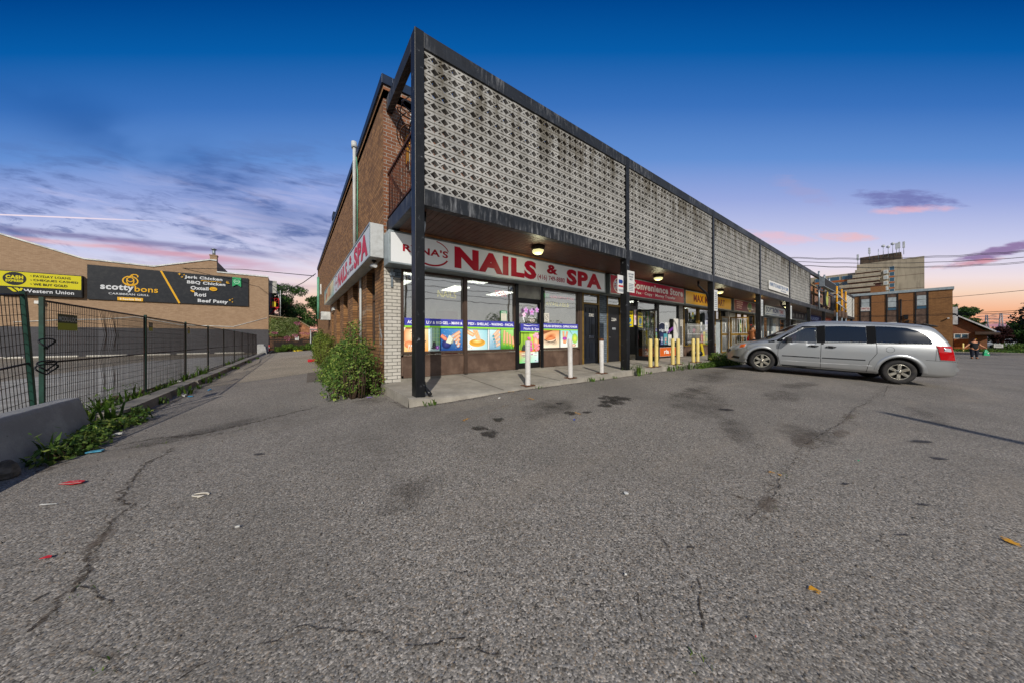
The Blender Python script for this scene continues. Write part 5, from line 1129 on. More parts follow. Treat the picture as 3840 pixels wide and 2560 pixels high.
def fence_panel(y0, y1, xa=-4.45, xb=-4.45, h=1.82, label='', bent=False, lean=0, near=True, tagsign=None):
    z0 = gz(xa, y0) + .06; z1 = gz(xb, y1) + .06
    t = thing('wire_fence', label, 'fence', (xa, y0, z0), 0, 'temporary wire fence panels')
    dx, dy, dz = xb - xa, y1 - y0, z1 - z0
    def P(s, z, off=0): lx = lean * z / h; return (dx * s + off + (0), dy * s + lx, dz * s + z)
    f = MB(); f.tube([P(0, 0), P(0, h), P(1, h), P(1, 0), P(0, .02)], .017, 8).tube([P(0, h * .53), P(1, h * .53)], .013, 8).tube([P(0, .1), P(1, .1)], .012, 6); f.build('frame', 'wire_black', t)
    w = MB(); L = math.hypot(dx, dy); nv = int(L / .052); rnd = random.Random(y0); r = .0034 if y0 < 6 else .0020
    for i in range(1, nv):
        s = i / nv; b1 = math.sin(i * .9) * .012 if bent and .42 < s < .62 else 0
        pts = [P(s, z, rnd.uniform(-.004, .004)) for z in (0, h * .53)]
        if b1: pts = [P(s, 0), P(s + b1, h * .3, .02), P(s, h * .53), P(s + b1 * 1.6, h * .75, .04), P(s, h)]
        else: pts += [P(s, h)]
        w.tube(pts, r, 4, caps=False)
    for k in range(1, 15): z = k * h / 15; w.tube([P(0, z), P(.5, z + rnd.uniform(-.01, .01)), P(1, z)], r, 4, caps=False)
    w.build('wire_mesh', 'wire_black', t)
    MB().box(-.02, .02, -.015, .03, -.04, h + .05).build('post', 'green_post' , t)
    if lean: t.children[-1].rotation_euler = (-math.atan(lean / h), 0, 0)
    if tagsign:
        q_ = Print(Plane((0.022, 0, 0), (0, 1, 0)), .001, .001); a, b, w_, h_ = tagsign
        q_.rect(a, b, a + w_, b + h_, '#2b3f2a').rect(a, b, a + w_, b + h_ * .45, '#8f9a2a').text('MODU-LOC', a + .05 * w_, b + h_ * .55, a + .95 * w_, b + h_ * .85, '#b9c0c0', .02); q_.build('maker_plate', 'print', t)
    return t
ys_ = [2.22, 5.80, 9.05, 12.2, 15.6, 18.9, 22.2, 25.5, 28.8, 32.0]
nm = ['nearest upright', 'second upright', 'third upright', 'fourth upright', 'fifth upright', 'sixth upright', 'seventh upright', 'eighth upright', 'ninth upright']
for i in range(9):
    fence_panel(ys_[i], ys_[i + 1] - .06, label='%s of the wire fence panels counted from the camera' % nm[i] if i else 'nearest upright wire fence panel with bent wires and a green maker plate', bent=i == 0, tagsign=(.28, 1.42, .5, .24) if i == 0 else ((.12, 1.5, .25, .2) if i < 3 else None))
t = fence_panel(2.02, -1.3, -4.42, -4.70, 1.86, label='leaning wire fence panel at the left edge of the view, its green post tilted', bent=True)
t.rotation_euler = (R_(7), 0, 0)
t = thing('fence_cable', 'black cable looped round the two meeting fence posts', 'cable', (-4.4, 2.2, .7))
for k, (z, r) in enumerate(((.35, .12), (.05, .16), (0, .2))): MB().tube([(.03 * math.sin(a * 2), r * math.cos(a), z + .07 * math.sin(a)) for a in [i * .2 for i in range(33)]], .010, 6).build('loop', 'cable', t)
for i, (x, lab) in enumerate(((-20.6, 'behind the leaning fence panel'), (-17.9, 'under the gap between the two signs'), (-15.2, 'under the fruit logo of the billboard'), (-12.5, 'under the yellow slash of the billboard'), (-9.8, 'under the menu words of the billboard'), (-7.1, 'nearest the alley end of the wall'))):
    tag(MB().box(-1.15, 1.15, -.1, .1, 0, .14).build('parking_stop', 'parking_stop', bevel=.03, loc=(x, 38.4, gz(x, 38) + .01)), 'pale concrete parking stop at the beige wall, ' + lab, 'parking stop', 'parking stops along the beige wall')
# red planks on the lot by the fence
for i, (x, y, r) in enumerate(((-4.9, 5.6, .15), (-4.8, 6.7, .05), (-4.75, 8.0, .0))):
    tag(MB().box(-.05, .05, -.7, .7, 0, .03).build('red_plank', 'rust', loc=(x, y, gz(x, y) + .015)), 'reddish plank lying under the fence, %s' % ('nearest one', 'middle one', 'farthest one')[i], 'plank', 'reddish planks under the fence').rotation_euler = (0, 0, r)

# ------------------------------------------------------------------ foliage
def leaves(name, m, blobs, n, size, parent=None, seed=1, flat=.0, up=.3, jitter=.35):
    "leaf-sized folded faces scattered through a cloud of ellipsoids"
    rnd = random.Random(seed); g = MB(); vol = [b[3] * b[4] * b[5] for b in blobs]; tot = sum(vol); V = g.v; F = g.f
    for b, vo in zip(blobs, vol):
        for _ in range(int(n * vo / tot)):
            while True:
                x, y, z = rnd.uniform(-1, 1), rnd.uniform(-1, 1), rnd.uniform(-1, 1); r = x * x + y * y + z * z
                if r < 1 and r > rnd.random() * .8: break
            k = 1 + rnd.uniform(-jitter, jitter) * .5
            p = Vector((b[0] + x * b[3] * k, b[1] + y * b[4] * k, b[2] + z * b[5] * k))
            d = Vector((x + rnd.gauss(0, .6), y + rnd.gauss(0, .6), z + up + rnd.gauss(0, .6))); d = d.normalized() if d.length > 0 else Vector((0, 0, 1))
            s = size * rnd.uniform(.6, 1.4); a = d.orthogonal().normalized(); a.rotate(Quaternion(d, rnd.uniform(0, 6.28))); c = d.cross(a)
            o = len(V); V += [tuple(p - a * s), tuple(p + c * s * .45 - d * s * .12), tuple(p + a * s), tuple(p - c * s * .45 - d * s * .12)]
            F.append([o, o + 1, o + 2]); F.append([o, o + 2, o + 3])
    g.mi = [0] * len(F); g.sm = [False] * len(F); g.c = [(1, 1, 1, 1)] * len(V)
    return g.build(name, m, parent, recalc=False)
def stems(g, base, n, h, spread, rnd, r=.008):
    for i in range(n):
        a = rnd.uniform(0, 6.28); k = rnd.random() * spread; p0 = Vector(base) + Vector((math.cos(a) * k * .4, math.sin(a) * k * .4, 0)); p1 = p0 + Vector((math.cos(a) * k * .4, math.sin(a) * k * .4, h * rnd.uniform(.6, 1)))
        g.tube([p0, (p0 + p1) / 2 + Vector((rnd.uniform(-.05, .05), rnd.uniform(-.05, .05), 0)), p1], r, 5, r2=r * .3)
def bush(label, blobs, n, size, m='bush_leaf', seed=1, stemr=.012, name='bush', cat='bush', group=None, up=.3):
    b0 = blobs[0]; t = thing(name, label, cat, (0, 0, 0), 0, group); g = MB(); rnd = random.Random(seed)
    for b in blobs: stems(g, (b[0], b[1], gz(b[0], b[1])), 7, max(.1, b[2] + b[5] * .7 - gz(b[0], b[1])), b[3], rnd, stemr)
    g.build('stem', 'bark', t); leaves('foliage', m, blobs, n, size, t, seed, up=up); return t
bl = []; rnd = random.Random(4)
for i in range(30):
    y = 1.75 + rnd.random() * 4.4; hh = (1.45 - abs(y - 3.2) * .22) * rnd.uniform(.75, 1.0); x = -.36 - rnd.random() * .34
    bl.append((x, y, -.12 + hh * rnd.uniform(.15, .8), .22 + rnd.random() * .12, .3 + rnd.random() * .15, .26 + rnd.random() * .1))
for i in range(16): bl.append((-.24 - .10 * (i % 5) - .01 * i, 1.50 + .16 * (i % 4), -.02 + .065 * i, .20, .22, .18))
for i in range(14): y = 2.1 + i * .28; bl.append((-.33 - rnd.random() * .2, y, 1.15 + .25 * math.sin(y * 2.2) - abs(y - 3.6) * .15, .13, .13, .26))
for i in range(10): y = 1.7 + i * .45; bl.append((-.75 - rnd.random() * .25, y, .05 + rnd.random() * .15, .26, .3, .22))
bush('large green leafy bush against the alley wall beside the white brick corner', bl, 17000, .032, 'bush_leaf', 3)
bl = [(-.45 - .2 * rnd.random(), 9.0 + i * .62, .30 + .5 * (i % 3) * .5, .28, .45, .50 + .12 * (i % 2)) for i in range(9)] + [(-.35, 9.5 + i * 1.2, .95, .16, .3, .45) for i in range(4)]
bush('tall yellowish weeds growing further along the alley wall', bl, 3600, .045, 'bush_dry', 6, name='tall_weed', cat='weeds')
bush('thin green climber behind the yellowish weeds on the alley wall', [(-.4, 15 + i, .7, .3, .5, .9) for i in range(4)], 3000, .06, 'bush_leaf', 8, name='tall_weed', cat='weeds')
def weed(x, y, h, n, label, m='weed_leaf', seed=1, z=None, group='weeds along the kerbs', spread=.5):
    z = gz(x, y) if z is None else z; t = thing('weed', label, 'weed', (x, y, z), 0, group); rnd = random.Random(seed); g = MB(); V = g.v
    for i in range(n):
        a = rnd.uniform(0, 6.28); L = h * rnd.uniform(.5, 1.1); lean = rnd.uniform(.1, spread); bx, by = rnd.uniform(-.05, .05) * n / 8, rnd.uniform(-.05, .05) * n / 8; w = (.006 + rnd.random() * .01) * min(1, h / .14) + L * .02
        pts = [Vector((bx + math.cos(a) * lean * L * k * k, by + math.sin(a) * lean * L * k * k, L * (k - .25 * k * k * lean * 2))) for k in (0, .35, .7, 1)]
        s = Vector((-math.sin(a), math.cos(a), 0)); ws = (w * .5, w, w * .8, .001); o = len(V)
        for p_, w_ in zip(pts, ws): V += [tuple(p_ - s * w_), tuple(p_ + s * w_)]
        for k in range(3): g.f.append([o + 2 * k, o + 2 * k + 1, o + 2 * k + 3, o + 2 * k + 2])
        if h > .2:
            for q_ in range(9):
                k = rnd.uniform(.25, 1); p_ = Vector((bx + math.cos(a) * lean * L * k * k, by + math.sin(a) * lean * L * k * k, L * k * (1 - .25 * lean))); aa = rnd.uniform(0, 6.28); ll = L * .16 * rnd.uniform(.6, 1.2)
                d = Vector((math.cos(aa), math.sin(aa), .5)) * ll; s2 = Vector((-math.sin(aa), math.cos(aa), 0)) * ll * .16; o = len(V); V += [tuple(p_), tuple(p_ + d * .5 + s2), tuple(p_ + d), tuple(p_ + d * .5 - s2)]; g.f.append([o, o + 1, o + 2, o + 3])
    g.mi = [0] * len(g.f); g.sm = [False] * len(g.f); g.c = [(1, 1, 1, 1)] * len(V); g.build('leaves', m, t, recalc=False); return t
wl = [(.20, -.13, .12, 16, 'bright weed tuft at the foot of the sidewalk corner'), (2.62, -.1, .09, 18, 'low weed left of the second bollard'), (4.25, -.12, .13, 18, 'weed tuft between the second and third white bollards'), (4.75, -.12, .10, 12, 'small weed tuft before the rusty white bollard'),
      (5.3, -.12, .09, 12, 'small weed right of the rusty white bollard'), (6.35, -.08, .32, 34, 'leafy weed at the foot of the second steel post'), (6.0, .1, .22, 16, 'dry weed behind the second steel post'), (7.0, -.14, .12, 14, 'tiny weed at the kerb before the yellow bollards'),
      (8.3, -.15, .22, 26, 'weed tuft before the nearest yellow pair'), (8.9, -.15, .22, 26, 'weed tuft between the first and second yellow pairs'), (9.5, -.15, .28, 26, 'weed tuft before the middle yellow pair')]
for i, (x, y, h, n, lab) in enumerate(wl): weed(x, y, h, n, lab, seed=i + 3)
bush('low green weed bed along the kerb beside the far yellow bollards', [(10.2 + i * .45, -.28, .10, .3, .16, .13) for i in range(6)], 2600, .028, 'weed_leaf', 12, .004, 'weed_bed', 'weeds')
bush('leafy weed clump by the third steel post in front of the van', [(12.1, -.15, .28, .35, .28, .25), (12.7, -.35, .25, .4, .3, .28), (13.2, -.4, .15, .35, .3, .18)], 3200, .035, 'bush_leaf', 13, .006, 'weed_bed', 'weeds')
rnd = random.Random(11)
lab_far = ['by the near barrier end', 'before the nearest fence panel', 'near the first kerb joint', 'beside the blue litter', 'below the second fence panel', 'where the kerb narrows', 'below the third fence panel', 'before the fourth fence panel', 'below the fifth fence panel', 'before the sixth fence panel']
for i in range(20):
    y = 2.35 + i * .62 + rnd.uniform(-.1, .1) if i < 14 else 11 + (i - 14) * 2.4; side = -3.80 if i % 2 else -4.3
    weed(side + rnd.uniform(-.05, .05), y, (.42 if side < -4 else .2) * rnd.uniform(.7, 1.2), 22, ('tall' if side < -4 else 'short') + ' weed on the %s side of the long kerb, %s' % ('fence' if side < -4 else 'alley', ['%s' % l for l in lab_far][i // 2]), seed=i + 50, m='weed_leaf', spread=.45)
bush('dark broad leaved weeds growing along the foot of the near barrier', [(-3.72 + .08 * math.sin(i), .5 + i * .24, -.13, .17, .2, .10 + .03 * (i % 3)) for i in range(9)], 1500, .036, 'bush_leaf', 31, .004, 'weed_bed', 'weeds', up=.6)
weed(-3.78, .62, .34, 7, 'tall dark stemmed weed against the near barrier', 'bush_leaf', 77); weed(-3.83, 2.15, .60, 12, 'tallest weed rising at the end of the near barrier', 'weed_leaf', 78, spread=.25)
for i, (x, y, h) in enumerate(((-4.35, 3.1, .35), (-4.4, 2.7, .3), (-4.3, 3.6, .25))): weed(x, y, h, 30, 'grassy weed clump behind the kerb start, %s' % ('tallest', 'nearest the barrier', 'farthest')[i], seed=90 + i, spread=.7)

# ------------------------------------------------------------------ end of the alley
t = thing('garden_shed', 'orange brown shed with a pale sloping roof edge at the alley end', 'shed', (-1.8, 37.3, gz(-1.8, 37)))
g = MB(); zb = -gz(-1.8, 37)
prof2 = [(-1.95, -.1), (1.7, -.1), (1.7, zb + 2.42), (1.25, zb + 2.76), (.42, zb + 3.32), (-1.95, zb + 3.60)]
g.add([(x, 0, z) for x, z in prof2] + [(x, 3, z) for x, z in prof2], [tuple(range(6)), tuple(range(11, 5, -1))] + [(i, (i + 1) % 6, 6 + (i + 1) % 6, 6 + i) for i in range(6)]); g.build('wall', 'wood_orange', t)
g = MB()
for (x0, z0), (x1, z1) in (((-2.0, 3.62), (.42, 3.34)), ((.42, 3.34), (1.25, 2.78)), ((1.25, 2.78), (1.75, 2.42))): g.hexa([(x0, -.15, zb + z0), (x1, -.15, zb + z1), (x1, 3, zb + z1), (x0, 3, zb + z0)], [(x0, -.15, zb + z0 + .12), (x1, -.15, zb + z1 + .12), (x1, 3, zb + z1 + .12), (x0, 3, zb + z0 + .12)])
g.build('roof', 'timber', t)
t = thing('ivy', 'pale green ivy covering the shed wall, with pink flowers', 'ivy')
leaves('foliage', 'ivy_leaf', [(-3.5 + .42 * i, 37.1, 1.7 + .5 * j, .32, .12, .36) for i in range(6) for j in range(4)], 7000, .06, t, 41); [leaves('flower_cluster', 'flower_pink', [c_], 100, .06, t, 42) for c_ in ((-1.3, 36.95, 2.9, .3, .1, .2), (-2.2, 36.6, 1.2, .3, .12, .3), (-.6, 36.6, 1.75, .6, .1, .16), (-3.3, 36.9, 1.8, .3, .1, .12), (-1.5, 36.6, 1.5, .3, .1, .2))]
t = thing('picket_fence', 'dark weathered picket fence across the end of the alley', 'fence'); g = MB(); rnd = random.Random(9)
for i in range(36): x = -3.75 + i * .108; h = 1.65 - .01 * i + rnd.uniform(-.06, .05); g.box(x, x + .085, 36.7, 36.73, gz(x, 36.7) - .05, gz(x, 36.7) + h)
g.build('picket', 'wood_dark', t); MB().box(-3.75, .1, 36.74, 36.8, .1, .2).box(-3.75, .1, 36.74, 36.8, 1.0, 1.1).build('rail', 'wood_dark', t)
t = thing('notice_board', 'small white notice fixed on the picket fence', 'notice', (-1.5, 36.66, 1.0)); MB().box(0, .36, 0, .02, 0, .42).build('plate', 'white_paper', t); p = Print(Plane((0, 0, 0)), .001, .001)
for i in range(4): p.rect(.05, .08 + i * .08, .31, .1 + i * .08, '#7a7a7a')
p.build('lettering', 'print', t)
t = thing('side_gate', 'grey wooden gate with a flat canopy in the alley corner', 'gate', (0, 36.5, gz(0, 36.5))); MB().box(.0, .75, 0, .08, 0, 2.0).build('gate_leaf', 'wood_dark', t); MB().box(-.1, .9, -.5, .4, 2.3, 2.4).build('canopy', 'grey_metal', t); MB().box(-.08, -.0, -.02, .1, 0, 2.3).build('gate_post', 'pvc', t)
bush('dark green weeds in front of the picket fence', [(-3.0 + i * .55, 36.3, gz(-2, 36) + .25 + .15 * (i % 3), .35, .25, .3 + .12 * (i % 2)) for i in range(7)], 4200, .06, 'weed_leaf', 14, .01, 'weed_bed', 'weeds')
tag(leaves('tarp', 'yellow_plastic', [(-1.25, 35.9, gz(-1, 36) + .03, .5, .2, .04)], 60, .14, None, 15), 'crumpled yellow sheet lying before the picket fence', 'tarp')
t = thing('traffic_pylon', 'slim red traffic marker at the end of the far barrier', 'traffic marker', (-3.75, 36.5, gz(-3.7, 36.5))); MB().lathe([(.12, 0), (.11, .03), (.05, .05), (.045, .8), (.02, .85), (0, .85)], n=14).build('body', 'red_plastic', t); MB().lathe([(.049, .5), (.049, .6)], n=14).build('band', 'white_paint', t)
t = thing('junk_pile', 'black hoses and rubbish at the foot of the far barrier', 'rubbish', (-3.5, 34.5, gz(-3.5, 34.5)))
MB().tube([(0, -1, .03), (.3, 0, .05), (.1, .8, .1), (.5, 1.4, .03)], .04, 8).tube([(-.2, -.5, .1), (.2, -.2, .25), (.0, .3, .1)], .06, 8).build('hose', 'cable', t); leaves('rubbish', 'interior_dark', [(.05, 0, .12, .25, .5, .15)], 50, .15, t, 16)
t = thing('balcony', 'red steel balcony with a yellow panel on the rear corner of the beige building', 'balcony', (-3.9, 41, 0))
g = MB().box(0, .9, -.1, .9, 4.88, 4.98)
for z in (5.5, 6.0): g.tube([(.05, -.1, z), (.85, -.1, z)], .03, 6)
for x in (.05, .45, .85): g.tube([(x, -.1, 4.9), (x, -.1, 6.0)], .03, 6)
g.tube([(.05, -.1, 4.95), (.85, -.1, 6)], .025, 6).tube([(.05, -.1, 4.1), (.8, -.1, 4.9)], .04, 6); g.build('frame', 'red_plastic', t); MB().box(.22, .56, -.14, -.11, 5.0, 5.6).build('panel', 'yellow_plastic', t)
MB().tube([(1.0, -.2, 3.9), (1.0, -.2, 7.0)], .04, 6).tube([(.7, -.1, 6.9), (.95, -.1, 5.8)], .05, 6).build('pole', 'pvc', t)
g = MB()
for k in range(5): g.tube([(0, 0, 3.8 + k * .2), (1.1, 0, 3.8 + k * .2)], .02, 5)
g.build('stair', 'black_frame', t)
def tree(label, x, y, z0, h, r, n, size, m, seed, name='tree', group=None, sq=.8, trunk=.18, spread=5, low=.35):
    rnd = random.Random(seed); t = thing(name, label, 'tree', (0, 0, 0), 0, group); g = MB()
    hh = h * low; g.tube([(x, y, z0), (x + rnd.uniform(-.1, .1) * r, y, z0 + hh), (x, y, z0 + h * .75)], trunk, 8, r2=trunk * .35); bl = []
    for i in range(int(9 + spread)):
        a = i * 2.4 + rnd.random(); k = (.25 + .75 * rnd.random()) * r * .78; zz = z0 + hh + (h - hh) * rnd.uniform(.08, .92); f = 1 - .55 * abs((zz - z0 - hh) / (h - hh) - .42) * 1.6
        c = (x + math.cos(a) * k * f, y + math.sin(a) * k * f, zz); g.tube([(x, y, z0 + hh * .8 + (zz - z0 - hh) * .3), (x + (c[0] - x) * .5, y + (c[1] - y) * .5, zz - .12 * h * .5), c], trunk * .4, 5, r2=trunk * .1)
        s = r * rnd.uniform(.28, .45); bl.append((c[0], c[1], c[2], s, s, s * .62))
        for q_ in range(3): aa = rnd.uniform(0, 6.28); bl.append((c[0] + math.cos(aa) * s, c[1] + math.sin(aa) * s, c[2] + rnd.uniform(-.4, .5) * s, s * .45, s * .45, s * .3))
    g.build('trunk', 'bark', t); leaves('crown', m, bl, n, size, t, seed); return t
tree('spreading dark green tree behind the shed at the alley end', -2.3, 50, -.4, 9.6, 3.2, 9000, .12, 'tree_leaf', 21)
tree('smaller green tree right of the spreading tree, beside the alley wall', 1.3, 48, -.4, 8.0, 2.0, 6500, .11, 'tree_leaf', 22)
tree('low leafy tree filling the gap behind the shed roof', -.6, 46, -.4, 5.6, 2.2, 5500, .11, 'tree_leaf', 23, low=.2)
tree('dense dark tree behind the red balcony', -3.2, 54, -.4, 8.4, 2.6, 5000, .13, 'dark_leaf', 24)
# alley wire span
t = thing('overhead_wire', 'black wire sagging across the alley to the plaza wall', 'wire')
MB().tube([(-12, 40.5, 8.4), (-6, 38, 8.6), (-.3, 24, 6.2)], .03, 5).build('wire', 'cable', t)
MB().tube([(-3.9, 40, 7.6)] + [(-3.9 + 3.7 * k, 40 - 16.5 * k, 7.6 - 1.2 * k - 5.2 * k * (1 - k) * .75) for k in (.2, .4, .6, .8)] + [(-.2, 23.5, 6.3)], .03, 5).build('wire', 'cable', t)

# ------------------------------------------------------------------ vehicles
def interp(tab, x):
    if x <= tab[0][0]: return tab[0][1]
    for (a, va), (b, vb) in zip(tab, tab[1:]):
        if x <= b:
            t = (x - a) / (b - a); return va + (vb - va) * t
    return tab[-1][1]
def smooth_tab(tab, x, h=.07): return sum(interp(tab, x + h * k) for k in (-2, -1, 0, 1, 2)) / 5
def car_body(zt, zb, wt, belt, tumble, x0, x1, nst=64):
    "closed body shell lofted from cross sections"
    rows = []; fr = [0, .03, .09, .18, .28, .38, .48, .58, .68, .77, .85, .91, .955, .985]
    for i in range(nst + 1):
        k = i / nst; x = x0 + (x1 - x0) * (.5 - .5 * math.cos(math.pi * k)) ; x = .5 * x + .5 * (x0 + (x1 - x0) * k)
        T = smooth_tab(zt, x, .03); B = interp(zb, x); W = smooth_tab(wt, x, .03); r = []
        def hw(z):
            w = W * (1 - .035 * max(0, (.42 - z) / .25)) - .02 * max(0, (z - .62)) 
            if z > belt: w -= tumble * (z - belt) + .10 * max(0, z - belt - .25) ** 2
            return w
        r.append((x, 0, B)); r.append((x, hw(B) * .85, B))
        for f in fr[1:]: z = B + (T - B) * f; w = hw(z) * (1 - max(0, (f - .86)) ** 2 * 5.5); r.append((x, w, z))
        wl = r[-1][1]
        for f in (.88, .66, .38): r.append((x, wl * f, T - .012 * f * f))
        r.append((x, 0, T)); full = r + [(p[0], -p[1], p[2]) for p in r[-2:0:-1]]; rows.append(full)
    m = len(rows[0]); vs = [p for r in rows for p in r]
    fs = [(i * m + j, i * m + (j + 1) % m, (i + 1) * m + (j + 1) % m, (i + 1) * m + j) for i in range(nst) for j in range(m)]
    fs += [tuple(range(m))[::-1], tuple(nst * m + j for j in range(m))]
    return vs, fs
def bvh_of(vs, fs): return BVHTree.FromPolygons([Vector(v) for v in vs], fs)
def inside(p, poly):
    c = False; n = len(poly); j = n - 1
    for i in range(n):
        if (poly[i][1] > p[1]) != (poly[j][1] > p[1]) and p[0] < (poly[j][0] - poly[i][0]) * (p[1] - poly[i][1]) / (poly[j][1] - poly[i][1]) + poly[i][0]: c = not c
        j = i
    return c
from mathutils.geometry import delaunay_2d_cdt
def drape(bvh, poly, m, name, parent, side=1, off=.004, res=.07, axis='y', mb=None):
    "a patch with this outline laid on the body surface"
    pts = []; n = len(poly)
    for i in range(n):
        a, b = Vector(poly[i]), Vector(poly[(i + 1) % n]); k = max(1, int((b - a).length / res))
        for j in range(k): pts.append(a.lerp(b, j / k))
    nb = len(pts); x0 = min(p[0] for p in poly); x1 = max(p[0] for p in poly); z0 = min(p[1] for p in poly); z1 = max(p[1] for p in poly)
    x = x0 + res * .5
    while x < x1:
        z = z0 + res * .5
        while z < z1:
            if inside((x, z), poly) and min((Vector((x, z)) - p).length for p in pts[:nb]) > res * .45: pts.append(Vector((x, z)))
            z += res
        x += res
    v2, e2, f2, *_ = delaunay_2d_cdt([Vector((p[0], p[1])) for p in pts], [(i, (i + 1) % nb) for i in range(nb)], [], 0, 1e-6)
    out = []
    for p in v2:
        if axis == 'y': o = Vector((p[0], 3 * side, p[1])); d = Vector((0, -side, 0))
        elif axis == 'x': o = Vector((5 * side, p[0], p[1])); d = Vector((-side, 0, 0))
        else: o = Vector((p[0], p[1], 4)); d = Vector((0, 0, -1))
        h = bvh.ray_cast(o, d)
        if h[0] is None: h = bvh.find_nearest(Vector((p[0], side * .8, p[1])) if axis == 'y' else Vector((side * 2.2, p[0], p[1])))
        nn = h[1] if h[1].dot(d) < 0 else -h[1]; out.append(h[0] + nn * off)
    fs = [f for f in f2 if inside(((v2[f[0]][0] + v2[f[1]][0] + v2[f[2]][0]) / 3, (v2[f[0]][1] + v2[f[1]][1] + v2[f[2]][1]) / 3), poly)]
    g = mb or MB(); g.add(out, fs, m if mb else None, smooth=True)
    return None if mb else g.build(name, m, parent)
def strip(pts, w):
    "outline of a thin ribbon along a polyline"
    L = []; R = []; n = len(pts)
    for i, p in enumerate(pts):
        a = pts[max(0, i - 1)]; b = pts[min(n - 1, i + 1)]; d = Vector((b[0] - a[0], b[1] - a[1])).normalized(); L.append((p[0] - d.y * w / 2, p[1] + d.x * w / 2)); R.append((p[0] + d.y * w / 2, p[1] - d.x * w / 2))
    return L + R[::-1]
def wheel(parent, x, y, R, name='wheel', spokes=6):
    s = 1 if y > 0 else -1; t = bpy.data.objects.new(name, None); COL.objects.link(t); t.parent = parent; t.location = (x, y, R)
    w = .21; o = MB(); ri = R * .64
    prof = [(ri, -w * .5), (R * .9, -w * .5), (R * .98, -w * .42), (R, -w * .25), (R, w * .25), (R * .98, w * .42), (R * .9, w * .5), (R * .72, w * .48), (ri, w * .40)]
    o.lathe([(r, z * s) for r, z in prof], n=48, axis='y', m='tyre'); tyre = o.build('tyre', parent=t)
    for k in (-.17, 0, .17): pass
    g = MB(); yo = s * w * .36
    g.lathe([(ri, s * w * .40), (ri * .96, s * w * .42), (ri * .93, s * w * .34), (ri * .90, s * w * .1)], n=40, axis='y', m='rim')
    g.lathe([(ri * .93, s * w * .1), (0, s * w * .08)], n=40, axis='y', m='rim_dark')
    g.lathe([(ri * .30, yo - s * .06), (ri * .30, yo + s * .005), (ri * .26, yo + s * .012), (ri * .12, yo + s * .012), (ri * .11, yo + s * .03), (0, yo + s * .03)], n=30, axis='y', m='rim')
    for k in range(spokes):
        a = 2 * math.pi * k / spokes + math.pi / 2
        def Q(r, t_, yy): return (r * math.cos(a) - t_ * math.sin(a), yy, r * math.sin(a) + t_ * math.cos(a))
        r0, r1 = ri * .2, ri * .955; w0, w1 = ri * .17, ri * .20
        g.hexa([Q(r0, -w0, yo - s * .03), Q(r1, -w1, yo - s * .03), Q(r1, w1, yo - s * .03), Q(r0, w0, yo - s * .03)], [Q(r0, -w0 * .8, yo + s * .008), Q(r1, -w1 * .85, yo + s * .012), Q(r1, w1 * .85, yo + s * .012), Q(r0, w0 * .8, yo + s * .008)], 'rim')
        g.hexa([Q(r0 + .06, -w0 * .3, yo + s * .0), Q(r1 - .02, -w1 * .3, yo + s * .0), Q(r1 - .02, w1 * .3, yo), Q(r0 + .06, w0 * .3, yo)], [Q(r0 + .06, -w0 * .25, yo + s * .016), Q(r1 - .02, -w1 * .25, yo + s * .022), Q(r1 - .02, w1 * .25, yo + s * .022), Q(r0 + .06, w0 * .25, yo + s * .016)], 'rim')
    for k in range(5): a = 2 * math.pi * k / 5 + .3; g.tube([(ri * .21 * math.cos(a), yo + s * .005, ri * .21 * math.sin(a)), (ri * .21 * math.cos(a), yo + s * .028, ri * .21 * math.sin(a))], .013, 8, 'rim_dark')
    g.build('rim', parent=t); return t
def boolean_cut(o, cutters):
    for c in cutters:
        md = o.modifiers.new('b', 'BOOLEAN'); md.operation = 'DIFFERENCE'; md.object = c; md.solver = 'EXACT'
    dg = bpy.context.evaluated_depsgraph_get(); dg.update(); me = bpy.data.meshes.new_from_object(o.evaluated_get(dg)); o.modifiers.clear(); old = o.data; o.data = me
    for c in cutters: bpy.data.objects.remove(c)
    return o
# silver minivan ---------------------------------------------------
van = thing('minivan', 'silver minivan parked nose in to the plaza kerb, with dusty wheel covers', 'van', (12.63, -4.265, -.165), R_(111.8)); van.rotation_mode = 'QUATERNION'
van.rotation_quaternion = Quaternion((0, 0, 1), R_(111.8)) @ Quaternion((0, 1, 0), R_(-4.0))
ZT = [(-1.02, .62), (-.98, .70), (-.955, .95), (-.90, 1.12), (-.80, 1.32), (-.69, 1.50), (-.58, 1.61), (-.4, 1.655), (0, 1.685), (.8, 1.70), (1.5, 1.685), (1.9, 1.63), (2.10, 1.52), (2.45, 1.255), (2.80, 1.02), (3.0, .975), (3.35, .90), (3.55, .815), (3.66, .74), (3.75, .60), (3.80, .48)]
ZB = [(-1.02, .36), (-.95, .29), (-.7, .24), (.6, .20), (2.4, .18), (3.4, .20), (3.65, .22), (3.8, .27)]
WT = [(-1.02, .74), (-.97, .82), (-.85, .875), (-.6, .905), (0, .93), (2.6, .93), (3.0, .905), (3.3, .84), (3.5, .74), (3.65, .60), (3.75, .46), (3.8, .36)]
vs, fs = car_body(ZT, ZB, WT, .98, .28, -1.02, 3.80, 80)
bv = bvh_of(vs, fs)
g = MB(); g.add(vs, fs, 'silver_paint', smooth=True); g.mid('trim_black'); body = g.build('body', parent=van)
cut = []
for x in (0, 2.93):
    for s in (-1, 1): cut.append(MB().tube([(x, s * .62, .335), (x, s * 1.3, .335)], .395, 48, 'trim_black', smooth=False).build('c', parent=van))
FW = [(1.70, 1.03), (1.69, 1.455), (1.93, 1.43), (2.13, 1.30), (2.40, 1.10), (2.47, .985)]
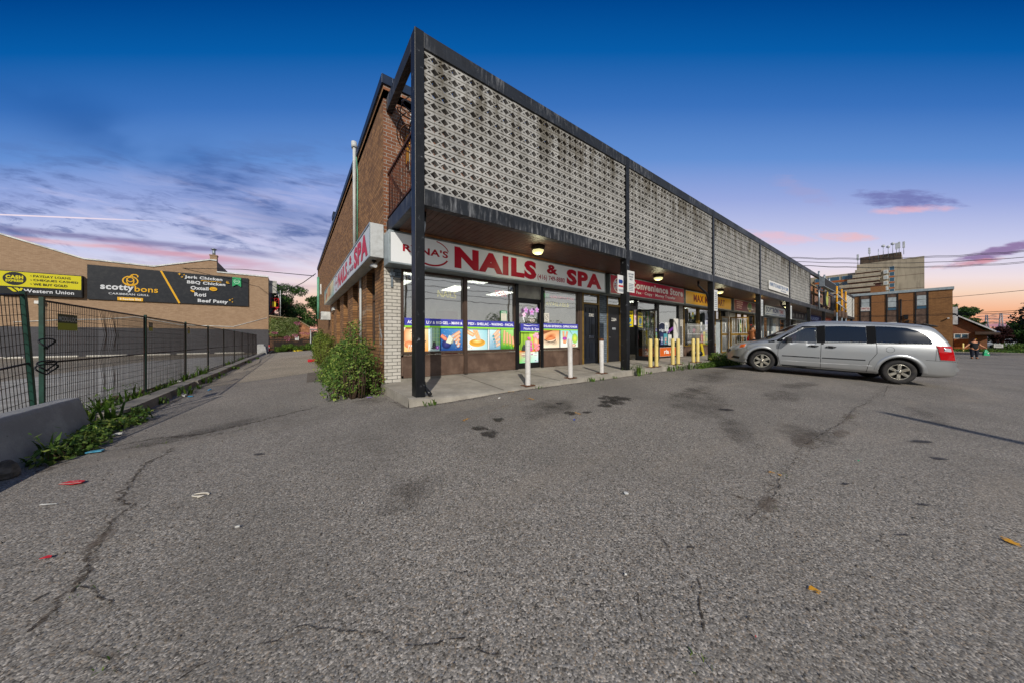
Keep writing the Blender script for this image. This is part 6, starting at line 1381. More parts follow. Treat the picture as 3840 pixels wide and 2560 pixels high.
g = MB(); n = len(FW); g.add([(x, -1.2, z) for x, z in FW] + [(x, 1.2, z) for x, z in FW], [tuple(range(n)), tuple(range(2 * n - 1, n - 1, -1))] + [(i, (i + 1) % n, n + (i + 1) % n, n + i) for i in range(n)], 'interior_dark'); cut.append(g.build('c', parent=van))
body.data.materials.append(MATS['interior_dark']); boolean_cut(body, cut)
SW = [(.66, 1.08), (.66, 1.52), (1.10, 1.53), (1.50, 1.505), (1.50, 1.04)]
RW = [(-.54, 1.135), (-.51, 1.24), (-.43, 1.36), (-.30, 1.455), (-.1, 1.53), (.2, 1.55), (.47, 1.55), (.47, 1.09), (0, 1.105), (-.4, 1.125)]
for s in (1, -1):
    drape(bv, strip([(1.56, .96), (1.55, 1.5), (2.0, 1.46), (2.3, 1.25), (2.62, .98)], .05), 'pillar_black', 'window_trim', van, s, .003, .05)
    drape(bv, FW, 'car_clear', 'side_window', van, s, .002, .09)
    drape(bv, [(2.5, .975), (2.46, 1.06), (2.83, .965), (2.80, .93)], 'pillar_black', 'mirror_sail', van, s, .005, .06)
    drape(bv, [(1.505, 1.0), (1.505, 1.53), (1.69, 1.50), (1.69, 1.0)], 'pillar_black', 'pillar', van, s, .004, .07)
    drape(bv, [(.475, 1.08), (.475, 1.56), (.655, 1.55), (.655, 1.06)], 'pillar_black', 'pillar', van, s, .004, .07)
    drape(bv, SW, 'car_glass', 'side_window', van, s, .007, .06)
    drape(bv, RW, 'car_glass', 'side_window', van, s, .012, .045)
    for nm, pts, w, mt in (('door_gap', [(2.52, .95), (2.56, .80), (2.56, .55), (2.47, .22)], .010, 'rim_dark'), ('door_gap', [(1.59, 1.0), (1.58, .6), (1.56, .24)], .010, 'rim_dark'), ('door_gap', [(.47, 1.08), (.45, .80), (.5, .7), (.58, .55), (.62, .25)], .010, 'rim_dark'),
                           ('belt_trim', [(2.5, .965), (1.5, 1.01), (.6, 1.06), (-.35, 1.105), (-.6, 1.125)], .016, 'trim_black'), ('side_moulding', [(2.46, .545), (1.6, .56)], .030, 'trim_black'), ('side_moulding', [(1.55, .562), (.66, .585)], .030, 'trim_black'),
                           ('side_line', [(2.47, .40), (1.6, .41), (.52, .44)], .014, 'roof_white'), ('rocker_trim', [(2.45, .235), (.42, .235)], .075, 'trim_black'), ('door_gap', [(-.60, .70), (-.60, 1.06), (-.60, 1.12)], .006, 'rim_dark'), ('bumper_gap', [(-.43, .70), (-.98, .70)], .008, 'rim_dark'), ('tailgate_gap', [(-.86, .72), (-.86, 1.1), (-.74, 1.38), (-.66, 1.5)], .008, 'rim_dark'),  # pale sill strip is the chrome side line below the moulding
                           ('fender_gap', [(3.32, .62), (3.36, .8), (3.0, .97)], .006, 'rim_dark'), ('roof_gap', [(1.58, 1.60), (1.0, 1.615), (.3, 1.615), (-.4, 1.57)], .008, 'rim_dark')):
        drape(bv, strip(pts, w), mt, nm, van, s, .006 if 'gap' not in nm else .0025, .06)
    drape(bv, [(-.86, 1.09), (-.60, 1.09), (-.68, .73), (-.945, .73)], 'tail_red', 'tail_light', van, s, .012, .05)
    drape(bv, [(-.84, 1.03), (-.72, 1.04), (-.73, .96), (-.85, .95)], 'lens_white', 'reverse_lamp', van, s, .016, .04)
    drape(bv, [(3.66, .60), (3.63, .72), (3.50, .82), (3.33, .87), (3.38, .72), (3.5, .66)], 'lens_white', 'headlight', van, s, .006, .05)
    drape(bv, [(3.52, .70), (3.50, .80), (3.36, .84), (3.40, .73)], 'lens_amber', 'turn_signal', van, s, .010, .05)
    drape(bv, [(3.72, .34), (3.66, .42), (3.5, .40), (3.52, .32)], 'rim_dark', 'fog_recess', van, s, .004, .05)
    for x in (0, 2.93):
        g = MB(); vv = []; N = 28; yb = .93 if x == 0 else .905
        for i in range(N + 1):
            a = R_(2 + 176 * i / N); e_ = max(0, min(1, i / 3., (N - i) / 3.))
            for r, y in ((.392, .80), (.392, yb + .012 * e_), (.42, yb + .022 * e_), (.475, yb + .006 * e_), (.50, yb - .03)): vv.append((x + r * math.cos(a), s * y, .335 + r * math.sin(a)))
        g.add(vv, [(i * 5 + j, i * 5 + j + 1, (i + 1) * 5 + j + 1, (i + 1) * 5 + j) for i in range(N) for j in range(4)], smooth=True); g.build('wheel_arch', 'silver_paint', van)
    for x in (1.76, 1.38): MB().tube([(x - .10, s * .945, .90), (x - .08, s * .972, .905), (x + .08, s * .972, .905), (x + .10, s * .945, .90)], .016, 8).build('handle', 'trim_black', van); drape(bv, [(x - .05, .86), (x + .05, .86), (x + .05, .93), (x - .05, .93)], 'rim_dark', 'handle_cup', van, s, .003, .05)
    g = MB().tube([(2.36, s * .88, 1.0), (2.36, s * 1.0, 1.02)], .03, 8).box(2.30, 2.42, min(s * .98, s * 1.2), max(s * .98, s * 1.2), .97, 1.12); g.build('door_mirror', 'trim_black', van, bevel=.03)
    for x in (0, 2.93): wheel(van, x, s * (.81), .325)
p0 = [(.21 + .115 * math.cos(a * .3142 * 2), .93 + .075 * math.sin(a * .3142 * 2)) for a in range(10)]
ring = [(.21 + .078 * math.cos(R_(a)), .92 + .078 * math.sin(R_(a))) for a in range(0, 350, 12)]; drape(bv, strip(ring, .007), 'rim_dark', 'fuel_door', van, 1, .003, .04)
drape(bv, [(-.62, 1.18), (.62, 1.18), (.56, 1.52), (-.56, 1.52)], 'car_glass', 'rear_window', van, -1, .006, .08, 'x')
drape(bv, [(2.12, -.60), (2.12, .60), (2.76, .76), (2.76, -.76)], 'car_glass', 'windshield', van, 1, .006, .10, 'z')
MB().hexa([(-.72, -.55, 1.60), (-.72, .55, 1.60), (-.45, .60, 1.655), (-.45, -.60, 1.655)], [(-.74, -.55, 1.625), (-.74, .55, 1.625), (-.45, .60, 1.68), (-.45, -.60, 1.68)]).build('spoiler', 'trim_black', van, bevel=.008)
g = MB(); g.tube([(-1.0, -.78, .50), (-1.035, -.5, .50), (-1.045, 0, .50), (-1.035, .5, .50), (-1.0, .78, .50)], .055, 10).build('rear_bumper', 'silver_paint', van)
MB().tube([(-1.0, 0, .33), (-1.12, 0, .33), (-1.13, 0, .40)], .022, 8).build('tow_hitch', 'trim_black', van)
MB().box(-.96, -.93, -.26, .26, .78, .92).build('licence_plate', 'white_paint', van); MB().box(3.74, 3.80, -.4, .4, .5, .62).build('grille', 'trim_black', van)
# seats and steering wheel seen through the front window
for y in (.38, -.38): MB().box(1.68, 1.86, y - .22, y + .22, .95, 1.32).box(1.70, 1.80, y - .12, y + .12, 1.34, 1.44).build('seat', 'trim_black', van, bevel=.03)
g = MB(); g.tube([(2.12 + .06 * math.sin(a), .38 + .18 * math.cos(a), 1.06 + .17 * math.sin(a)) for a in [i * .393 for i in range(17)]], .014, 6).build('steering_wheel', 'trim_black', van)
# dark red car beyond the van --------------------------------------
car = thing('parked_car', 'dark red car parked beyond the silver van, mostly hidden by it', 'car', (17.5, -3.6, -.10), R_(100)); car.rotation_mode = 'QUATERNION'
car.rotation_quaternion = Quaternion((0, 0, 1), R_(108)) @ Quaternion((0, 1, 0), R_(-3.5))
ZT2 = [(-.95, .55), (-.9, .85), (-.75, 1.0), (-.35, 1.06), (.1, 1.32), (.55, 1.42), (1.2, 1.44), (1.6, 1.38), (2.1, 1.13), (2.4, 1.0), (3.0, .92), (3.35, .80), (3.5, .62), (3.55, .45)]
ZT3 = [(a_, b_ * 1.2) for a_, b_ in ZT2]
ZB2 = [(-.95, .3), (-.6, .2), (3.2, .2), (3.55, .28)]; WT2 = [(-.95, .6), (-.85, .78), (-.5, .86), (2.9, .88), (3.3, .74), (3.55, .4)]
vs, fs = car_body(ZT3, ZB2, WT2, 1.1, .30, -.95, 3.55, 50); bv = bvh_of(vs, fs); g = MB(); g.add(vs, fs, 'red_paint', smooth=True); g.mid('trim_black'); body = g.build('body', parent=car); cut = []
for x in (0, 2.65):
    for s in (-1, 1): cut.append(MB().tube([(x, s * .6, .31), (x, s * 1.3, .31)], .36, 32, 'trim_black', smooth=False).build('c', parent=car))
boolean_cut(body, cut)
for s in (1, -1):
    drape(bv, [(.15, 1.18), (.45, 1.56), (1.0, 1.62), (1.0, 1.14)], 'car_glass', 'side_window', car, s, .004, .08); drape(bv, [(1.06, 1.14), (1.06, 1.62), (1.5, 1.57), (2.0, 1.22), (2.05, 1.14)], 'car_glass', 'side_window', car, s, .004, .08)
    drape(bv, [(-.9, .85), (-.7, .88), (-.6, .7), (-.9, .68)], 'tail_red', 'tail_light', car, s, .008, .05); drape(bv, [(3.48, .6), (3.3, .76), (3.05, .78), (3.2, .64)], 'lens_white', 'headlight', car, s, .006, .05)
    MB().box(1.85, 1.95, min(s * .84, s * 1.02), max(s * .84, s * 1.02), .95, 1.06).build('door_mirror', 'red_paint', car, bevel=.02)
    for x in (0, 2.65): wheel(car, x, s * .76, .305)
drape(bv, [(1.66, -.55), (1.66, .55), (2.3, .68), (2.3, -.68)], 'car_glass', 'windshield', car, 1, .005, .1, 'z'); drape(bv, [(-.3, -.6), (-.3, .6), (.1, .5), (.1, -.5)], 'car_glass', 'rear_window', car, 1, .005, .1, 'z')

# ------------------------------------------------------------------ people
def skin_body(parent, name, joints, edges, m, root=0, sub=2):
    me = bpy.data.meshes.new(name); me.from_pydata([j[0] for j in joints], edges, []); me.materials.append(MATS[m]); o = bpy.data.objects.new(name, me); COL.objects.link(o); o.parent = parent
    sk = o.modifiers.new('s', 'SKIN'); sk.use_smooth_shade = True
    lay = me.skin_vertices[0] if me.skin_vertices else None
    if lay is None: bpy.context.view_layer.objects.active = o
    for v, j in zip(me.skin_vertices[0].data, joints): v.radius = (j[1], j[2] if len(j) > 2 else j[1])
    me.skin_vertices[0].data[root].use_root = True
    sb = o.modifiers.new('u', 'SUBSURF'); sb.levels = sub; sb.render_levels = sub
    dg = bpy.context.evaluated_depsgraph_get(); dg.update(); nm = bpy.data.meshes.new_from_object(o.evaluated_get(dg)); o.modifiers.clear(); o.data = nm; nm.materials.clear(); nm.materials.append(MATS[m]); return o
def person(label, loc, rz, top, legs, stocky=1.0, H=1.6, bag=None, bagm='green_bag', armL=(-.42, .0, .80), armR=(.46, 0, .84), hair='hair', cap=None):
    t = thing('person', label, 'person', loc, rz); k = stocky; s = H / 1.6
    def Z(z): return z * s
    def hands(sx, w):
        js = []; return js
    J = [((0, 0, Z(.82)), .15 * k, .11 * k), ((0, 0, Z(1.0)), .155 * k, .12 * k), ((0, 0, Z(1.18)), .165 * k, .12 * k), ((0, 0, Z(1.30)), .12 * k, .08), ((0, 0, Z(1.36)), .055), ((0, -.01, Z(1.42)), .058),
         ((-.17 * k, 0, Z(1.28)), .06 * k), ((-.29 * k, .01, Z(1.06)), .047 * k), (armL[0:3], .028), ((.17 * k, 0, Z(1.28)), .06 * k), ((.29 * k, .01, Z(1.06)), .047 * k), (armR[0:3], .028),
         ((-.10 * k, 0, Z(.76)), .10 * k), ((-.10 * k, -.02, Z(.45)), .07 * k), ((-.11, .03, Z(.10)), .045), ((-.12, -.10, Z(.04)), .036), ((.10 * k, 0, Z(.76)), .10 * k), ((.10 * k, -.05, Z(.45)), .07 * k), ((.10, -.03, Z(.10)), .045), ((.11, -.17, Z(.04)), .036)]
    E_ = [(0, 1), (1, 2), (2, 3), (3, 4), (4, 5), (3, 6), (6, 7), (7, 8), (3, 9), (9, 10), (10, 11), (0, 12), (12, 13), (13, 14), (14, 15), (0, 16), (16, 17), (17, 18), (18, 19)]
    for hx, base, sg in ((8, armL, -1), (11, armR, 1)):
        for f in range(5):
            dx = sg * (.012 if f else .03) + (f - 2) * .0; y = (f - 2.5) * .018 if f else -.04; i = len(J)
            J.append(((base[0] + sg * .005, base[1] + y * .8, base[2] - .05), .0105)); J.append(((base[0] + dx * .6, base[1] + y, base[2] - .095 + .008 * abs(f - 2)), .008)); J.append(((base[0] - sg * .004, base[1] + y, base[2] - .125 + .01 * abs(f - 2)), .0065)); E_ += [(hx, i), (i, i + 1), (i + 1, i + 2)]
    skin_body(t, 'body', J, E_, 'skin')
    hz = Z(1.485); g = MB(); vs = []; N = 18; M_ = 12
    for i in range(M_ + 1):
        ph = math.pi * i / M_
        for j in range(N):
            th = 2 * math.pi * j / N; x = .074 * math.sin(ph) * math.cos(th); y = .09 * math.sin(ph) * math.sin(th); z = .112 * math.cos(ph)
            if y < 0 and z < 0: x *= (1 + z * 2.2)
            if abs(math.cos(th)) < .35 and y < 0 and -.03 < z < .01: y -= .016
            vs.append((x, y - .01, hz + z))
    g.add(vs, [(i * N + j, i * N + (j + 1) % N, (i + 1) * N + (j + 1) % N, (i + 1) * N + j) for i in range(M_) for j in range(N)], 'skin', smooth=True)
    for sx in (-1, 1):
        g.lathe([(0, -.006), (.011, -.004), (.012, 0), (0, .003)], (sx * .028, -.092, hz + .012), 8, 'white_paint', 'y'); g.lathe([(0, -.009), (.006, -.008), (.006, 0)], (sx * .028, -.093, hz + .012), 8, 'hair', 'y'); g.lathe([(0, 0), (.02, .0), (.022, .012), (0, .016)], (sx * .073, 0, hz), 8, 'skin', 'x')
    g.box(-.024, .024, -.099, -.088, hz - .048, hz - .040, 'red_plastic'); g.build('head', parent=t)
    g = MB(); vs = []
    for i in range(8):
        ph = math.pi * .62 * i / 7
        for j in range(N):
            th = 2 * math.pi * j / N; c = 1.0; r = 1.13; y = .09 * r * math.sin(ph) * math.sin(th); z = .112 * r * math.cos(ph)
            if y < -.01 and z < .055: z = .055 + (z - .055) * .15
            vs.append((.074 * r * math.sin(ph) * math.cos(th), y - .004, hz + z + .004))
    g.add(vs, [(i * N + j, i * N + (j + 1) % N, (i + 1) * N + (j + 1) % N, (i + 1) * N + j) for i in range(7) for j in range(N)], smooth=True); g.tube([(0, .09, hz + .02), (0, .13, hz - .08), (0, .12, hz - .18)], [.05, .045, .02], 8); g.build('hair', hair, t)
    if cap: MB().hexa([(.0, -.06, hz + .10), (.10, -.03, hz + .08), (.17, .03, hz + .03), (.02, .05, hz + .11)], [(.0, -.06, hz + .12), (.10, -.03, hz + .10), (.17, .03, hz + .045), (.02, .05, hz + .13)]).build('hair_clip', cap, t)
    q_ = 1.12
    skin_body(t, 'shirt', [((0, 0, Z(.68)), .19 * k, .15 * k), ((0, 0, Z(1.0)), .18 * k, .15 * k), ((0, 0, Z(1.18)), .185 * k, .135 * k), ((0, 0, Z(1.30)), .12 * k, .085), ((-.17 * k, 0, Z(1.28)), .075 * k), ((-.235 * k, .0, Z(1.14)), .068 * k), ((.17 * k, 0, Z(1.28)), .075 * k), ((.235 * k, .0, Z(1.14)), .068 * k)], [(0, 1), (1, 2), (2, 3), (3, 4), (4, 5), (3, 6), (6, 7)], top)
    skin_body(t, 'trousers', [((0, 0, Z(.84)), .165 * k, .13 * k), ((-.10 * k, 0, Z(.72)), .115 * k), ((-.10 * k, -.02, Z(.42)), .085 * k), ((-.11, .03, Z(.10)), .062), ((.10 * k, 0, Z(.72)), .115 * k), ((.10 * k, -.05, Z(.42)), .085 * k), ((.10, -.03, Z(.10)), .062)], [(0, 1), (1, 2), (2, 3), (0, 4), (4, 5), (5, 6)], legs)
    for sx, y in ((-.12, -.04), (.11, -.10)):
        g = MB(); g.hexa([(sx - .05, y - .13, 0), (sx + .05, y - .13, 0), (sx + .045, y + .13, 0), (sx - .045, y + .13, 0)], [(sx - .035, y - .10, .05), (sx + .035, y - .10, .05), (sx + .04, y + .10, .09), (sx - .04, y + .10, .09)]); g.build('shoe', 'trim_black', t, bevel=.015)
    if bag:
        bt = thing('shopping_bag', bag, 'bag', loc, rz); x, y, z = armR[0], armR[1], armR[2] - .10; g = MB()
        g.tube([(x - .07, y, z - .16), (x - .02, y, z - .02), (x, y, z + .005), (x + .02, y, z - .02), (x + .07, y, z - .16)], .012, 6); 
        g.add([(x + a * .05, y + b * .02, z - .05) for a, b in ((-1, -1), (1, -1), (1, 1), (-1, 1))] + [(x + a * .13, y + b * .07, z - .28) for a, b in ((-1, -1), (1, -1), (1, 1), (-1, 1))] + [(x + a * .16, y + b * .08, z - .50) for a, b in ((-1, -1), (1, -1), (1, 1), (-1, 1))], [(0, 1, 5, 4), (1, 2, 6, 5), (2, 3, 7, 6), (3, 0, 4, 7), (4, 5, 9, 8), (5, 6, 10, 9), (6, 7, 11, 10), (7, 4, 8, 11), (8, 9, 10, 11), (0, 3, 2, 1)]); g.build('bag_body', bagm, bt, bevel=.01)
        MB().box(x + .03, x + .09, y - .095, y - .085, z - .36, z - .28).build('bag_print', 'white_paint', bt)
    return t
person('woman in a black t-shirt and dark trousers walking across the parking lot', (42.1, -7.5, gz(42.1, -7.5)), R_(-58), 'black_cloth', 'denim', 1.16, 1.58, 'green shopping bag hanging from the walking woman\'s hand', armL=(-.56, -.02, .84), armR=(.60, -.02, .88), cap='scaffold_yellow')
person('person in a brown top passing behind the fourth steel post', (19.75, .75, .2), R_(60), 'tan_cloth', 'black_cloth', 1.05, 1.65, 'red shopping bag carried past the fourth steel post', 'red_bag', armL=(-.36, -.05, .80), armR=(.40, -.25, 1.28))

# ------------------------------------------------------------------ buildings to the right
bt = thing('office_building', 'tan brick two storey office with tall brown window strips and a dental sign', 'building', (60, 0, -.6))
z0 = .0; g = MB(); HT = 7.28
g.box(0, 12, -7.2, 9, -.4, HT, 'brick_tan'); g.build('wall', parent=bt)
MB().box(-.12, 12.1, -7.3, 9.1, HT - .02, HT + .28).build('roof_edge', 'sign_edge', bt)
for j, (a, b) in enumerate(((-.2, -1.12), (-2.42, -3.3), (-4.63, -5.52), (2.0, 1.1), (4.2, 3.3))):
    MB().box(-.04, .02, b, a, -.2, HT - .02).build('window_strip', 'brown_panel', bt)
    for (c, d) in ((5.1, 6.85), (1.6, 3.2)):
        w = MB(); w.box(-.07, -.04, b + .04, a - .04, c, c + .06).box(-.07, -.04, b + .04, a - .04, d - .06, d).box(-.07, -.04, b + .04, b + .1, c, d).box(-.07, -.04, a - .1, a - .04, c, d).box(-.07, -.04, b + .1, a - .1, c + .38, c + .43); f = w.build('window', 'brown_frame', bt)
        MB().box(-.052, -.045, b + .1, a - .1, c + .06, d - .06).build('pane', 'win_blue', f); MB().box(-.058, -.053, b + .12, a - .12, c + .45, d - .08).build('blind', 'blind', f)
    for y in (a, b): MB().box(-.10, -.0, y - .05, y + .05, -.2, HT - .03).build('mullion', 'black_frame', bt)
    if j < 3: MB().box(-.03, -.01, [-1.12 - 1.30, -3.3 - 1.33, -99][j] if j < 2 else -.15, [-1.17, -3.35][j] if j < 2 else .0, -.2, HT - .03).build('brick_bay', 'brick_tan2', bt)
c = MB().box(3, 3.9, -2.2, -.9, HT + .2, HT + 1.4).build('chimney', 'brick_tan2', bt); MB().box(3.2, 3.7, -1.8, -1.3, HT + 1.4, HT + 1.8).box(3.1, 3.8, -1.95, -1.15, HT + 1.8, HT + 1.9).build('vent', 'tower_dark', c)
t = thing('dental_sign', 'white window sign with dark red DENTAL lettering on the tan office', 'sign', (59.92, -.26, 4.62)); MB().box(0, .02, -.8, 0, 0, .50).build('plate', 'white_paint', t)
p = Print(Plane((0, 0, 0), (0, -1, 0)), .002, .002); p.text('DENTAL', .03, .22, .78, .44, '#8a1f22', .06).text('416-746-9999', .05, .06, .76, .16, '#8a1f22', .03); p.build('lettering', 'print', t)
t = thing('wall_notice', 'white notice board low in the middle window strip of the tan office', 'notice', (59.92, -2.5, 2.6)); MB().box(0, .02, -.75, 0, 0, .42).build('plate', 'white_paint', t)
p = Print(Plane((0, 0, 0), (0, -1, 0)), .002, .002); p.rect(.1, .25, .65, .3, '#555555').rect(.1, .12, .65, .16, '#777777'); p.build('lettering', 'print', t)
t = thing('flood_lamp', 'small white flood lamp on the right end of the tan office wall', 'lamp', (59.98, -6.9, 3.25)); MB().box(-.25, 0, -.08, .08, 0, .1).build('lamp_head', 'white_paint', t, bevel=.02)
t = thing('meter_box', 'dark electric service fittings with dangling cables on the tan office wall', 'meter'); MB().box(59.7, 59.95, -4.1, -3.8, 3.4, 3.9).box(59.7, 59.95, -4.15, -3.9, 2.9, 3.2).build('box', 'black_frame', t); MB().tube([(59.9, -3.55, 0), (59.9, -3.55, 5.9)], .05, 6).tube([(59.8, -3.4, 3.2), (59.8, -3.8, 3.6), (59.8, -4.2, 3.1), (59.8, -5, 2.9)], .03, 5).build('cable', 'cable', t)
hs = thing('brick_house', 'low red brick house with a white edged sloping roof behind the tan office', 'house', (66, -7.6, -.6))
g = MB(); g.add([(0, 4, -.2), (0, -2.15, -.2), (0, -2.15, 2.35), (0, -.05, 4.38), (0, 4, 6.5)] + [(9, 4, -.2), (9, -2.15, -.2), (9, -2.15, 2.35), (9, -.05, 4.38), (9, 4, 6.5)], [(0, 1, 2, 3, 4), (9, 8, 7, 6, 5), (0, 5, 6, 1), (1, 6, 7, 2)]); g.build('wall', 'brick_house', hs)
g = MB(); g.hexa([(-.5, -2.7, 2.28), (-.5, .0, 4.42), (9, .0, 4.42), (9, -2.7, 2.28)], [(-.5, -2.7, 2.46), (-.5, .0, 4.60), (9, .0, 4.60), (9, -2.7, 2.46)]).hexa([(-.5, 0, 4.42), (-.5, 4, 6.4), (9, 4, 6.4), (9, 0, 4.42)], [(-.5, 0, 4.60), (-.5, 4, 6.58), (9, 4, 6.58), (9, 0, 4.60)]); g.build('roof', 'roof_white', hs)
f = MB().box(-.06, .0, -.92, .12, 1.52, 1.60).box(-.06, 0, -.92, .12, 2.06, 2.14).box(-.06, 0, .04, .12, 1.6, 2.06).box(-.06, 0, -.92, -.84, 1.6, 2.06).box(-.06, 0, -.46, -.38, 1.6, 2.06).build('window', 'white_paint', hs); MB().box(-.02, -.01, -.84, .04, 1.6, 2.06).build('pane', 'win_blue', f)
MB().box(-.03, -.005, -.9, .1, -.1, 1.5).build('cladding_panel', 'tower_orange', hs); MB().hexa([(-1.2, -2.9, 2.0), (-1.2, -1.3, 2.0), (0, -1.3, 2.1), (0, -2.9, 2.1)], [(-1.2, -2.9, 2.25), (-1.2, -1.3, 2.25), (0, -1.3, 2.4), (0, -2.9, 2.4)]).build('porch_roof', 'brown_frame', hs)
t = thing('panel_sign', 'tall pale blue box sign standing between the tan office and the brick house', 'sign', (65.5, -7.5, 2.7)); MB().box(0, .3, -.25, .1, 0, 2.2).build('cabinet', 'roof_white', t); MB().box(0, .3, -.28, -.25, 0, 2.2).build('edge', 'cable_blue', t)
# the tower
tw = thing('apartment_tower', 'tall concrete apartment tower with stepped balconies and a ribbed rooftop penthouse', 'building', (120, 0, -1))
MB().box(0, 14, -5.6, 5.0, 0, 21.5).build('wall', 'tower_concrete', tw)
g = MB()
for z in (14.0, 17.3, 11): g.box(-.02, .0, -5.6, -1.3, z, z + .06)
g.build('joint_line', 'tower_dark', tw)
for i in range(6):
    z = 19.0 - i * 1.42
    f = MB().box(-.06, .02, -1.25, -.35, z - .05, z + .98).build('window', 'ceiling_white', tw); MB().box(-.08, -.06, -1.15, -.48, z + .03, z + .9).build('pane', 'win_blue', f); MB().box(-.07, .02, -1.2, -.4, z - .42, z - .06).build('spandrel', 'tower_orange', tw)
    f = MB().box(-.5, .02, -.25, .5, z - .75, z + .15).build('window', 'white_paint', tw); MB().box(-.53, -.5, -.12, .35, z - .65, z + .02).build('pane', 'blind', f)
for i, (y1, z) in enumerate(((5.3, 20.05), (5.7, 18.8), (6.6, 17.55), (8.1, 16.2), (9.6, 14.85), (11, 13.5), (12.2, 12.1), (13.4, 10.7))):
    y0 = .85 + .12 * i; xo = -.3 - .45 * i
    MB().box(xo, 1, y0, y1, z - .95 + .1, z).build('balcony_parapet', 'tower_concrete', tw); MB().box(xo + .1, 1, y0 + .1, y1 - .1, z - 1.1, z - .86).build('balcony_underside', 'tower_dark', tw); MB().box(xo - .04, xo, y0, y1, z - .5, z - .42).build('band', 'ceiling_white', tw)  # dark red line under each balcony parapet
MB().box(2, 12, -2.2, 4.6, 21.5, 23.6).build('penthouse', 'penthouse', tw)
g = MB()
for i in range(30): y = -2.2 + i * .23; g.box(1.9, 2.0, y, y + .1, 21.5, 23.6)
g.build('penthouse_rib', 'brown_panel', tw)
MB().box(1, 14, 5.0, 14.5, 0, 19.6).build('wing_wall', 'tower_concrete', tw)
for i in range(4):
    z = 18.0 - i * 1.7; MB().box(.9, 1, 5.2, 14.3, z - .5, z).build('wing_spandrel', 'tower_orange', tw)
    for y in (5.6, 8.2, 10.9): f = MB().box(.88, 1, y, y + 2.2, z, z + 1.05).build('wing_window', 'ceiling_white', tw); MB().box(.84, .88, y + .08, y + 2.1, z + .08, z + .98).build('pane', 'win_blue', f)
for i, (y, z, k) in enumerate(((4.9, 22.6, 1), (2.9, 23.9, 1), (1.4, 23.6, 0), (.6, 24.3, 2), (-.2, 23.9, 2), (-.9, 24.5, 2), (-1.5, 24.0, 1), (-1.9, 24.2, 1), (-2.6, 24.1, 1))):
    pl = ['left edge', 'left third', 'left of centre', 'centre', 'just right of centre', 'right of centre', 'right third', 'near the right edge', 'right edge'][i]
    t = thing('antenna', '%s antenna on the tower roof, %s' % (('thin whip', 'white panel', 'small dish')[k], pl), 'antenna', (121, y, z - 1.2), 0, 'antennas on the tower roof')
    MB().tube([(0, 0, -1.2), (0, 0, 1.6)], .05, 6).build('mast', 'grey_metal', t)
    if k == 1: MB().box(-.2, 0, -.2, .2, .4, 2.0).build('panel', 'antenna', t, bevel=.05)
    if k == 2: MB().lathe([(0, 0), (.25, .05), (.36, .16)], (-.1, 0, 1.5), 14, axis='x').build('dish', 'antenna', t)
# verge, hedge, small sign, trees
g = MB(); tag(leaves('grass', 'grass_leaf', [(62 + i * 1.1 + .8 * (j % 2), -7.6 - j * 1.2, gz(62, -9) + .12, 1.2, 1.0, .22) for i in range(6) for j in range(10)], 9000, .13, None, 61, up=1.5), kind='stuff')
pp = sheet('grass_verge', [(61, -7.2), (61, -60), (160, -60), (160, -7.2)], 'bark', .02, 3); pp.data.materials[0] = MATS.setdefault('turf', mat('turf', '#3a4a22', .95, 0, .4, 2))
sheet('pavement', [(58.5, -7.2), (58.5, -60), (61, -60), (61, -7.2)], 'sidewalk_concrete', .05, 2)
t = thing('yard_sign', 'small white yard sign on the grass by the brick house', 'sign', (61.8, -9.85, gz(61.8, -9.9))); MB().box(0, .04, -.55, 0, .55, .95).build('board', 'white_paint', t); MB().box(0, .04, -.5, -.45, 0, .6).box(0, .04, -.1, -.05, 0, .6).build('post', 'wood_dark', t); p = Print(Plane((0, 0, .55), (0, -1, 0)), .002, .002); p.rect(.08, .26, .47, .3, '#777777').rect(.08, .14, .47, .18, '#6f6f6f'); p.build('lettering', 'print', t)
t = thing('yellow_post', 'short yellow post on the grass before the brick house', 'post', (62, -7.95, gz(62, -8))); MB().lathe([(.07, 0), (.07, 1.0), (0, 1.03)], n=12).build('post', 'yellow_bollard', t)
ZF = gz(80, -12)
tree('broad tree leaning in at the right edge of the view', 52, -12.3, gz(50, -12), 5.6, 2.7, 7500, .12, 'dark_leaf', 71, low=.45, trunk=.22)
tree('rounded leafy tree on the verge left of the edge tree', 76, -14.1, ZF, 5.4, 2.6, 6500, .15, 'tree_leaf', 72, low=.12)
tree('bushy tree low on the verge at the right edge', 73, -15.8, ZF, 5.8, 2.6, 5500, .15, 'tree_leaf', 76, low=.12)
tree('small purple leaved tree beside the brick house', 74, -11.4, ZF, 3.0, 1.2, 3500, .11, 'purple_leaf', 73, low=.3)
tree('green tree rising behind the brick house roof', 92, -9.6, ZF, 6.9, 2.0, 5000, .16, 'tree_leaf', 74)
tree('round green tree just left of the roof tree', 96, -8.2, ZF, 7.8, 1.6, 3000, .17, 'tree_leaf', 75)
tag(leaves('distant_trees', 'dark_leaf', [(170 + 6 * (i % 3), -18 - i * 2.4, 1.4 + (i % 4) * .35, 3.5, 2.6, 2.6) for i in range(26)], 16000, .34, None, 81), kind='stuff')
tag(leaves('distant_trees', 'tree_leaf', [(44 + (i % 3) * 3, -40 - i * 7, 2, 4, 4.5, 3.2 + (i % 4)) for i in range(5)], 3500, .4, None, 83), kind='stuff')
bush('clipped green hedge behind the yard sign', [(68 + i * .3, -11.0 - i * .7, ZF + .5, .9, .8, .55) for i in range(9)], 5000, .08, 'weed_leaf', 84, name='hedge', cat='hedge')
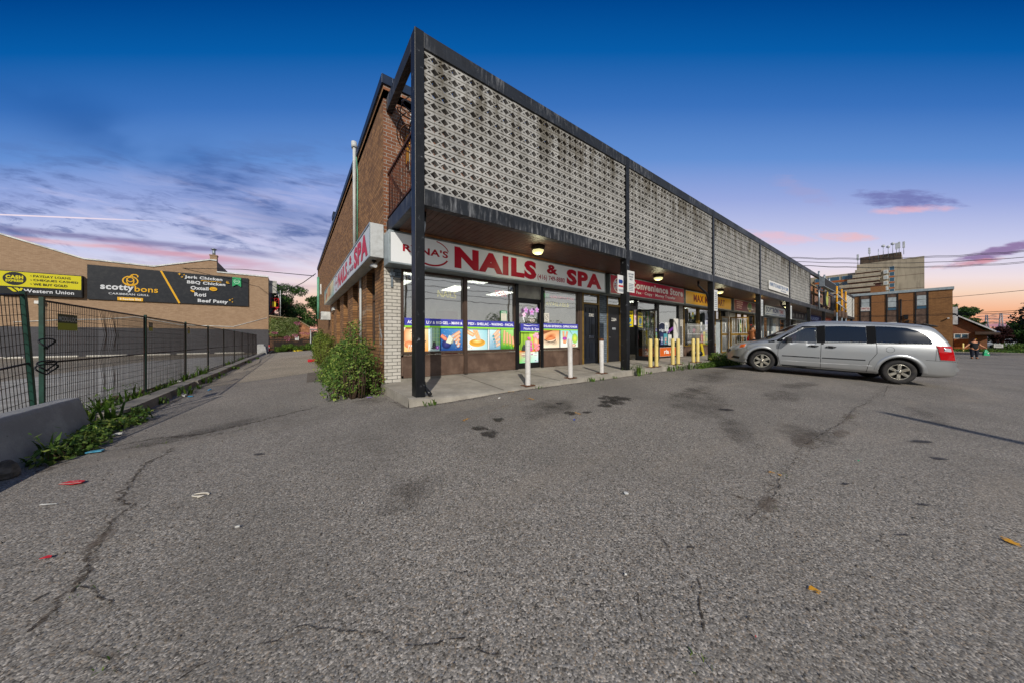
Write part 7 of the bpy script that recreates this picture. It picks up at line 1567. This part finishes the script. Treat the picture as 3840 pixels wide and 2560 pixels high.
for i, (y, c, lab) in enumerate(((-13.6, 'roof_white', 'white car parked far behind the verge trees'), (-15.4, 'cable_blue', 'dark blue car parked far behind the verge, right of the white car'))):
    t = thing('parked_car', lab, 'car', (88, y * 1.06, ZF), R_(90), 'cars far behind the verge'); g = MB(); a, b = car_body(ZT2, ZB2, WT2, .92, .38, -.95, 3.55, 20); g.add(a, b, smooth=True); g.build('body', c, t)
    bb2 = bvh_of(a, b)
    for s in (1, -1): drape(bb2, [(.15, .98), (.45, 1.3), (1.5, 1.3), (2.0, 1.0)], 'car_glass', 'side_window', t, s, .01, .2)
    for x in (0, 2.65):
        for s in (1, -1): MB().lathe([(0, -.1), (.31, -.1), (.31, .1), (0, .1)], (x, s * .8, .31), 16, axis='y').build('wheel', 'tyre', t)
def pylon(x, y, h, label):
    t = thing('power_pylon', label, 'pylon', (x, y, -1), R_(15), 'power pylons on the skyline'); g = MB(); w = h * .10; r = .16
    for sx in (-1, 1):
        for sy in (-1, 1): g.tube([(sx * w, sy * w, 0), (sx * w * .3, sy * w * .3, h * .6), (sx * .3, sy * .3, h)], r, 4)
    for k in range(9):
        a = k / 9 * .62; b = (k + 1) / 9 * .62; wa = w * (1 - a * 1.13); wb_ = w * (1 - b * 1.13)
        for sy in (-1, 1): g.tube([(-wa, sy * wa, a * h), (wb_, sy * wb_, b * h)], r * .6, 4).tube([(wa, sy * wa, a * h), (-wb_, sy * wb_, b * h)], r * .6, 4); g.tube([(sy * wa, -wa, a * h), (sy * wb_, wb_, b * h)], r * .6, 4)
    for zf, L in ((.66, 5.2), (.80, 6.2), (.93, 4.2)): g.tube([(0, -L, zf * h), (0, L, zf * h)], r, 4).tube([(0, -L, zf * h), (0, 0, zf * h + 1.2)], r * .6, 4).tube([(0, L, zf * h), (0, 0, zf * h + 1.2)], r * .6, 4)
    g.build('lattice', 'grey_metal', t)
pylon(400, -33.2, 18, 'left of the two distant steel power pylons'); pylon(400, -38.6, 19, 'right of the two distant steel power pylons')

# ------------------------------------------------------------------ overhead wires and poles
def cable(label, pts_list, r=.02, m='cable', twist=0, group=None, name='overhead_wire'):
    t = thing(name, label, 'wire', (0, 0, 0), 0, group)
    for pts in pts_list:
        (a, b, sag) = pts; a, b = Vector(a), Vector(b); P_l = []; n = 40
        for i in range(n + 1):
            k = i / n; p = a.lerp(b, k); p.z -= sag * 4 * k * (1 - k)
            if twist: p += Vector((0, math.cos(k * 60), math.sin(k * 60))) * twist
            P_l.append(p)
        MB().tube(P_l, r, 5).build('strand', m, t)
    return t
GWR = 'service wires running from the plaza roof'
cable('highest of the three twisted wires leaving the plaza roof', [((24.4, .1, 6.32), (40, -16, 7.3), .72), ((24.5, .15, 6.3), (40, -16, 7.28), .76)], .014, 'cable', .025, GWR)
cable('middle of the three twisted wires leaving the plaza roof', [((26.2, .1, 6.32), (40, -16, 6.85), .75)], .018, 'cable', .01, GWR)
cable('lowest of the three twisted wires leaving the plaza roof', [((28.1, .1, 6.32), (40, -16, 6.5), .72), ((28.2, .1, 6.32), (40, -16, 6.45), .76)], .014, 'cable', .02, GWR)
cable('thin wire crossing in front of the tan office, upper', [((58, 1.0, 5.6), (34, -22, 5.6), .7)], .02); cable('wire crossing low in front of the tan office', [((57, .5, 3.9), (34, -22, 3.6), .5), ((57, .5, 3.8), (34, -24, 3.4), .5)], .022)
def pole(x, y, h, label, arm=True):
    t = thing('utility_pole', label, 'utility pole', (x, y, gz(x, y)), 0, 'utility poles along the street behind the camera'); MB().tube([(0, 0, 0), (0, 0, h)], .13, 12, r2=.09).build('shaft', 'bark', t)
    if arm: MB().box(-1.2, 1.2, -.05, .05, h - 1.0, h - .88).build('crossarm', 'timber', t); MB().lathe([(0, -.5), (.22, -.45), (.22, .35), (0, .42)], (.35, 0, h - 2.2), 12).build('transformer', 'grey_metal', t)
pole(.25, -15.2, 8.0, 'slim wooden pole behind the camera that throws the thin shadow over the lot', False)
pole(40, -16.3, 8.6, 'wooden pole right of the view that carries the plaza service wires', False)
pole(9, -27, 11, 'tall wooden pole with crossarm seen reflected in the salon windows'); pole(-4, -27, 11, 'second wooden pole with crossarm reflected in the salon windows'); pole(24, -27, 11, 'third wooden pole with crossarm reflected in the store windows')
for i in range(5): cable('street wire behind the camera reflected in the shop glass, %s' % ('lowest', 'second lowest', 'middle', 'second highest', 'highest')[i], [((-40, -27, 7.2 + i * .8), (60, -27.2, 7.0 + i * .8), 1.1)], .035, 'cable', 0, 'street wires behind the camera')
t = thing('street_block', 'long low pale shop row across the street, seen only in reflections', 'building', (10, -48, -1)); MB().box(-60, 60, -8, 0, 0, 5.5).build('wall', 'brick_beige', t); MB().box(-60, 60, 0, .3, 2.6, 3.3).build('sign_band', 'brown_panel', t)
g = MB()
for i in range(20): g.box(-58 + i * 6, -54 + i * 6, 0, .1, .6, 2.5)
g.build('window', 'car_glass', t)

# ------------------------------------------------------------------ marks on the asphalt
def road_line(name, pts, w, m, jit=.02, seed=1, dz=.006, kind='structure', label=None):
    rnd = random.Random(seed); P2 = []
    for (x0, y0), (x1, y1) in zip(pts, pts[1:]):
        L = math.hypot(x1 - x0, y1 - y0); n = max(1, int(L / .05))
        for i in range(n): k = i / n; P2.append((x0 + (x1 - x0) * k + rnd.gauss(0, jit), y0 + (y1 - y0) * k + rnd.gauss(0, jit)))
    P2.append(pts[-1]); g = MB(); vs = []
    for i, (x, y) in enumerate(P2):
        a = P2[max(0, i - 1)]; b = P2[min(len(P2) - 1, i + 1)]; d = Vector((b[0] - a[0], b[1] - a[1])); d = d.normalized() if d.length else Vector((1, 0)); ww = w * rnd.uniform(.25, 1.0) / 2
        for s in (1, -1): X_, Y_ = x - d.y * ww * s, y + d.x * ww * s; vs.append((X_, Y_, gz(X_, Y_) + dz))
    g.add(vs, [(2 * i, 2 * i + 1, 2 * i + 3, 2 * i + 2) for i in range(len(P2) - 1)]); return tag(g.build(name, m, recalc=False), kind=kind)
def blotch(name, x, y, rx, ry, rot, m='stain', seed=1, dz=.009):
    rnd = random.Random(seed); vs = [(x, y, gz(x, y) + dz)]; cs = [(1, 1, 1, 1)]; n = 24
    for r_, c in ((.55, .8), (1, 0)):
        for i in range(n): a = 2 * math.pi * i / n; k = r_; X_ = x + rx * k * math.cos(a) * math.cos(rot) - ry * k * math.sin(a) * math.sin(rot); Y_ = y + rx * k * math.cos(a) * math.sin(rot) + ry * k * math.sin(a) * math.cos(rot); vs.append((X_, Y_, gz(X_, Y_) + dz)); cs.append((c, c, c, 1))
    g = MB(); g.add(vs, [(0, 1 + i, 1 + (i + 1) % n) for i in range(n)] + [(1 + i, 1 + n + i, 1 + n + (i + 1) % n, 1 + (i + 1) % n) for i in range(n)], None, cs); return tag(g.build(name, m, recalc=False), kind='structure')
CR= [[(-2.76, 0.15), (-2.77, -0.09), (-2.84, -0.36), (-2.81, -0.71), (-2.73, -1.28), (-2.62, -1.49), (-2.65, -1.67), (-2.62, -1.9), (-2.61, -2.08), (-2.56, -2.25), (-2.55, -2.38), (-2.58, -2.54), (-2.6, -2.61)], [(-2.55, -2.38), (-2.47, -2.44), (-2.37, -2.6), (-2.35, -2.68), (-2.35, -2.79)], [(-2.75, -2.41), (-2.64, -2.33)], [(-2.4, -2.91), (-2.35, -2.88), (-2.28, -2.95), (-2.22, -3.05), (-2.18, -3.12)], [(-2.0, -3.27), (-1.96, -3.24), (-1.89, -3.26), (-1.81, -3.31)], [(-1.77, -3.28), (-1.7, -3.31), (-1.59, -3.31), (-1.47, -3.45)], [(-1.47, -3.45), (-1.34, -3.55), (-1.31, -3.63), (-1.21, -3.7), (-1.05, -3.79), (-1.03, -3.87), (-0.95, -3.94)], [(0.27, -3.92), (0.19, -4.05), (0.07, -4.15), (0.02, -4.22)], [(-0.21, -4.0), (-0.25, -4.12), (-0.33, -4.18), (-0.4, -4.27)], [(-0.4, -2.77), (-0.44, -3.0)], [(11.19, -4.45), (8.01, -4.51)], [(7.12, -4.36), (6.17, -4.27), (4.97, -4.3), (4.09, -4.24), (3.0, -4.16)], [(1.68, -4.26), (1.23, -4.28), (0.92, -4.25)], [(0.09, -4.27), (-0.08, -4.34), (-0.19, -4.4)], [(-3.34, 0.75), (-3.12, 0.86), (-2.65, 0.61), (-2.06, 0.84), (-1.28, 1.29)], [(-0.89, 8.34), (-1.99, 7.68)], [(-3.64, 5.89), (-2.94, 5.61), (-2.47, 4.81)], [(-3.43, 0.55), (-3.27, 0.56), (-2.91, 0.46), (-2.69, 0.44), (-2.1, 0.43)]]
ST= [(0.23, -1.71, 0.09, 0.07, -0.52), (0.25, -1.92, 0.1, 0.1, -0.53), (0.62, -1.57, 0.08, 0.07, -0.5), (1.61, -1.94, 0.08, 0.08, -0.5), (3.02, -1.73, 0.26, 0.16, -0.52), (2.72, -1.87, 0.18, 0.15, -0.52), (2.42, -1.95, 0.11, 0.09, -0.46), (1.87, -1.47, 0.06, 0.05, -0.63), (1.88, -2.05, 0.07, 0.04, -0.49), (1.61, -1.54, 0.11, 0.06, -0.54), (-0.42, -3.94, 0.02, 0.01, -0.62), (-0.4, -4.0, 0.02, 0.01, -0.63), (-0.36, -4.13, 0.06, 0.02, -0.64), (3.86, -5.07, 0.1, 0.07, -0.64), (4.55, -4.96, 0.22, 0.08, -0.54), (2.16, -4.58, 0.05, 0.03, -0.44), (1.53, -4.89, 0.06, 0.02, -0.64), (2.22, -4.97, 0.06, 0.03, -0.64), (2.37, -4.13, 0.19, 0.24, -0.58), (0.3, -4.14, 0.04, 0.02, -0.63), (0.1, -4.41, 0.02, 0.01, -0.61), (4.02, -3.12, 0.14, 0.11, -0.56), (-1.93, -0.88, 0.06, 0.05, -0.81)]
YL= [[(0.2, -1.33), (0.32, -1.26)], [(1.83, -0.09), (1.92, -0.17)], [(1.74, -0.84), (1.73, -1.0)], [(1.71, -1.95), (1.71, -2.06)], [(1.86, -4.14), (1.87, -4.23)], [(2.04, -5.25), (1.98, -5.33)], [(0.51, -4.61), (0.51, -4.66)]]
FP= [[(0.2, -1.33), (0.88, -1.09), (1.74, -0.85)], [(1.83, -0.09), (1.76, -0.98)]]

for i, pts in enumerate(CR):
    near = pts[0][1] < -1 or i < 6
    if i in (3, 4, 5, 6, 7, 8, 9): road_line('crack', pts, .035, 'soft_dust', .010, i); road_line('crack', pts, .008, 'crack', .006, i + 30, .0075)
    else: road_line('crack', pts, .013 if near else .016, 'crack', .007 if near else .015, i)
    if i in (0, 14): road_line('crack_dust', pts, .06 if near else .12, 'crack_dust', .02, i + 50, .002)
for i, (x, y, rx, ry, r) in enumerate(ST): blotch('oil_stain', x, y, rx * (1.5 if i < 10 else 1.2), ry * (1.5 if i < 10 else .7), r, 'stain' if i not in (18, 9, 12) else 'soft_stain', i) if i != 18 else None
for x, y, rx, ry, r in ((4.2, -2.6, 1.6, .7, .3), (7.5, -1.6, 1.8, .5, .1), (1.6, -1.5, .9, .5, .3), (3.6, -4.1, .8, .4, .2), (6.3, -3.3, 1.2, .4, .2), (-2.6, .8, 1.0, .3, .5), (-.5, 1.0, .4, .5, 0), (9.2, -1.2, 2.2, .4, 0), (5.2, -2.2, 1.4, .35, .1), (2.9, -3.6, .9, .25, .5), (8.5, -3.2, 1.6, .3, -.1), (6.8, -5.0, 1.0, .25, .2), (-.9, -2.6, .5, .25, .3)): blotch('soft_stain', x, y, rx, ry, r, 'soft_stain', int(x * 10), .008)
for i, pts in enumerate(YL): road_line('painted_mark', pts, .07, 'worn_paint', .004, i, .010)
for i, pts in enumerate(FP): road_line('faded_line', pts, .10, 'faint_paint', .004, i, .011)
road_line('kerb_dirt', [(-.2, .6), (-.16, -.1), (.4, -.14), (2, -.14), (5, -.16), (9, -.16)], .14, 'crack_dust', .02, 5, .006)
road_line('alley_dirt', [(-3.62, .2), (-3.75, 2.5), (-3.7, 6), (-3.75, 12), (-3.75, 20)], .20, 'crack_dust', .05, 6, .006)
SEAM = [(11.2, -4.48), (9, -4.42), (7.1, -4.36), (6.2, -4.28), (5, -4.31), (4.1, -4.24), (3, -4.18), (1.7, -4.26), (.9, -4.25), (.3, -4.2), (-.2, -4.38), (-.6, -4.5)]
road_line('pavement_seam', SEAM[:9], .16, 'soft_dust', .05, 91, .0045); road_line('pavement_seam', SEAM[:9], .010, 'crack', .018, 92, .007)
road_line('pavement_seam', [(-3.45, .55), (-2.7, .45), (-2.1, .5), (-1.2, 1.0), (-.4, 1.3)], .12, 'soft_dust', .03, 93, .0045)
road_line('pavement_seam', [(-2.76, .2), (-2.8, -.6), (-2.65, -1.5), (-2.6, -2.2), (-2.6, -2.7)], .08, 'soft_dust', .03, 94, .0045)
for i, (x, y, h, lab) in enumerate(((-2.92, .47, .035, 'mossy tuft in the left crack before the barrier weeds'), (-3.1, .52, .04, 'mossy tuft nearest the blue packet'), (-2.2, .5, .03, 'mossy tuft in the crack across the alley mouth'), (-2.52, -2.40, .03, 'tiny yellow green tuft where two foreground cracks meet'), (-2.24, -3.02, .04, 'mossy tuft at the bottom left of the view'), (5.3, -4.3, .04, 'small green tuft on the long seam below the van'), (1.9, -4.22, .035, 'tiny tuft on the seam near the lower yellow mark'), (1.25, -4.3, .03, 'low tuft in the worn seam, lower right'), (-.35, -4.45, .05, 'green tuft at the bottom centre of the view'))):
    weed(x, y, h * .6, 9, lab, seed=200 + i, group=None, spread=1.2)
for x, y, rx, ry, r in ((3.3, -4.12, .55, .14, .1), (4.1, -4.35, .4, .10, .0), (1.25, -4.28, .22, .08, .1), (-2.62, -1.9, .14, .06, 1.3), (5.4, -4.3, .4, .1, 0)): blotch('bare_patch', x, y, rx, ry, r, 'bare', int(x * 7), .0065)
# cast cable lying along the alley
tag(road_line('ground_cable', [(-3.55, 34), (-3.3, 28), (-3.45, 22), (-3.2, 17), (-3.4, 12.5)], .05, 'cable', .01, 7, .02, None), 'black cable lying along the alley by the kerb', 'cable')

# ------------------------------------------------------------------ litter
def scrap(name, label, x, y, pts, m, h=.004, rz=0, cat='litter', bend=.01):
    pts = [(a * .6, b * .6) for a, b in pts]; bend *= .6; z = gz(x, y) + .012; n = len(pts); g = MB(); rnd = random.Random(int(x * 100))
    V = [(a, b, bend * rnd.random()) for a, b in pts]; g.add(V + [(a, b, c + h) for a, b, c in V], [tuple(range(n))[::-1], tuple(range(n, 2 * n))] + [(i, (i + 1) % n, n + (i + 1) % n, n + i) for i in range(n)])
    o = g.build(name, m, loc=(x, y, z)); o.rotation_euler = (0, 0, rz); return tag(o, label, cat)
fr = [(-.09, -.03), (-.05, .02), (.0, .045), (.07, .03), (.09, -.02), (.02, -.035)]
o = scrap('cardboard_lid', 'torn red cardboard lid with a pale edge in the left foreground', -3.2, -.57, [(a * 1.5, b * 1.4) for a, b in fr], 'red_plastic', .006, R_(-30), bend=.03)
p = Print(Plane((0, 0, .012), (1, 0, 0), (0, 1, 0))); p.line([(-.08, -.027), (.02, -.031), (.08, -.018)], .010, '#c9c4b0').text('Pizza', -.025, 0, .035, .018, '#e0b0a8', .02); c = p.build('lid_print', 'print', o)
scrap('red_wrapper', 'small red wrapper on the asphalt below the cardboard lid', -2.8, -1.96, [(a * .45, b * .4) for a, b in fr], 'red_plastic', .003, R_(-20))
scrap('paper_strip', 'long white paper strip left of the red lid', -3.15, -1.03, [(-.09, -.008), (.09, -.004), (.09, .01), (-.08, .008)], 'white_paper', .002, R_(-28))
g = MB(); g.tube([(.055 * math.cos(a), .025 * math.sin(a), .008) for a in [i * .4 for i in range(15)]] + [(.01, -.04, .006)], .006, 6); tag(g.build('paper_ring', 'interior_wall', loc=(-2.23, -1.62, gz(-2.2, -1.6)))).rotation_euler = (0, 0, R_(-30)); tag(COL.objects['paper_ring'], 'crushed grey paper ring on the open asphalt', 'litter')
scrap('blue_packet', 'bright blue packet in the weeds at the end of the near barrier', -3.46, .58, [(-.10, -.05), (.10, -.04), (.10, .05), (-.09, .05)], 'packet_blue', .012, R_(-10))
scrap('torn_paper', 'crumpled grey paper scrap on the asphalt in the lower middle', .47, -3.59, [(-.03, .0), (0, -.035), (.035, -.01), (.03, .03), (-.01, .02)], 'white_paper', .004, .4, bend=.02)
for i, (x, y, s, lab) in enumerate(((-1.94, -2.29, .02, 'white chip left of the lower middle'), (-1.23, -2.51, .012, 'tiny white chip in the centre foreground'), (-.21, -4.03, .012, 'tiny white chip by the lower oil marks'), (1.32, -.53, .05, 'white crushed cup near the sidewalk corner'), (3.0, .0, .05, 'white crumpled tissue beside the first bollard plate'), (-3.55, 1.42, .08, 'white scrap in the barrier shade'), (-3.66, 5.01, .10, 'white plastic bag scrap below the kerb'), (-4.52, 8.97, .14, 'white plastic bag behind the kerb'))):
    scrap('paper_scrap', lab, x, y, [(-s, -s * .4), (s * .8, -s * .5), (s, s * .4), (-s * .7, s * .5)], 'white_paper', .003 + s * .3, i * 1.3, bend=s * .4)
scrap('red_chip', 'tiny red chip on the asphalt at the lower right of centre', -.04, -4.54, [(-.008, -.005), (.01, -.003), (.006, .006)], 'red_plastic', .003)
scrap('teal_scrap', 'tiny teal scrap right of the long worn patch', 2.96, -4.59, [(-.025, -.008), (.02, -.01), (.025, .01), (-.02, .008)], 'green_bag', .004)
scrap('bottle_top', 'blue bottle cap between the oil stains', 1.43, -2.19, [(.016 * math.cos(a), .016 * math.sin(a)) for a in [i * .785 for i in range(8)]], 'cable_blue', .012)
COL.objects['bottle_top'].data.materials[0] = mat('cap_blue', '#1c4fd0', .4)
scrap('purple_scrap', 'purple wrapper at the foot of the large bush', -.46, 1.31, [(-.09, -.03), (.08, -.03), (.09, .02), (-.06, .04)], 'flower_pink', .01, .3)
COL.objects['purple_scrap'].data.materials[0] = mat('wrap_purple', '#8a74b0', .5)
for i, (x, y, c, lab) in enumerate(((-3.51, 4.74, 'blue_plastic', 'blue bottle wrapper below the long kerb'), (-3.36, 5.71, 'blue_plastic', 'second blue wrapper further along the kerb'), (-3.75, 3.2, 'blue_plastic', 'small blue wrapper in the weeds near the kerb start'))): scrap('blue_wrapper', lab, x, y, [(-.07, -.03), (.06, -.03), (.07, .03), (-.06, .03)], c, .02, i, bend=.03)
tag(leaves('yellow_litter', 'ivy_leaf', [(-4.27, 3.98, gz(-4.3, 4) + .04, .18, .12, .04)], 26, .05, None, 5), 'crumpled pale green litter behind the kerb', 'litter')
tag(MB().box(-.28, .28, -.12, .12, 0, .14).build('red_crate', 'red_plastic', bevel=.02, loc=(-.75, 14.3, gz(-.7, 14.3))), 'flat red box on the alley pavement beside the yellowish weeds', 'box')
g = MB(); g.lathe([(0, 0), (.08, .01), (.085, .06), (.06, .13), (.025, .17), (0, .175)], n=7, smooth=False); rnd = random.Random(4); g.v = [(x * rnd.uniform(.7, 1.15), y * rnd.uniform(.7, 1.15), z) for x, y, z in g.v]
tag(g.build('broken_concrete', 'rock_grey', loc=(-3.82, .12, gz(-3.8, .1))), 'broken lump of stone against the near barrier', 'rock')
# loose gravel on the near asphalt
g = MB(); rnd = random.Random(77)
for i in range(2000):
    x = -1.64 + rnd.gauss(0, 3.2); y = -4.96 + abs(rnd.gauss(0, 3.0)); 
    if x < -3.6 and y > -3 or (y > -.15 and x > -.2): continue
    r = .003 + .006 * rnd.random() ** 2; z = gz(x, y) + .001; a = rnd.random() * 3; c_ = [(r * math.cos(a + k * 1.57) * rnd.uniform(.7, 1.2), r * math.sin(a + k * 1.57)) for k in range(4)]
    g.add([(x + p[0], y + p[1], z) for p in c_] + [(x + p[0] * .5, y + p[1] * .5, z + r) for p in c_], [(4, 5, 6, 7), (0, 1, 5, 4), (1, 2, 6, 5), (2, 3, 7, 6), (3, 0, 4, 7)])
tag(g.build('gravel', 'rock_grey', recalc=False), kind='stuff')
